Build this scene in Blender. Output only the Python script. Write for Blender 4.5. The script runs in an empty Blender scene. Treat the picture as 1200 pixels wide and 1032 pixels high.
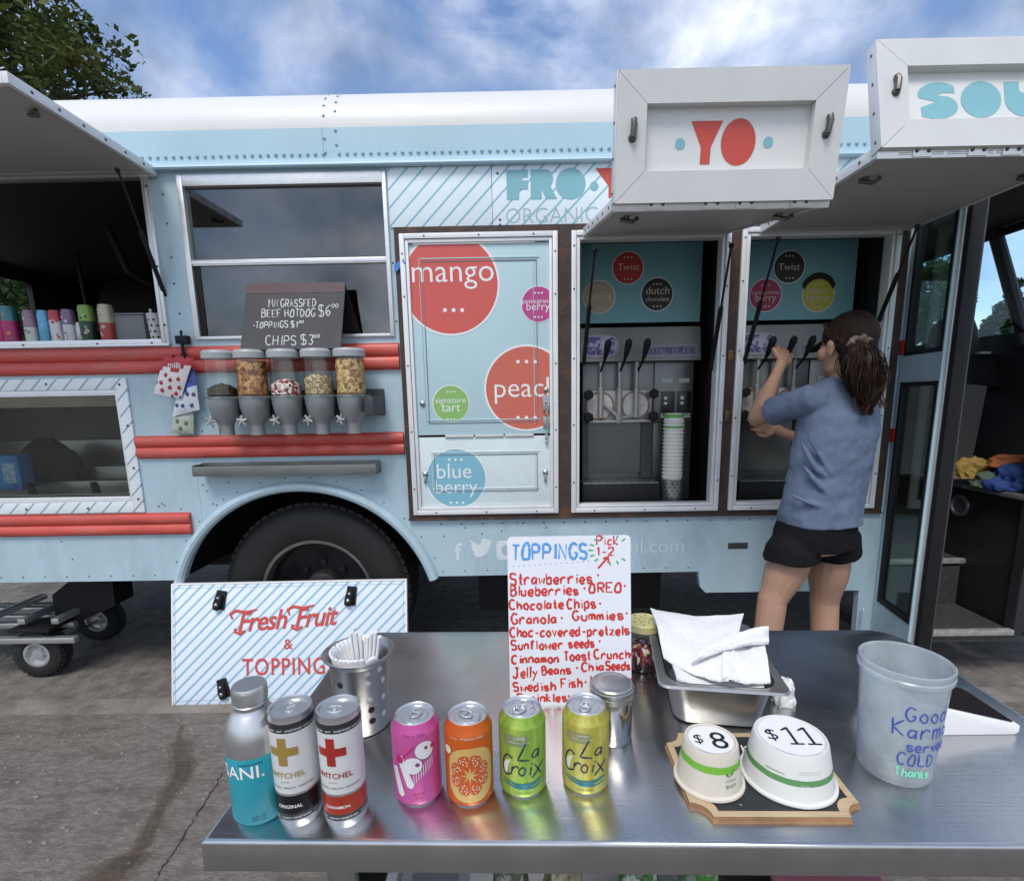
import bpy, bmesh, math, random
from mathutils import Vector, Matrix, noise
random.seed(7)
PI = math.pi
S = bpy.context.scene
COL = S.collection
# ------------------------------------------------------------------ camera, sky, sun, exposure
F_PX, PITCH, ROLL, YAW, UX, UY, CAM_H = 606.99, .1756, .0170, -.0067, 608.57, 574.04, 1.397
FW = Vector((math.sin(YAW)*math.cos(PITCH), math.cos(YAW)*math.cos(PITCH), -math.sin(PITCH)))
R0 = Vector((math.cos(YAW), -math.sin(YAW), 0)); D0 = FW.cross(R0)
RT = R0*math.cos(ROLL) + D0*math.sin(ROLL); DN = -R0*math.sin(ROLL) + D0*math.cos(ROLL)
cd = bpy.data.cameras.new('camera'); cam = bpy.data.objects.new('camera', cd); COL.objects.link(cam)
cd.sensor_fit = 'HORIZONTAL'; cd.sensor_width = 36; cd.lens = 36*F_PX/1200
cd.shift_x = -(UX-600)/1200; cd.shift_y = (UY-516)/1200
cd.clip_start = .05; cd.clip_end = 2000
cam.matrix_world = Matrix(((RT.x, -DN.x, -FW.x, 0), (RT.y, -DN.y, -FW.y, 0), (RT.z, -DN.z, -FW.z, CAM_H), (0, 0, 0, 1)))
S.camera = cam
SUN_EL, SUN_AZ = 58, 200          # azimuth clockwise from +Y (north)
W = bpy.data.worlds.new('World'); S.world = W; W.use_nodes = True
nt = W.node_tree; nt.nodes.clear()
def wn(t, **k):
    n = nt.nodes.new(t)
    for a, b in k.items(): setattr(n, a, b)
    return n
out = wn('ShaderNodeOutputWorld'); sky = wn('ShaderNodeTexSky', sky_type='NISHITA', sun_disc=False)
sky.sun_elevation = math.radians(SUN_EL); sky.sun_rotation = math.radians(SUN_AZ); sky.dust_density = .6; sky.ozone_density = 2.5
bg1 = wn('ShaderNodeBackground'); bg1.inputs[1].default_value = .135
hs = wn('ShaderNodeMix', data_type='RGBA', blend_type='MULTIPLY'); hs.inputs[0].default_value = 1; hs.inputs[7].default_value = (.92, .96, 1.03, 1)
nt.links.new(sky.outputs[0], hs.inputs[6]); nt.links.new(hs.outputs[2], bg1.inputs[0])
bg2 = wn('ShaderNodeBackground'); bg2.inputs[0].default_value = (.90, .93, 1.0, 1); bg2.inputs[1].default_value = 1.12
tc = wn('ShaderNodeTexCoord'); mp = wn('ShaderNodeMapping'); mp.inputs['Scale'].default_value = (1.0, 1.0, 1.7); mp.inputs['Location'].default_value = (.35, .1, .2)
nz = wn('ShaderNodeTexNoise'); nz.inputs['Scale'].default_value = 3.2; nz.inputs['Detail'].default_value = 9; nz.inputs['Roughness'].default_value = .58; nz.inputs['Distortion'].default_value = .3
rp = wn('ShaderNodeValToRGB'); rp.color_ramp.elements[0].position = .39; rp.color_ramp.elements[1].position = .80
rp.color_ramp.elements[0].color = (0, 0, 0, 1); rp.color_ramp.elements[1].color = (.80, .80, .80, 1)
mx = wn('ShaderNodeMixShader')
n2 = wn('ShaderNodeTexNoise'); n2.inputs['Scale'].default_value = 5.5; n2.inputs['Detail'].default_value = 6
r2 = wn('ShaderNodeValToRGB'); r2.color_ramp.elements[0].position = .36; r2.color_ramp.elements[1].position = .62; r2.color_ramp.elements[0].color = (.17, .19, .21, 1); r2.color_ramp.elements[1].color = (1.12, 1.12, 1.14, 1)
nt.links.new(tc.outputs['Generated'], n2.inputs['Vector']); nt.links.new(n2.outputs[0], r2.inputs[0]); nt.links.new(r2.outputs[0], bg2.inputs[0])   # grey undersides of the clouds
nt.links.new(tc.outputs['Generated'], mp.inputs[0]); nt.links.new(mp.outputs[0], nz.inputs['Vector']); 
sx = wn('ShaderNodeSeparateXYZ'); nt.links.new(tc.outputs['Generated'], sx.inputs[0])
ma = wn('ShaderNodeMath', operation='MULTIPLY_ADD'); mn = wn('ShaderNodeMath', operation='MINIMUM'); nt.links.new(sx.outputs[1], mn.inputs[0]); mn.inputs[1].default_value = 0; nt.links.new(mn.outputs[0], ma.inputs[0]); ma.inputs[1].default_value = -.20; nt.links.new(nz.outputs[0], ma.inputs[2])
nt.links.new(ma.outputs[0], rp.inputs[0])   # the cloud bank is thicker on the side behind the viewer
nt.links.new(rp.outputs[0], mx.inputs[0]); nt.links.new(bg1.outputs[0], mx.inputs[1]); nt.links.new(bg2.outputs[0], mx.inputs[2]); nt.links.new(mx.outputs[0], out.inputs[0])
sd = bpy.data.lights.new('sun', 'SUN'); sd.energy = 1.7; sd.angle = math.radians(22); sd.color = (1, .95, .87)
so = bpy.data.objects.new('sun', sd); COL.objects.link(so)
e, a = math.radians(SUN_EL), math.radians(SUN_AZ)
sdir = Vector((math.sin(a)*math.cos(e), math.cos(a)*math.cos(e), math.sin(e)))
so.rotation_euler = sdir.to_track_quat('Z', 'Y').to_euler(); so.location = sdir*30
S.view_settings.view_transform = 'Standard'; S.view_settings.look = 'None'; S.view_settings.exposure = 0.55; S.view_settings.gamma = 1
# ------------------------------------------------------------------ measuring helpers
def ray(x, y): return FW + RT*((x-UX)/F_PX) + DN*((y-UY)/F_PX)
def at(x, y, Y):
    v = ray(x, y); v = v*(Y/v.y); return Vector((v.x, v.y, v.z+CAM_H))
def atz(x, y, Z):
    v = ray(x, y); v = v*((Z-CAM_H)/v.z); return Vector((v.x, v.y, Z))
YB = 2.45                                                    # the truck's side stands here
TZ = .86                                                     # table top height
def bz(x, y): p = at(x, y, YB); return (p.x, p.z)
# ------------------------------------------------------------------ materials
def srgb(h):
    c = [int(h[i:i+2], 16)/255 for i in (0, 2, 4)]
    return tuple(x/12.92 if x <= .04045 else ((x+.055)/1.055)**2.4 for x in c)
MC = {}
def mat(name, col, rough=.5, metal=0, var=.07, scale=6, bump=0, bscale=40, coat=0, aniso=0, spec=.5, stretch=None, rvar=.08, col2=None, c2lo=.55, c2hi=.7, c2scale=3, emit=None):
    if name in MC: return MC[name]
    if isinstance(col, str): col = srgb(col)
    m = bpy.data.materials.new(name); m.use_nodes = True; t = m.node_tree; b = t.nodes['Principled BSDF']
    N = t.nodes.new; L = t.links.new
    co = N('ShaderNodeTexCoord'); src = co.outputs['Object']
    if stretch:
        mpn = N('ShaderNodeMapping'); mpn.inputs['Scale'].default_value = stretch; L(src, mpn.inputs[0]); src = mpn.outputs[0]
    n1 = N('ShaderNodeTexNoise'); n1.inputs['Scale'].default_value = scale; n1.inputs['Detail'].default_value = 6; n1.inputs['Roughness'].default_value = .65; L(src, n1.inputs['Vector'])
    r = N('ShaderNodeValToRGB'); L(n1.outputs[0], r.inputs[0])
    r.color_ramp.elements[0].position = .3; r.color_ramp.elements[1].position = .7
    r.color_ramp.elements[0].color = (*[max(0, c*(1-var)) for c in col], 1); r.color_ramp.elements[1].color = (*[min(1, c*(1+var)) for c in col], 1)
    cs = r.outputs[0]
    if col2 is not None:
        if isinstance(col2, str): col2 = srgb(col2)
        n2 = N('ShaderNodeTexNoise'); n2.inputs['Scale'].default_value = c2scale; n2.inputs['Detail'].default_value = 8; n2.inputs['Roughness'].default_value = .7; L(src, n2.inputs['Vector'])
        r2 = N('ShaderNodeValToRGB'); r2.color_ramp.elements[0].position = c2lo; r2.color_ramp.elements[1].position = c2hi; L(n2.outputs[0], r2.inputs[0])
        x = N('ShaderNodeMix'); x.data_type = 'RGBA'; L(r2.outputs[0], x.inputs[0]); L(cs, x.inputs[6]); x.inputs[7].default_value = (*col2, 1); cs = x.outputs[2]
    L(cs, b.inputs['Base Color'])
    mr = N('ShaderNodeMapRange'); mr.inputs[3].default_value = max(.02, rough-rvar); mr.inputs[4].default_value = min(1, rough+rvar); L(n1.outputs[0], mr.inputs[0]); L(mr.outputs[0], b.inputs['Roughness'])
    b.inputs['Metallic'].default_value = metal; b.inputs['Coat Weight'].default_value = coat; b.inputs['Specular IOR Level'].default_value = spec
    b.inputs['Anisotropic'].default_value = aniso
    if bump:
        n3 = N('ShaderNodeTexNoise'); n3.inputs['Scale'].default_value = bscale; n3.inputs['Detail'].default_value = 5; L(src, n3.inputs['Vector'])
        bp = N('ShaderNodeBump'); bp.inputs['Strength'].default_value = bump; bp.inputs['Distance'].default_value = .01; L(n3.outputs[0], bp.inputs['Height']); L(bp.outputs[0], b.inputs['Normal'])
    MC[name] = m; return m
def stripes(name, base, line, period, width, rough=.45, ax=(1, 0, -1), bump=0):
    """painted diagonal stripes: a linear pattern in the object's own space"""
    if name in MC: return MC[name]
    m = mat(name, base, rough, var=.03); t = m.node_tree; b = t.nodes['Principled BSDF']; N = t.nodes.new; L = t.links.new
    co = N('ShaderNodeTexCoord'); d = N('ShaderNodeVectorMath'); d.operation = 'DOT_PRODUCT'; L(co.outputs['Object'], d.inputs[0]); d.inputs[1].default_value = ax
    def mth(op, a, v):
        n = N('ShaderNodeMath'); n.operation = op; L(a, n.inputs[0]); n.inputs[1].default_value = v; return n.outputs[0]
    f = mth('LESS_THAN', mth('FRACT', mth('DIVIDE', d.outputs['Value'], period), 0), width)
    x = N('ShaderNodeMix'); x.data_type = 'RGBA'; L(f, x.inputs[0]); src = b.inputs['Base Color'].links[0].from_socket
    L(src, x.inputs[6]); x.inputs[7].default_value = (*srgb(line), 1); L(x.outputs[2], b.inputs['Base Color'])
    return m
def speckle(name, cols, scale, rough=.7, bump=.6, stretch=None):
    """bits of several colours packed together (cells)"""
    if name in MC: return MC[name]
    m = bpy.data.materials.new(name); m.use_nodes = True; t = m.node_tree; b = t.nodes['Principled BSDF']; N = t.nodes.new; L = t.links.new
    co = N('ShaderNodeTexCoord'); v = N('ShaderNodeTexVoronoi'); v.inputs['Scale'].default_value = scale
    src = co.outputs['Object']
    if stretch:
        mpn = N('ShaderNodeMapping'); mpn.inputs['Scale'].default_value = stretch; L(src, mpn.inputs[0]); src = mpn.outputs[0]
    L(src, v.inputs['Vector'])
    sp = N('ShaderNodeSeparateColor'); L(v.outputs['Color'], sp.inputs[0]); r = N('ShaderNodeValToRGB'); r.color_ramp.interpolation = 'CONSTANT'; L(sp.outputs[0], r.inputs[0])
    el = r.color_ramp.elements
    while len(el) < len(cols): el.new(.5)
    for i, c in enumerate(cols): el[i].position = i/len(cols); el[i].color = (*srgb(c), 1)
    bp = N('ShaderNodeBump'); bp.inputs['Strength'].default_value = bump; bp.inputs['Distance'].default_value = .006; bp.invert = True
    L(v.outputs['Distance'], bp.inputs['Height']); L(bp.outputs[0], b.inputs['Normal']); L(r.outputs[0], b.inputs['Base Color']); b.inputs['Roughness'].default_value = rough
    MC[name] = m; return m
def glass(name, tint, refl=.06, rough=0, body=None, bodyw=0):
    """thin clear sheet: tinted see-through, fresnel mirror, optional milky body"""
    if name in MC: return MC[name]
    m = bpy.data.materials.new(name); m.use_nodes = True; t = m.node_tree; t.nodes.clear(); N = t.nodes.new; L = t.links.new
    o = N('ShaderNodeOutputMaterial'); tr = N('ShaderNodeBsdfTransparent'); tr.inputs[0].default_value = (*tint, 1); cur = tr.outputs[0]
    if bodyw:
        df = N('ShaderNodeBsdfDiffuse'); df.inputs[0].default_value = (*body, 1); tl = N('ShaderNodeBsdfTranslucent'); tl.inputs[0].default_value = (*body, 1)
        a = N('ShaderNodeMixShader'); a.inputs[0].default_value = .5; L(df.outputs[0], a.inputs[1]); L(tl.outputs[0], a.inputs[2])
        nn = N('ShaderNodeTexNoise'); nn.inputs['Scale'].default_value = 22; nn.inputs['Detail'].default_value = 5; co = N('ShaderNodeTexCoord'); L(co.outputs['Object'], nn.inputs['Vector'])
        mr = N('ShaderNodeMapRange'); mr.inputs[1].default_value = .35; mr.inputs[2].default_value = .7; mr.inputs[3].default_value = max(0, bodyw-.1); mr.inputs[4].default_value = min(1, bodyw+.1); L(nn.outputs[0], mr.inputs[0])
        c = N('ShaderNodeMixShader'); L(mr.outputs[0], c.inputs[0]); L(cur, c.inputs[1]); L(a.outputs[0], c.inputs[2]); cur = c.outputs[0]
    g = N('ShaderNodeBsdfGlossy'); g.inputs['Roughness'].default_value = rough
    lw = N('ShaderNodeLayerWeight'); lw.inputs[0].default_value = .5; pw = N('ShaderNodeMath'); pw.operation = 'POWER'; L(lw.outputs['Facing'], pw.inputs[0]); pw.inputs[1].default_value = 5; ad = N('ShaderNodeMath'); ad.operation = 'MULTIPLY_ADD'; L(pw.outputs[0], ad.inputs[0]); ad.inputs[1].default_value = 1-refl; ad.inputs[2].default_value = refl; ad.use_clamp = True
    x = N('ShaderNodeMixShader'); L(ad.outputs[0], x.inputs[0]); L(cur, x.inputs[1]); L(g.outputs[0], x.inputs[2]); L(x.outputs[0], o.inputs[0])
    MC[name] = m; return m
# ------------------------------------------------------------------ mesh helpers
class MB:
    def __init__(s): s.bm = bmesh.new(); s.M = Matrix.Identity(4)
    def _m(s, vs, fs, m=0, M=None):
        T = s.M @ M if M is not None else s.M
        v = [s.bm.verts.new(T @ Vector(p)) for p in vs]
        for f in fs:
            try:
                q = s.bm.faces.new([v[i] for i in f]); q.material_index = m
            except ValueError: pass
    def box(s, x0, x1, y0, y1, z0, z1, m=0, bev=0, M=None):
        x0, x1 = min(x0, x1), max(x0, x1); y0, y1 = min(y0, y1), max(y0, y1); z0, z1 = min(z0, z1), max(z0, z1)
        b = bmesh.new(); bmesh.ops.create_cube(b, size=1)
        for v in b.verts: v.co = Vector((x0+(v.co.x+.5)*(x1-x0), y0+(v.co.y+.5)*(y1-y0), z0+(v.co.z+.5)*(z1-z0)))
        if bev: bmesh.ops.bevel(b, geom=b.edges[:], offset=min(bev, .45*min(x1-x0, y1-y0, z1-z0)), segments=2, profile=.6, affect='EDGES')
        b.verts.index_update(); s._m([v.co.copy() for v in b.verts], [[v.index for v in f.verts] for f in b.faces], m, M); b.free()
    def lathe(s, prof, seg=32, m=0, M=None, mats=None, cap=True):
        vs, fs, idx = [], [], []
        for r, z in prof:
            for k in range(seg):
                a = 2*PI*k/seg; vs.append((r*math.sin(a), -r*math.cos(a), z))
        T = s.M @ M if M is not None else s.M
        v = [s.bm.verts.new(T @ Vector(p)) for p in vs]
        for i in range(len(prof)-1):
            mi = mats[i] if mats else m
            for k in range(seg):
                k2 = (k+1) % seg
                f = s.bm.faces.new((v[i*seg+k], v[i*seg+k2], v[(i+1)*seg+k2], v[(i+1)*seg+k])); f.material_index = mi
        if cap:
            for i, fl in ((0, True), (len(prof)-1, False)):
                if prof[i][0] > 1e-5:
                    f = s.bm.faces.new([v[i*seg+k] for k in (range(seg-1, -1, -1) if fl else range(seg))]); f.material_index = (mats[min(i, len(mats)-1)] if mats else m)
    def tube(s, pts, r, seg=8, m=0, cap=True, flat=1, M=None, closed=False):
        pts = [Vector(p) for p in pts]; n = len(pts); rr = r if isinstance(r, (list, tuple)) else [r]*n
        vs = []; up = None
        for i, p in enumerate(pts):
            d = (pts[(i+1) % n]-pts[i-1]) if closed else pts[min(i+1, n-1)]-pts[max(i-1, 0)]
            if d.length < 1e-9: d = Vector((0, 0, 1))
            d.normalize()
            if up is None:
                up = Vector((0, 0, 1)) if abs(d.z) < .9 else Vector((1, 0, 0))
            sx = d.cross(up)
            if sx.length < 1e-4: sx = d.cross(Vector((1, .3, 0)))
            sx.normalize(); sy = sx.cross(d).normalized(); up = sy
            for k in range(seg):
                a = 2*PI*k/seg; vs.append(p + sx*(rr[i]*math.cos(a)) + sy*(rr[i]*flat*math.sin(a)))
        fs = []
        for i in range(n if closed else n-1):
            j = (i+1) % n
            for k in range(seg): k2 = (k+1) % seg; fs.append((i*seg+k, i*seg+k2, j*seg+k2, j*seg+k))
        if cap and not closed: fs += [tuple(range(seg-1, -1, -1)), tuple(range((n-1)*seg, n*seg))]
        s._m(vs, fs, m, M)
    def prism(s, pts, w0, w1, m=0, M=None, plane='xz'):
        """convex or simple polygon pts swept from w0 to w1 across its plane"""
        def P(u, v, w): return (u, w, v) if plane == 'xz' else ((u, v, w) if plane == 'xy' else (w, u, v))
        n = len(pts); vs = [P(u, v, w0) for u, v in pts] + [P(u, v, w1) for u, v in pts]
        fs = [tuple(range(n)), tuple(range(2*n-1, n-1, -1))] + [(i, i+n, (i+1) % n+n, (i+1) % n) for i in range(n)]
        s._m(vs, fs, m, M)
    def dome(s, p, r, n=Vector((0, -1, 0)), h=.5, m=0, seg=8):
        q = Vector((0, 0, 1)).rotation_difference(Vector(n)).to_matrix().to_4x4(); M = Matrix.Translation(p) @ q
        s.lathe([(r, 0), (r*.85, r*h*.6), (r*.45, r*h), (0.0001, r*h*1.05)], seg, m, M, cap=False)
    def mesh(s, me, M=None, m=0):
        T = s.M @ M if M is not None else s.M; v = [s.bm.verts.new(T @ x.co) for x in me.vertices]
        for p in me.polygons:
            try: f = s.bm.faces.new([v[i] for i in p.vertices]); f.material_index = m
            except ValueError: pass
    def refine(s, L):
        bmesh.ops.triangulate(s.bm, faces=s.bm.faces[:])
        for _ in range(6):
            ed = [e for e in s.bm.edges if e.calc_length() > L]
            if not ed: break
            bmesh.ops.subdivide_edges(s.bm, edges=ed, cuts=1); bmesh.ops.triangulate(s.bm, faces=s.bm.faces[:])
    def warp(s, f):
        for v in s.bm.verts: v.co = Vector(f(v.co))
    def wrap(s, r, a0=0, dz=0, rfun=None):
        def f(c):
            rr = (rfun(c.y+dz) if rfun else r) + .0006 + c.z; a = a0 + c.x/r; return (rr*math.sin(a), -rr*math.cos(a), c.y+dz)
        s.warp(f)
    def done(s, name, mats, parent=None, smooth=35, local=None, norm=True):
        if norm: bmesh.ops.recalc_face_normals(s.bm, faces=s.bm.faces[:])
        me = bpy.data.meshes.new(name); s.bm.to_mesh(me); s.bm.free()
        for m in (mats if isinstance(mats, (list, tuple)) else [mats]): me.materials.append(m)
        if smooth:
            me.polygons.foreach_set('use_smooth', [True]*len(me.polygons)); me.set_sharp_from_angle(angle=math.radians(smooth))
        return link(name, me, parent)
WORLD_OFF = {}
def link(name, me, parent=None):
    o = bpy.data.objects.new(name, me); COL.objects.link(o)
    if parent:
        o.parent = parent
        off = WORLD_OFF.get(parent)
        if off is not None: o.location = -off; WORLD_OFF[o] = Vector((0, 0, 0))
    return o
def tag(o, label, cat, group=None, kind=None):
    if label: o['label'] = label
    if cat: o['category'] = cat
    if group: o['group'] = group
    if kind: o['kind'] = kind
    return o
def thing(name, label, cat, loc=(0, 0, 0), rotz=0, group=None, world=False):
    """an Empty at the thing's base; world=True: its parts are given in world coordinates"""
    o = bpy.data.objects.new(name, None); COL.objects.link(o); o.location = loc; o.rotation_euler = (0, 0, rotz); o.empty_display_size = .1
    if world: WORLD_OFF[o] = Vector(loc)
    return tag(o, label, cat, group)
def copy_thing(o, loc, label, rotz=None):
    c = o.copy(); COL.objects.link(c); c.location = loc; c['label'] = label
    if rotz is not None: c.rotation_euler = (0, 0, rotz)
    for ch in [x for x in bpy.data.objects if x.parent == o]:
        d = ch.copy(); COL.objects.link(d); d.parent = c
        for g in [x for x in bpy.data.objects if x.parent == ch]:
            h = g.copy(); COL.objects.link(h); h.parent = d
    return c
DG = None
def curve_mesh(cu):
    o = bpy.data.objects.new('tmp', cu); COL.objects.link(o); dg = bpy.context.evaluated_depsgraph_get(); dg.update()
    me = bpy.data.meshes.new_from_object(o.evaluated_get(dg)); bpy.data.objects.remove(o); return me
def text_mesh(s, offset=0, extrude=0, spacing=1, shear=0):
    cu = bpy.data.curves.new('t', 'FONT'); cu.body = s; cu.size = 1; cu.offset = offset; cu.extrude = extrude; cu.space_character = spacing; cu.shear = shear; cu.resolution_u = 3
    return curve_mesh(cu)
def fit_text(s, width=None, height=None, offset=0, spacing=1, shear=0, align='L'):
    """mesh of the text scaled to a width (or cap height), origin at left end (or middle) of the baseline"""
    me = text_mesh(s, offset, 0, spacing, shear); xs = [v.co.x for v in me.vertices]; ys = [v.co.y for v in me.vertices]
    x0, x1 = min(xs), max(xs); k = width/(x1-x0) if width else height/.73
    for v in me.vertices: v.co = Vector(((v.co.x-x0-(0 if align == 'L' else (x1-x0)/2))*k, v.co.y*k, 0))
    return me
def shape_mesh(loops, extrude=0):
    cu = bpy.data.curves.new('s', 'CURVE'); cu.dimensions = '2D'; cu.fill_mode = 'BOTH'; cu.extrude = extrude
    for lp in loops:
        sp = cu.splines.new('POLY'); sp.points.add(len(lp)-1); sp.use_cyclic_u = True
        for p, q in zip(sp.points, lp): p.co = (q[0], q[1], 0, 1)
    return curve_mesh(cu)
def circ(cx, cy, r, n=48, ry=None, a0=0, a1=2*PI): 
    full = abs(a1-a0-2*PI) < 1e-6
    return [(cx+r*math.cos(a0+(a1-a0)*k/(n if full else n-1)), cy+(ry or r)*math.sin(a0+(a1-a0)*k/(n if full else n-1))) for k in range(n)]
def clip(poly, x0, x1, y0, y1):
    for ax, lim, sg in ((0, x0, 1), (0, x1, -1), (1, y0, 1), (1, y1, -1)):
        o = []
        for i, p in enumerate(poly):
            q = poly[(i+1) % len(poly)]; a, b = (p[ax]-lim)*sg, (q[ax]-lim)*sg
            if a >= 0: o.append(p)
            if (a >= 0) != (b >= 0):
                t = a/(a-b); o.append((p[0]+(q[0]-p[0])*t, p[1]+(q[1]-p[1])*t))
        poly = o
    return poly
WALLM = Matrix.Rotation(PI/2, 4, 'X')                        # flat xy shapes stood up to face the camera (-Y)
def wallM(x, y, z): return Matrix.Translation((x, y, z)) @ WALLM
def frameM(o, u, v):
    u = Vector(u).normalized(); v = Vector(v); n = u.cross(v).normalized(); v = n.cross(u)
    return Matrix(((u.x, v.x, n.x, o[0]), (u.y, v.y, n.y, o[1]), (u.z, v.z, n.z, o[2]), (0, 0, 0, 1)))
# ---- hand lettering: strokes on a 6 x 10 grid ('~' smooth; y digits: A = 10, B = 11, x = -1, y = -2, z = -3)
GL = {'A': '00 3A 60|14 54', 'B': '00 0A|~0A 4A 58 46 05|~05 46 63 40 00', 'C': '~69 4A 2A 07 03 20 40 61', 'D': '00 0A|~0A 3A 67 63 30 00', 'E': '6A 0A 00 60|05 45', 'F': '6A 0A 00|05 45',
 'G': '~69 4A 2A 07 03 20 40 62 64|64 44', 'H': '00 0A|60 6A|05 65', 'I': '20 2A', 'J': '~6A 63 50 20 02|3A 8A', 'K': '00 0A|6A 05 60', 'L': '0A 00 60', 'M': '00 1A 44 7A 80', 'N': '00 0A 60 6A',
 'O': '~3A 17 03 10 30 50 63 67 5A 3A', 'P': '00 0A|~0A 4A 68 55 05', 'R': '00 0A|~0A 4A 68 55 05|25 60', 'S': '~69 4A 1A 07 25 45 63 50 20 01', 'T': '0A 6A|3A 30',
 'a': '~55 26 03 11 31 54|56 50', 'b': '0A 00|~04 26 46 53 40 20 01', 'c': '~55 36 15 02 10 30 51', 'd': '~55 26 03 10 30 52|5A 50', 'e': '~03 53 46 26 04 02 20 40 51', 'f': '~59 4A 2A 28 20|06 46',
 'h': '0A 00|~03 26 46 54 50', 'i': '26 20|28 29', 'k': '0A 00|46 03 50', 'l': '1A 10', 'm': '06 00|~04 26 34 30|~34 56 64 60', 'n': '06 00|~04 26 46 54 50', 'o': '~26 04 02 20 40 52 54 36 26',
 'p': '06 0z|~05 26 46 53 40 20 01', 'r': '06 00|~03 26 46 55', 's': '~55 26 05 13 43 51 30 01', 't': '2A 21 40|06 46', 'u': '~06 02 20 40 52|56 50', 'v': '06 30 56', 'w': '06 10 34 50 66', 'x': '06 50|56 00',
 'y': '06 33|66 0z', 'z': '06 56 00 50', 'Z': '0A 6A 00 60', 'j': '~46 41 2z 0y|48 49', '1': '18 3A 30', '2': '~08 2A 5A 67 33 00|00 60', '3': '~09 3A 58 35 53 30 01', '6': '~5A 17 03 30 53 35 13', '0': '~3A 07 03 30 63 67 3A',
 '8': '~35 18 3A 58 35 12 30 52 35', '$': '~69 4A 1A 07 25 45 63 50 20 01|3B 3x', '-': '14 54', '.': '14 15 25 24 14', '_': '00 60', "'": '1A 18', '&': '~60 18 3A 48 03 20 62'}
YD = {c: i for i, c in enumerate('0123456789AB')}; YD.update({'x': -1, 'y': -2, 'z': -3})
def smooth_pts(p, n=4):
    if len(p) < 3: return p
    o = []
    for i in range(len(p)-1):
        a, b, c, d = p[max(i-1, 0)], p[i], p[i+1], p[min(i+2, len(p)-1)]
        for k in range(n):
            t = k/n; o.append(tuple(.5*((2*b[j])+(-a[j]+c[j])*t+(2*a[j]-5*b[j]+4*c[j]-d[j])*t*t+(-a[j]+3*b[j]-3*c[j]+d[j])*t**3) for j in (0, 1)))
    return o+[p[-1]]
def script(mb, s, x, y, h, lw, m=0, width=None, jit=.04, shear=0, gap=3.0, flat=.2, z=0, slope=0, rnd=None, dense=0):
    """draw hand lettering into mb in its xy plane; returns the end x"""
    rnd = rnd or random.Random(hash(s) % 1000 if False else sum(map(ord, s)))
    k = h/10; cur = 0; strokes = []
    for ch in s:
        if ch == ' ': cur += 4; continue
        g = GL.get(ch)
        if not g: continue
        mxw = 0; dx, dy, sc, ro = rnd.uniform(-.3, .3), rnd.uniform(-6, 6)*jit, 1+rnd.uniform(-1, 1)*jit*1.5, rnd.uniform(-1, 1)*jit*1.5
        for st in g.split('|'):
            sm = st[0] == '~'; pts = [(int(q[0]), YD[q[1]]) for q in st.lstrip('~').split()]
            mxw = max(mxw, max(p[0] for p in pts))
            if sm: pts = smooth_pts(pts)
            strokes.append([((cur+dx+(px*math.cos(ro)-py*math.sin(ro))*sc+shear*py), (dy+(py*math.cos(ro)+px*math.sin(ro))*sc)) for px, py in pts])
        cur += mxw+gap
    tot = cur-gap; kx = width/tot if width else k
    for i, st in enumerate(strokes):
        if dense: st = [tuple(Vector(a).lerp(Vector(b), k/4)) for a, b in zip(st, st[1:]) for k in range(4)]+[st[-1]]
        n_ = len(st); wv = rnd.uniform(0, 6); mb.tube([(x+a*kx, y+b*k+slope*a*kx, z+.00001*i) for a, b in st], [lw/2*(1+.22*math.sin(wv+2.1*j)+.12*math.sin(wv*3+5.3*j))*(.8 if j in (0, n_-1) else 1) for j in range(n_)], 6, m, True, flat)
    return x+tot*kx
# ------------------------------------------------------------------ palette
BLUE = mat('truck_blue', (.415, .55, .615), .40, var=.07, scale=3, bump=.22, bscale=4, col2=(.27, .37, .42), c2lo=.50, c2hi=.82, c2scale=5, stretch=(1, 1, .45))
BLUE_ROOF = mat('truck_blue_roof', (.40, .565, .645), .45, var=.05, scale=2, bump=.04, bscale=25)
ROOF_W = mat('roof_white', (.66, .66, .645), .45, var=.04, scale=2, col2=(.66, .66, .62), c2lo=.6, c2hi=.85, bump=.04, bscale=20)
RED = mat('rail_red', (.56, .085, .065), .44, var=.16, scale=9, col2=(.46, .17, .14), c2lo=.5, c2hi=.78, c2scale=7, bump=.18, bscale=12, stretch=(.5, 1, 2))
ALU = mat('aluminium', (.72, .72, .71), .38, .75, var=.06, scale=30, bump=.03, stretch=(1, 1, 1))
WFR = mat('white_frame', (.74, .75, .75), .4, .15, var=.05, scale=12, col2=(.5, .5, .48), c2lo=.62, c2hi=.8, c2scale=12, bump=.04)
RUST = mat('rust_brown', (.045, .026, .021), .6, var=.3, scale=14, col2=(.10, .042, .022), c2lo=.52, c2hi=.66, c2scale=9, bump=.25, bscale=60)
BLACK = mat('black_rubber', (.009, .009, .010), .6, var=.2, spec=.3)
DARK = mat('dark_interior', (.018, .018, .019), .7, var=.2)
DGREY = mat('dark_grey_trim', (.05, .05, .052), .55, var=.15)
STEEL = mat('steel', (.42, .42, .41), .34, .9, var=.08, scale=30, bump=.03, bscale=120)
DSTEEL = mat('dull_steel', (.22, .23, .22), .42, .7, var=.1, scale=8, bump=.04)
WHITE = mat('white_paint', (.74, .75, .74), .45, var=.03, scale=7, bump=.04, col2=(.60, .60, .57), c2lo=.62, c2hi=.85, c2scale=6)
RIVET = mat('rivet_dark', (.10, .10, .11), .4, .6)
PANEL_ST = stripes('striped_panel', 'dfeaf0', '86b6c6', .0735, .15, ax=(1, 0, -1))
TRIM_ST = stripes('striped_trim', 'dfe5e8', '93a9b5', .075, .15, ax=(1, 0, -1))
GLASSD = glass('dark_window_glass', (.40, .42, .42), .13)
GLASSC = glass('clear_glass', (.9, .95, .94), .05)
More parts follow.
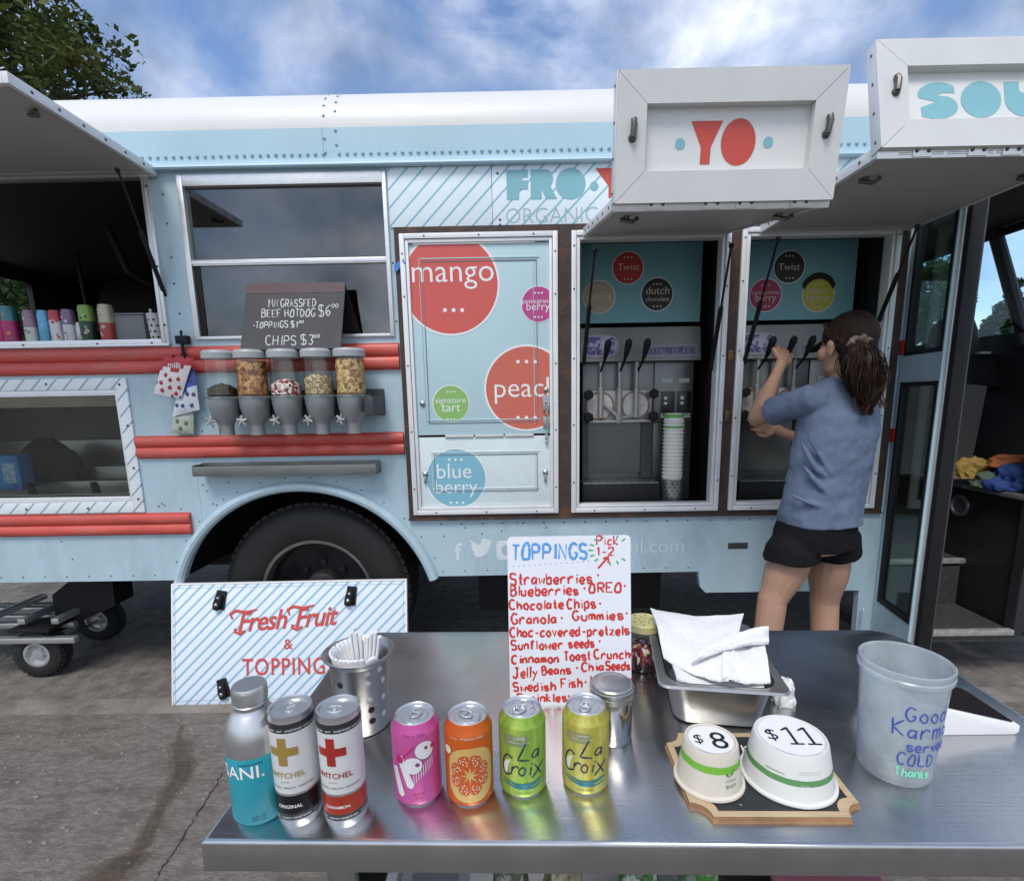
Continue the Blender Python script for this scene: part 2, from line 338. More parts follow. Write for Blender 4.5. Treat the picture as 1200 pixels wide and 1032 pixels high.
GLASSG = glass('door_glass', (.68, .78, .76), .05)
TEAL = mat('teal_panel', (.16, .38, .41), .5, var=.05, scale=3)
CYAN = mat('decal_cyan', srgb('7fb4bd'), .45, var=.03)
DRED = mat('decal_red', (.54, .07, .05), .45, var=.04)
INKW = mat('white_decal', (.80, .80, .80), .45, var=.02)
# ------------------------------------------------------------------ the setting
GZ = -.06
road = MB(); road._m([(-600, -600, GZ), (600, -600, GZ), (600, 900, GZ), (-600, 900, GZ)], [(0, 1, 2, 3)], 0)
ROADM = mat('road_concrete', (.15, .135, .12), .85, var=.42, scale=14, bump=.55, bscale=70, col2=(.075, .068, .062), c2lo=.5, c2hi=.7, c2scale=1.7)
tag(road.done('road', ROADM, smooth=0), 'dark worn concrete road the truck stands on', 'road', kind='structure')
PAVEM = mat('pavement_concrete', (.165, .146, .128), .82, var=.40, scale=40, bump=.55, bscale=120, col2=(.095, .081, .069), c2lo=.48, c2hi=.66, c2scale=9, stretch=(.7, 1.5, 1))
pv = MB(); pv.box(-30, 30, -12, 2.165, GZ-.3, 0, bev=.012)
pave = tag(pv.done('pavement', PAVEM), 'stained grey concrete pavement in front of the food truck', 'pavement', kind='structure')
gut = MB(); gut.box(-30, 30, 2.19, 2.36, GZ-.2, GZ+.016, bev=.008)
GUTM = mat('gutter_concrete', (.21, .19, .165), .85, var=.25, scale=8, bump=.5, bscale=60, col2=(.11, .1, .09), c2lo=.5, c2hi=.72, c2scale=5)
tag(gut.done('gutter', GUTM), 'paler concrete gutter strip along the pavement edge', 'gutter', kind='structure')
CRK = mat('crack_dark', (.03, .027, .024), .9)
cr = MB(); rr = random.Random(3)
def crack(pa, pb, w, z, n=24, amp=.012):
    a, b = Vector(pa), Vector(pb); d = (b-a).normalized(); nrm = Vector((-d.y, d.x, 0)); L_, R_ = [], []
    for i in range(n+1):
        p = a.lerp(b, i/n)+nrm*rr.uniform(-amp, amp); h = w*rr.uniform(.3, 1)
        L_.append(p+nrm*h); R_.append(p-nrm*h)
    vs = [(p.x, p.y, z) for p in L_+R_]; n1 = n+1
    cr._m(vs, [(i, i+1, i+1+n1, i+n1) for i in range(n)], 0)
crack(atz(262, 905, 0), atz(176, 1040, 0), .0028, .003, 40, .006); crack(atz(0, 775, GZ), atz(52, 738, GZ), .005, GZ+.003)
crack(atz(1090, 770, GZ), atz(1210, 775, GZ), .004, GZ+.003)
tag(cr.done('pavement_joint', CRK, smooth=0), 'thin dark joints between the concrete slabs', 'joint', kind='structure')
# a leak stain that ran over the slab: a dark wet film with its own outline
STM = glass('wet_stain', (.85, .82, .78), .02, .6)
st = MB(); path = [atz(*q, 0) for q in ((213, 850), (208, 872), (212, 905), (194, 935), (178, 965), (166, 990), (150, 1005), (120, 1032), (95, 1060))]; wd = [.005, .028, .026, .016, .018, .02, .04, .05, .05]
L_, R_ = [], []
for i, p in enumerate(smooth_pts([(q.x, q.y) for q in path], 6)):
    w = wd[min(i//6, 8)]*(1+.35*noise.noise(Vector((i*.7, 3, 0)))); L_.append((p[0]-w*.9, p[1], .0035)); R_.append((p[0]+w*1.1, p[1]+.01, .0035))
n1 = len(L_); st._m(L_+R_, [(i, i+1, i+1+n1, i+n1) for i in range(n1-1)], 0)
L2, R2 = [], []
for i, (l, r) in enumerate(zip(L_, R_)):
    l, r = Vector(l), Vector(r); c = (l+r)/2; k = 1.7+.5*noise.noise(Vector((i*1.3, 9, 0))); L2.append((*(c+(l-c)*k).xy, .0048)); R2.append((*(c+(r-c)*(k+.3*noise.noise(Vector((i*1.1, 2, 0))))).xy, .0048))
st._m(L2+R2, [(i, i+1, i+1+n1, i+n1) for i in range(n1-1)], 0)
tag(st.done('leak_stain', STM, smooth=0), 'dark wet streak running across the pavement', 'stain', kind='structure')
pb = MB(); r5 = random.Random(5)
for i in range(420):
    x, y = r5.uniform(-2.6, -.3), r5.uniform(.4, 2.1); s = r5.uniform(.003, .009); pb.dome((x, y, -.001), s, Vector((0, 0, 1)), .6, 0, 5)
tag(pb.done('gravel', mat('gravel_bits', (.2, .19, .17), .8, var=.6, scale=15)), 'small loose grit scattered on the pavement', 'gravel', kind='stuff')
# ------------------------------------------------------------------ the truck
TRUCK = thing('food_truck', 'pale blue frozen yogurt food truck with open serving hatches and red side rails', 'food truck', (0, YB, GZ), world=True)
def TP(mb, name, mats, parent=None, smooth=35, label=None, norm=True):
    o = mb.done(name, mats, parent or TRUCK, smooth, norm=norm)
    if label: o['label'] = label
    return o
XL, XR, ZT = -3.7, 3.1, 2.40
AX, AZ, AR = -1.076, .341, .645
def rect(x0, x1, z0, z1): return [(x0, z0), (x1, z0), (x1, z1), (x0, z1)]
def rrect(x0, x1, z0, z1, r, n=5):
    o = []
    for cx, cz, a in ((x1-r, z1-r, 0), (x0+r, z1-r, PI/2), (x0+r, z0+r, PI), (x1-r, z0+r, 1.5*PI)): o += circ(cx, cz, r, n, a0=a, a1=a+PI/2)
    return o
a0 = math.asin((.535-AZ)/AR)
arc = circ(AX, AZ, AR, 40, a0=PI-a0, a1=a0)
outline = [(XL, .537)] + arc + [(.86, .54), (.872, .46), (.90, .43), (1.66, .43), (1.665, .18), (1.76, .18), (1.76, ZT), (XL, ZT)]
W1 = (-1.475, -.58, 1.69, 2.365); WL = (-3.55, -1.635, 1.685, 2.37); LL = (-3.4, -1.895, .938, 1.473)
FR = [(-.525, .170), (.231, .930), (.978, 1.672)]; FZ = (.853, 2.113)
def cav(i, d=.036): return rect(FR[i][0]+d, FR[i][1]-d, FZ[0]+d, FZ[1]-d)
wall = shape_mesh([outline, rect(*W1), rect(*WL), rrect(*LL, .03)] + [cav(i) for i in range(3)], .018)
mb = MB(); mb.mesh(wall, wallM(0, YB+.018, 0))
rr = random.Random(11)
def riv(x, z, y=YB, r=.0045, m=1): mb.dome((x, y-.0005, z), r, Vector((0, -1, 0)), .6, m, 6)
for z in (1.68, 1.60): pass
for x in [-3.5+.1*i for i in range(52)]:
    if x < 1.7: riv(x+rr.uniform(-.004, .004), .80 if x > -.5 else .66+0*x) if x > -.45 else None
for x, z in [bz(*q) for q in ((236, 535), (240, 555), (243, 575), (250, 590), (268, 565), (262, 585), (232, 622), (254, 598), (221, 605), (230, 545), (238, 568), (212, 596), (72, 634), (85, 655), (520, 628), (610, 640), (565, 625), (190, 590), (193, 592), (186, 593), (545, 618), (588, 622), (640, 618), (606, 612), (1002, 640), (1004, 655), (1006, 648), (237, 490), (237, 505), (250, 500))]: riv(x, z, r=.004)
for k in range(14):
    a = a0+.12+(PI-2*a0-.24)*k/13; riv(AX+(AR+.055)*math.cos(a), AZ+(AR+.055)*math.sin(a), r=.004)
for x0, x1 in ((XL, -1.75), (-.4, .85)):
    x = x0
    while x < x1: riv(x, .562, r=.004); x += .11
for x, zs in ((-1.545, (1.72, 1.80, 1.93, 2.04, 2.18, 2.30)), (-.562, (1.75, 2.0, 2.28))):
    for z in zs: riv(x+rr.uniform(-.008, .008), z, r=.005)
# panel laps as thin raised edges
for x in (-1.56, -.02): mb.box(x-.001, x+.001, YB-.0015, YB, .56 if x > -1 else .80, .83 if x > -1 else 1.13, 0)
mb.box(bz(852, 655)[0], bz(875, 655)[0], YB-.004, YB+.001, .655, .685, 1, .003)
TP(mb, 'side_wall', [BLUE, RIVET])
# far wall with a window, end walls, floor, ceiling
FWY = 4.75
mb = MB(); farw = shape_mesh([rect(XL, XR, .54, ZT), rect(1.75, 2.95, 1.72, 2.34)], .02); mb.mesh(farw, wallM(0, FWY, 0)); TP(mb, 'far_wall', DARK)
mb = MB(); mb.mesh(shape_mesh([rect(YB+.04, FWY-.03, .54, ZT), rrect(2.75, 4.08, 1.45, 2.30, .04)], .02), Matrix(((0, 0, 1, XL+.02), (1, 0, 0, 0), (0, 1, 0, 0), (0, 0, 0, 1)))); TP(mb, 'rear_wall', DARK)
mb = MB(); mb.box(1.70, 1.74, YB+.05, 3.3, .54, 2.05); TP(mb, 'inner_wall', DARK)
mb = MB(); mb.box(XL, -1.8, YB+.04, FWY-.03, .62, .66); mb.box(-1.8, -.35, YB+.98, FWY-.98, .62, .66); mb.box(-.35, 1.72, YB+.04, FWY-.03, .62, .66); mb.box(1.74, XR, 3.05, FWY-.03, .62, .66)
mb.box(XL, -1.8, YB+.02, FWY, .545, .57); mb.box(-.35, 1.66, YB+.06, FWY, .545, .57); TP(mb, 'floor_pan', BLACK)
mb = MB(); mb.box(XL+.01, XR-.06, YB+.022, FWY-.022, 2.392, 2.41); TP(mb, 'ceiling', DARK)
GAL = mat('galley_steel', (.10, .10, .10), .4, .6, var=.2, scale=4)
mb = MB(); mb.box(-3.4, -1.9, 4.0, FWY-.05, .70, 1.58, 0, .01); mb.box(-3.35, -2.65, 3.985, 4.0, .9, 1.5, 0, .006); mb.box(-2.6, -1.95, 3.985, 4.0, .9, 1.5, 0, .006); mb.tube([(-2.72, 3.97, 1.42), (-2.72, 3.97, 1.05)], .012, 8); TP(mb, 'galley_unit', GAL)
mb = MB(); mb.prism([(4.1, 1.95), (FWY-.05, 1.95), (FWY-.05, 2.38), (4.35, 2.38)], -3.3, -2.0, plane='yz'); TP(mb, 'extractor_hood', GAL)
mb = MB(); mb.tube([(-2.3, 3.1, 2.38), (-2.25, 3.15, 2.15), (-2.1, 3.3, 2.02), (-1.9, 3.5, 2.0), (-1.78, 3.7, 1.85), (-1.75, 3.9, 1.5)], .02, 8); mb.tube([(-2.9, 3.6, 2.38), (-2.9, 3.62, 2.05), (-2.7, 3.7, 1.95)], .012, 8); TP(mb, 'cable', BLACK)
# compartment walls round each hatch: dark liners behind the openings
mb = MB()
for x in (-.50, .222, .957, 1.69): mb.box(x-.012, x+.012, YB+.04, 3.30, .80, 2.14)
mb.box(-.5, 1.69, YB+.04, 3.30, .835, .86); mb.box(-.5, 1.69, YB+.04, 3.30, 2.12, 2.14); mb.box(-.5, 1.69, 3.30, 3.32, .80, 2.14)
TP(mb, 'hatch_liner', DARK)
mb = MB()
for i in (1, 2): 
    z0 = 1.752; mb.box(FR[i][0]+.04, FR[i][1]-.048, YB+.20, YB+.212, z0, 2.118)
tealp = TP(mb, 'teal_panel', TEAL)
# lower left compartment
mb = MB(); mb.box(-3.5, -1.80, 3.02, 3.04, .9, 1.52); mb.box(-1.82, -1.80, YB+.04, 3.02, .9, 1.52); mb.box(-3.5, -1.82, YB+.04, 3.02, 1.50, 1.52)
mb.box(-3.5, -1.82, YB+.04, 3.02, .905, .925, 1); mb.box(-3.5, -1.825, 2.72, 2.74, .925, 1.0, 1, .004); mb.box(-3.5, -1.825, 2.86, 3.015, .925, 1.06, 1, .004); mb.box(-3.5, -1.825, 2.58, 2.60, .925, .955, 1, .003)
mb.box(-3.5, -1.825, 3.0, 3.018, 1.06, 1.20, 1, .004)
TP(mb, 'storage_bay', [mat('bay_wall', (.12, .12, .098), .4, .35, var=.15, scale=2), STEEL])
# roof
prof = [(YB, 2.402), (YB, 2.549)]
rc = .207
prof += [(YB+rc-rc*math.cos(t), 2.549+rc*math.sin(t)) for t in [PI/2*k/10 for k in range(1, 11)]]
yc = (YB+FWY)/2; zt = 2.549+rc
prof += [(YB+rc+(yc-YB-rc)*k/6, zt+.07*math.sin(PI/2*k/6)) for k in range(1, 7)]
prof += [(2*yc-y, z) for y, z in prof[::-1][1:]]
mb = MB(); n = len(prof); NX = 40
vs = [(XL-.03+(XR-XL+.06)*i/NX, y, z) for i in range(NX+1) for y, z in prof]
for i in range(NX):
    pass
v = [mb.bm.verts.new(q) for q in vs]
for i in range(NX):
    for k in range(n-1):
        f = mb.bm.faces.new((v[i*n+k], v[(i+1)*n+k], v[(i+1)*n+k+1], v[i*n+k+1])); f.material_index = 1 if k == 0 or k == n-2 else 0
for i in (0, NX): mb.bm.faces.new([v[i*n+k] for k in range(n)])
x = -2.0
while x < 2.6:
    if abs(x+.81) > .02: mb.dome((x, YB-.001, 2.446), .0078, Vector((0, -1, 0)), .8, 2, 8)
    x += .0342
mb.box(-.838, -.836, YB-.0025, YB+.0, 2.41, 2.549, 1)
for sx, off in ((-.84+.0125, 0), (-.84+.062, .03)):
    for k in range(2): mb.dome((sx, YB-.001, 2.472+off+.055*k-.02), .0062, Vector((0, -1, 0)), .8, 2, 8)
    for k in range(1, 6):
        t = PI/2*(k+.4*(off > 0))/6.5; mb.dome((sx, YB+rc-rc*math.cos(t), 2.549+rc*math.sin(t)), .0062, Vector((0, -math.cos(t), math.sin(t))), .8, 2, 8)
RIVB = mat('rivet_blue', (.30, .44, .52), .4, .2)
TP(mb, 'roof', [ROOF_W, BLUE_ROOF, RIVB], smooth=30)
mb = MB(); dp = [(YB+.01, 2.388), (YB-.03, 2.388), (YB-.034, 2.394), (YB-.030, 2.403), (YB-.012, 2.410), (YB-.010, 2.424), (YB+.0, 2.428), (YB+.01, 2.428)]
mb.prism([(a, b) for a, b in dp], XL, -.838, 0, plane='yz'); mb.prism([(a-.0015, b-.001) for a, b in dp], -.842, 2.2, 0, plane='yz'); TP(mb, 'drip_rail', BLUE_ROOF)
# red side rails: three ribs each
def rail(x0, x1, z0, z1):
    q = MB(); n = 42; prf = []
    for i in range(n+1):
        t = i/n; u = 1-2*t
        y = .008 + .016*(abs(math.sin(PI*2.0*t)))**.55 if .06 < t < .94 else .003
        prf.append((YB-y, z0+(z1-z0)*t))
    prf = [(YB+.002, z0)]+prf+[(YB+.002, z1)]
    q.prism(prf, x0, x1, 0, plane='yz')
    x = x0+.06
    while x < x1:
        q.dome((x, YB-.0115, z1-.006), .005, Vector((0, -1, .3)), .7, 0, 6); q.dome((x+.03, YB-.0115, z0+.006), .005, Vector((0, -1, -.3)), .7, 0, 6); x += .22
    TP(q, 'side_rail', RED, smooth=50)
rail(XL, -.556, 1.535, 1.655); rail(-1.822, -.556, 1.142, 1.25); rail(XL, -1.612, .77, .879)
# windows
def ring(q, x0, x1, z0, z1, w, y0, y1, m=0, bev=.003):
    wl, wr, wb, wt = w if isinstance(w, tuple) else (w,)*4
    q.box(x0, x0+wl, y0, y1, z0, z1, m, bev); q.box(x1-wr, x1, y0, y1, z0, z1, m, bev); q.box(x0+wl, x1-wr, y0, y1, z1-wt, z1, m, bev); q.box(x0+wl, x1-wr, y0, y1, z0, z0+wb, m, bev)
mb = MB(); ring(mb, -1.482, -.572, 1.683, 2.372, (.024, .018, .014, .046), YB-.012, YB+.03); mb.box(-1.458, -.59, YB-.006, YB+.028, 2.0, 2.026, 0, .004); mb.box(-1.458, -.59, YB-.009, YB-.004, 2.009, 2.017)
w1 = TP(mb, 'window', ALU, label='dark two-pane sliding window behind the small chalkboard')
mb = MB(); mb.box(-1.458, -.59, YB+.012, YB+.016, 2.024, 2.327); TP(mb, 'pane', GLASSD, w1)
mb = MB(); mb.box(-1.440, -.59, YB+.004, YB+.008, 1.697, 2.002); TP(mb, 'pane', GLASSD, w1)
mb = MB(); mb.box(-1.458, -1.440, YB+.002, YB+.010, 1.697, 2.0, 0, .002); mb.box(-1.44, -1.43, YB, YB+.003, 1.697, 2.0, 0, .001); TP(mb, 'seal', BLACK, w1)
mb = MB(); mb.box(-1.46, -.59, YB+.05, YB+.055, 1.69, 2.33); TP(mb, 'interior_shade_sheet', DARK)  # dark sheet close behind the panes, stands in for the shaded interior
mb = MB(); ring(mb, -3.62, -1.60, 1.66, 2.385, (.035, .035, .03, .02), YB-.014, YB+.028); mb.box(-3.62, -1.60, YB-.02, YB+.01, 1.658, 1.668, 0, .002); mb.box(-1.622, -1.616, YB-.018, YB, 1.66, 2.37, 0, .001)
for x in (-2.27, -1.93, -1.68): mb.dome((x, YB-.0145, 1.672), .0055, Vector((0, -1, 0)), .6, 1, 8)
for z in (2.33, 2.0, 1.75): mb.dome((-1.61, YB-.0145, z), .0055, Vector((0, -1, 0)), .6, 1, 8)
TP(mb, 'window_frame', [ALU, RIVET], label='aluminium frame of the open serving window lined with drink cans')
mb = MB(); mb.box(-3.62, -1.64, YB+.03, YB+.42, 1.664, 1.685, 0, .004); TP(mb, 'window_counter', STEEL)
mb = MB(); ring(mb, -3.5, -1.828, .884, 1.520, .052, YB-.010, YB+.002, 0, .003)
for k, (x, z) in enumerate([(-2.2, 1.497), (-1.86, 1.49), (-1.85, 1.3), (-1.85, 1.1), (-1.85, .95), (-2.1, .908), (-2.4, .908)]): mb.dome((x, YB-.0105, z), .006, Vector((0, -1, 0)), .6, 1, 8)
ring(mb, -3.44, -1.882, .936, 1.468, (.004, .010, .026, .028), YB-.006, YB+.03, 2, .003)
bayf = TP(mb, 'hatch_frame', [TRIM_ST, RIVET, WFR], label='striped trim round the low storage opening')
mb = MB(); q = shape_mesh([rrect(-3.4, -1.889, .960, 1.444, .03), rrect(-3.39, -1.895, .966, 1.438, .026)], .004); mb.mesh(q, wallM(0, YB+.012, 0)); TP(mb, 'seal', BLACK, bayf)
mb = MB(); mb.box(-3.39, -1.895, YB+.013, YB+.016, .966, 1.438); TP(mb, 'pane', glass('bay_glass', (.80, .82, .78), .06), bayf)
# rust brown hatch surround with white frames
mb = MB(); q = shape_mesh([rect(-.548, 1.716, .828, 2.142)] + [cav(i, .01) for i in range(3)], .009); mb.mesh(q, wallM(0, YB-.0092, 0))
mb.box(-.552, 1.72, YB-.022, YB-.002, .824, .834, 0, .002)
TP(mb, 'hatch_surround', RUST, label='rusty brown steel panel round the three hatches')
FRM = []
for i, lab in enumerate(('white frame of the closed hatch with flavour circles', 'white frame of the middle hatch with the cup stack', 'white frame of the hatch the worker reaches into')):
    mb = MB(); ring(mb, FR[i][0], FR[i][1], *FZ, .022, YB-.030, YB+.02); ring(mb, FR[i][0]+.024, FR[i][1]-.024, FZ[0]+.024, FZ[1]-.024, .014, YB-.024, YB+.03)
    for z in (.98, 1.25, 1.55, 1.85, 2.03):
        for x in (FR[i][0]+.011, FR[i][1]-.011): mb.dome((x, YB-.0305, z+.02*i), .0045, Vector((0, -1, 0)), .6, 1, 6)
    for k in range(3): mb.dome((FR[i][0]+.11+.24*k, YB-.0305, FZ[0]+.011), .0045, Vector((0, -1, 0)), .6, 1, 6); mb.dome((FR[i][0]+.11+.24*k, YB-.0305, FZ[1]-.011), .0045, Vector((0, -1, 0)), .6, 1, 6)
    FRM.append(TP(mb, 'hatch_frame', [WFR, RIVET], label=lab))
mb = MB()
for z in (1.55, 1.28):
    mb = MB(); mb.box(.944, .966, YB-.024, YB-.017, z, z+.045, 0, .002); mb.dome((.955, YB-.024, z+.012), .005, Vector((0, -1, 0)), .8, 0, 6); mb.dome((.955, YB-.024, z+.034), .005, Vector((0, -1, 0)), .8, 0, 6)
    TP(mb, 'strike_plate', mat('brass_old', (.22, .13, .06), .5, .7))
# closed hatch: upper and lower doors with the flavour circles
YD0 = YB-.012
ux0, ux1, uz0, uz1 = -.487, .132, 1.232, 2.072; lx0, lx1, lz0, lz1 = -.487, .132, .892, 1.222
DOORB = mat('door_blue', (.45, .615, .665), .45, var=.04, scale=3, bump=.03); DOORW = mat('door_white_worn', (.62, .70, .71), .5, var=.08, scale=5, col2=(.33, .36, .35), c2lo=.6, c2hi=.75, c2scale=9)
def flavour(parent, centre, rpx, col, lines, dots, box_, y=YD0, rim=True, txtcol=None, lift=0, ringcol=None, dsz=.004):
    """round vinyl: white rim, coloured disc, words and dots, trimmed to the door"""
    cx, cz = centre; r = rpx
    q = MB(); mats = [ringcol or INKW, col, txtcol or INKW]
    if rim: q.mesh(shape_mesh([clip(circ(cx, cz, r, 72), *box_)]), wallM(0, y-.0012-lift, 0), 0)
    q.mesh(shape_mesh([clip(circ(cx, cz, r*(.955 if rim else 1), 72), *box_)]), wallM(0, y-.0018-lift, 0), 1)
    for s, x0, x1, zb in lines:
        me = fit_text(s, width=x1-x0, offset=-.004); q.mesh(me, wallM(x0, y-.0024-lift, zb), 2)
    for dx, dz in dots:
        pl = clip(circ(dx, dz, dsz, 14), *box_)
        if len(pl) > 2: q.mesh(shape_mesh([pl]), wallM(0, y-.0024-lift, 0), 2)
    TP(q, 'flavour_decal', mats, parent, smooth=0, norm=False)
def pl(x, y): return bz(x, y)
UB, LB = (ux0, ux1, uz0, uz1), (lx0, lx1, lz0, lz1)
mb = MB(); mb.box(ux0, ux1, YD0, YD0+.022, uz0, uz1, 0, .003); mb.box(ux0+.02, ux1-.06, YD0-.004, YD0, uz1-.004, uz1+.008, 1, .002)
for a, b, c, d in ((ux0+.055, ux1-.055, uz1-.075, uz1-.072), (ux0+.055, ux1-.055, uz0+.055, uz0+.058)): mb.box(a, b, YD0-.0035, YD0, c, d, 2); mb.box(a-.01, b+.01, YD0-.0035, YD0, c+.012, d+.013, 0)
for a in (ux0+.055, ux1-.058): mb.box(a, a+.003, YD0-.0035, YD0, uz0+.055, uz1-.072, 2); mb.box(a-.014, a-.012, YD0-.0035, YD0, uz0+.045, uz1-.06, 0)
GRV = mat('groove', (.16, .2, .22), .6)
UD = TP(mb, 'hatch_door', [DOORB, ALU, GRV], label='upper blue door with mango and peach circles')
def dots(px, py, n=3, step=10, ): return [bz(px+step*(k-1), py) for k in range(n)]
c = bz(528, 334); flavour(UD, c, .222, mat('mango_red', (.60, .10, .085), .45, var=.03), [('mango', bz(484, 332)[0], bz(579, 332)[0], bz(532, 331)[1])], dots(532, 364, 3, 10), UB, dsz=.009)
c = bz(631, 357); flavour(UD, c, .079, mat('berry_pink', (.46, .055, .24), .45, var=.03), [('pomegranate', bz(612, 357)[0], bz(655, 357)[0]-.012, bz(630, 356)[1]), ('berry', bz(617, 364)[0], bz(644, 364)[0], bz(630, 364)[1])], dots(631, 344, 3, 4)+dots(631, 372, 3, 4), UB)
c = bz(617, 455); flavour(UD, c, .196, mat('peach', (.56, .135, .09), .45, var=.03), [('peacl', bz(580, 465)[0], bz(643, 465)[0], bz(610, 465)[1])], dots(617, 424, 3, 10)+dots(617, 489, 3, 10), UB, dsz=.008)
c = bz(529, 473); flavour(UD, c, .086, mat('tart_green', (.24, .46, .13), .45, var=.03), [('signature', bz(511, 472)[0], bz(546, 472)[0], bz(529, 472)[1]), ('tart', bz(518, 482)[0], bz(540, 482)[0], bz(529, 482)[1])], dots(529, 459, 3, 4)+dots(529, 491, 3, 4), UB)
mb = MB(); mb.box(lx0, lx1, YD0, YD0+.022, lz0, lz1, 0, .003)
for a, b, cc, d in ((lx0+.07, lx1-.06, lz1-.085, lz1-.082), (lx0+.07, lx1-.06, lz0+.07, lz0+.073)): mb.box(a, b, YD0-.0035, YD0, cc, d, 1); mb.box(a-.01, b+.01, YD0-.0035, YD0, cc+.012, d+.013, 0)
for a in (lx0+.07, lx1-.063): mb.box(a, a+.003, YD0-.0035, YD0, lz0+.07, lz1-.082, 1); mb.box(a-.012, a-.010, YD0-.0035, YD0, lz0+.06, lz1-.07, 0)
LD = TP(mb, 'hatch_door', [DOORW, GRV], label='lower scuffed white door with blueberry circle')
c = bz(535, 560); flavour(LD, c, .146, mat('blueberry_blue', (.20, .44, .55), .45, var=.03), [('blue', bz(513, 560)[0], bz(553, 560)[0], bz(535, 559.5)[1]), ('berry', bz(511, 578)[0], bz(560, 578)[0], bz(535, 577)[1])], dots(534, 538, 3, 7)+dots(536, 588, 3, 7), LB, dsz=.006)
mb = MB()
for k in range(3): mb.box(-.36+.14*k, -.225+.14*k, YD0-.006, YD0-.0005, 1.218, 1.232, 0, .003)
TP(mb, 'hinge', ALU, UD)
mb = MB(); x, z = bz(640, 490)
for zz in (1.40, 1.475): mb.box(x-.015, x+.016, YD0-.010, YD0-.001, zz-.02-.12, zz+.03-.12, 0, .002)
for zz in (1.435, 1.385, 1.29, 1.25, 1.27): mb.dome((x, YD0-.01, zz-.06), .008, Vector((0, -1, 0)), .9, 0, 8)
mb.tube([(x+.004, YD0-.012, 1.34), (x+.006, YD0-.013, 1.24)], .004); mb.box(x-.018, x+.018, YD0-.007, YD0-.001, 1.37, 1.41, 0, .002); mb.dome((x, YD0-.003, 1.432), .013, Vector((0, -1, 0)), .7, 0, 12); TP(mb, 'hasp', STEEL, UD)
for (px, py), par in (((496, 473), UD), ((499, 555), LD), ((639, 553), LD)):
    x, z = bz(px, py); mb = MB(); mb.dome((x, YD0-.002, z), .014, Vector((0, -1, 0)), .7, 0, 12)
    if par is LD: mb.box(x-.006, x+.006, YD0-.014, YD0-.004, z-.045, z-.008, 0, .004)
    TP(mb, 'latch', STEEL, par)
# striped name panel above the hatches
NZ0, NZ1 = 2.145, 2.386
mb = MB(); mb.box(-.565, -.115, YB-.006, YB+.002, NZ0, NZ1, 0, .001); mb.box(-.112, 1.70, YB-.006, YB+.002, NZ0, NZ1, 0, .001)
for px, py in ((583, 204), (586, 258), (586, 264)): x, z = bz(px, py); mb.dome((x, YB-.006, z), .006, Vector((0, -1, 0)), .6, 1, 6)
NP = TP(mb, 'name_panel', [PANEL_ST, RIVET])
def letterF(): return [[(0, 0), (.58, 0), (.58, .34), (1, .34), (1, .64), (.74, .64), (.74, .73), (1, .73), (1, 1), (0, 1)]]
def letterR(): return [[(0, 0), (.44, 0), (.44, .33), (.62, 0), (1.06, 0), (.80, .40)] + circ(.58, .68, .32, 10, a0=-.8, a1=PI/2) + [(0, 1)]]
def letterO(): return [circ(.58, .5, .58, 40, ry=.53)]
def letterY(): return [[(.34, 0), (.72, 0), (.72, .40), (1.12, 1), (-.08, 1), (.34, .40)]]
def letterU(): return [[(0, 1)] + [(0, .5)] + circ(.52, .5, .52, 20, ry=.52, a0=PI, a1=2*PI) + [(1.04, 1), (.66, 1), (.66, .78)] + circ(.52, .78, .14, 9, ry=.12, a0=0, a1=-PI) + [(.38, 1)]]
def letterL(): return [[(0, 0), (1, 0), (1, .45), (.5, .45), (.5, 1), (0, 1)]]
def letterS(): return [circ(.50, .68, .48, 16, ry=.34, a0=.7, a1=PI+.3) + [(.45, .46)] + [(.08, .30), (.10, .02), (.40, -.04)] + circ(.52, .30, .42, 12, ry=.34, a0=-1.5, a1=1.1) + [(.44, .64), (.62, .72), (.88, .70)]]
def put(q, loops, x, z, w, h, m, M): 
    mx_ = max(p[0] for l in loops for p in l); q.mesh(shape_mesh([[(x+p[0]/mx_*w, z+p[1]*h) for p in l] for l in loops]), M, m)
mb = MB(); yM = wallM(0, YB-.0072, 0)
x0, z0 = bz(594, 235); h = bz(594, 200)[1]-z0
put(mb, letterF(), x0, z0, bz(619, 235)[0]-x0, h, 0, yM); xx = bz(622, 235)[0]; put(mb, letterR(), xx, z0, bz(653, 235)[0]-xx, h, 0, yM); xx = bz(651, 235)[0]; put(mb, letterO(), xx, z0, bz(686, 235)[0]-xx, h, 0, yM)
mb.mesh(shape_mesh([circ(*bz(696, 219), .019, 20)]), yM, 0); xx = bz(700, 235)[0]; put(mb, letterY(), xx, z0, .155, h, 1, yM); put(mb, letterO(), xx+.15, z0, .14, h, 1, yM)
TP(mb, 'lettering', [CYAN, DRED], NP, smooth=0, norm=False); mb = MB()
me = fit_text('ORGANIC', width=bz(700, 262)[0]-bz(593, 262)[0], offset=-.014); mb.mesh(me, wallM(bz(593, 262)[0], YB-.0068, bz(593, 262.5)[1]), 0)
TP(mb, 'lettering', mat('grey_blue_ink', srgb('9fb6bd'), .5), NP, smooth=0, norm=False)
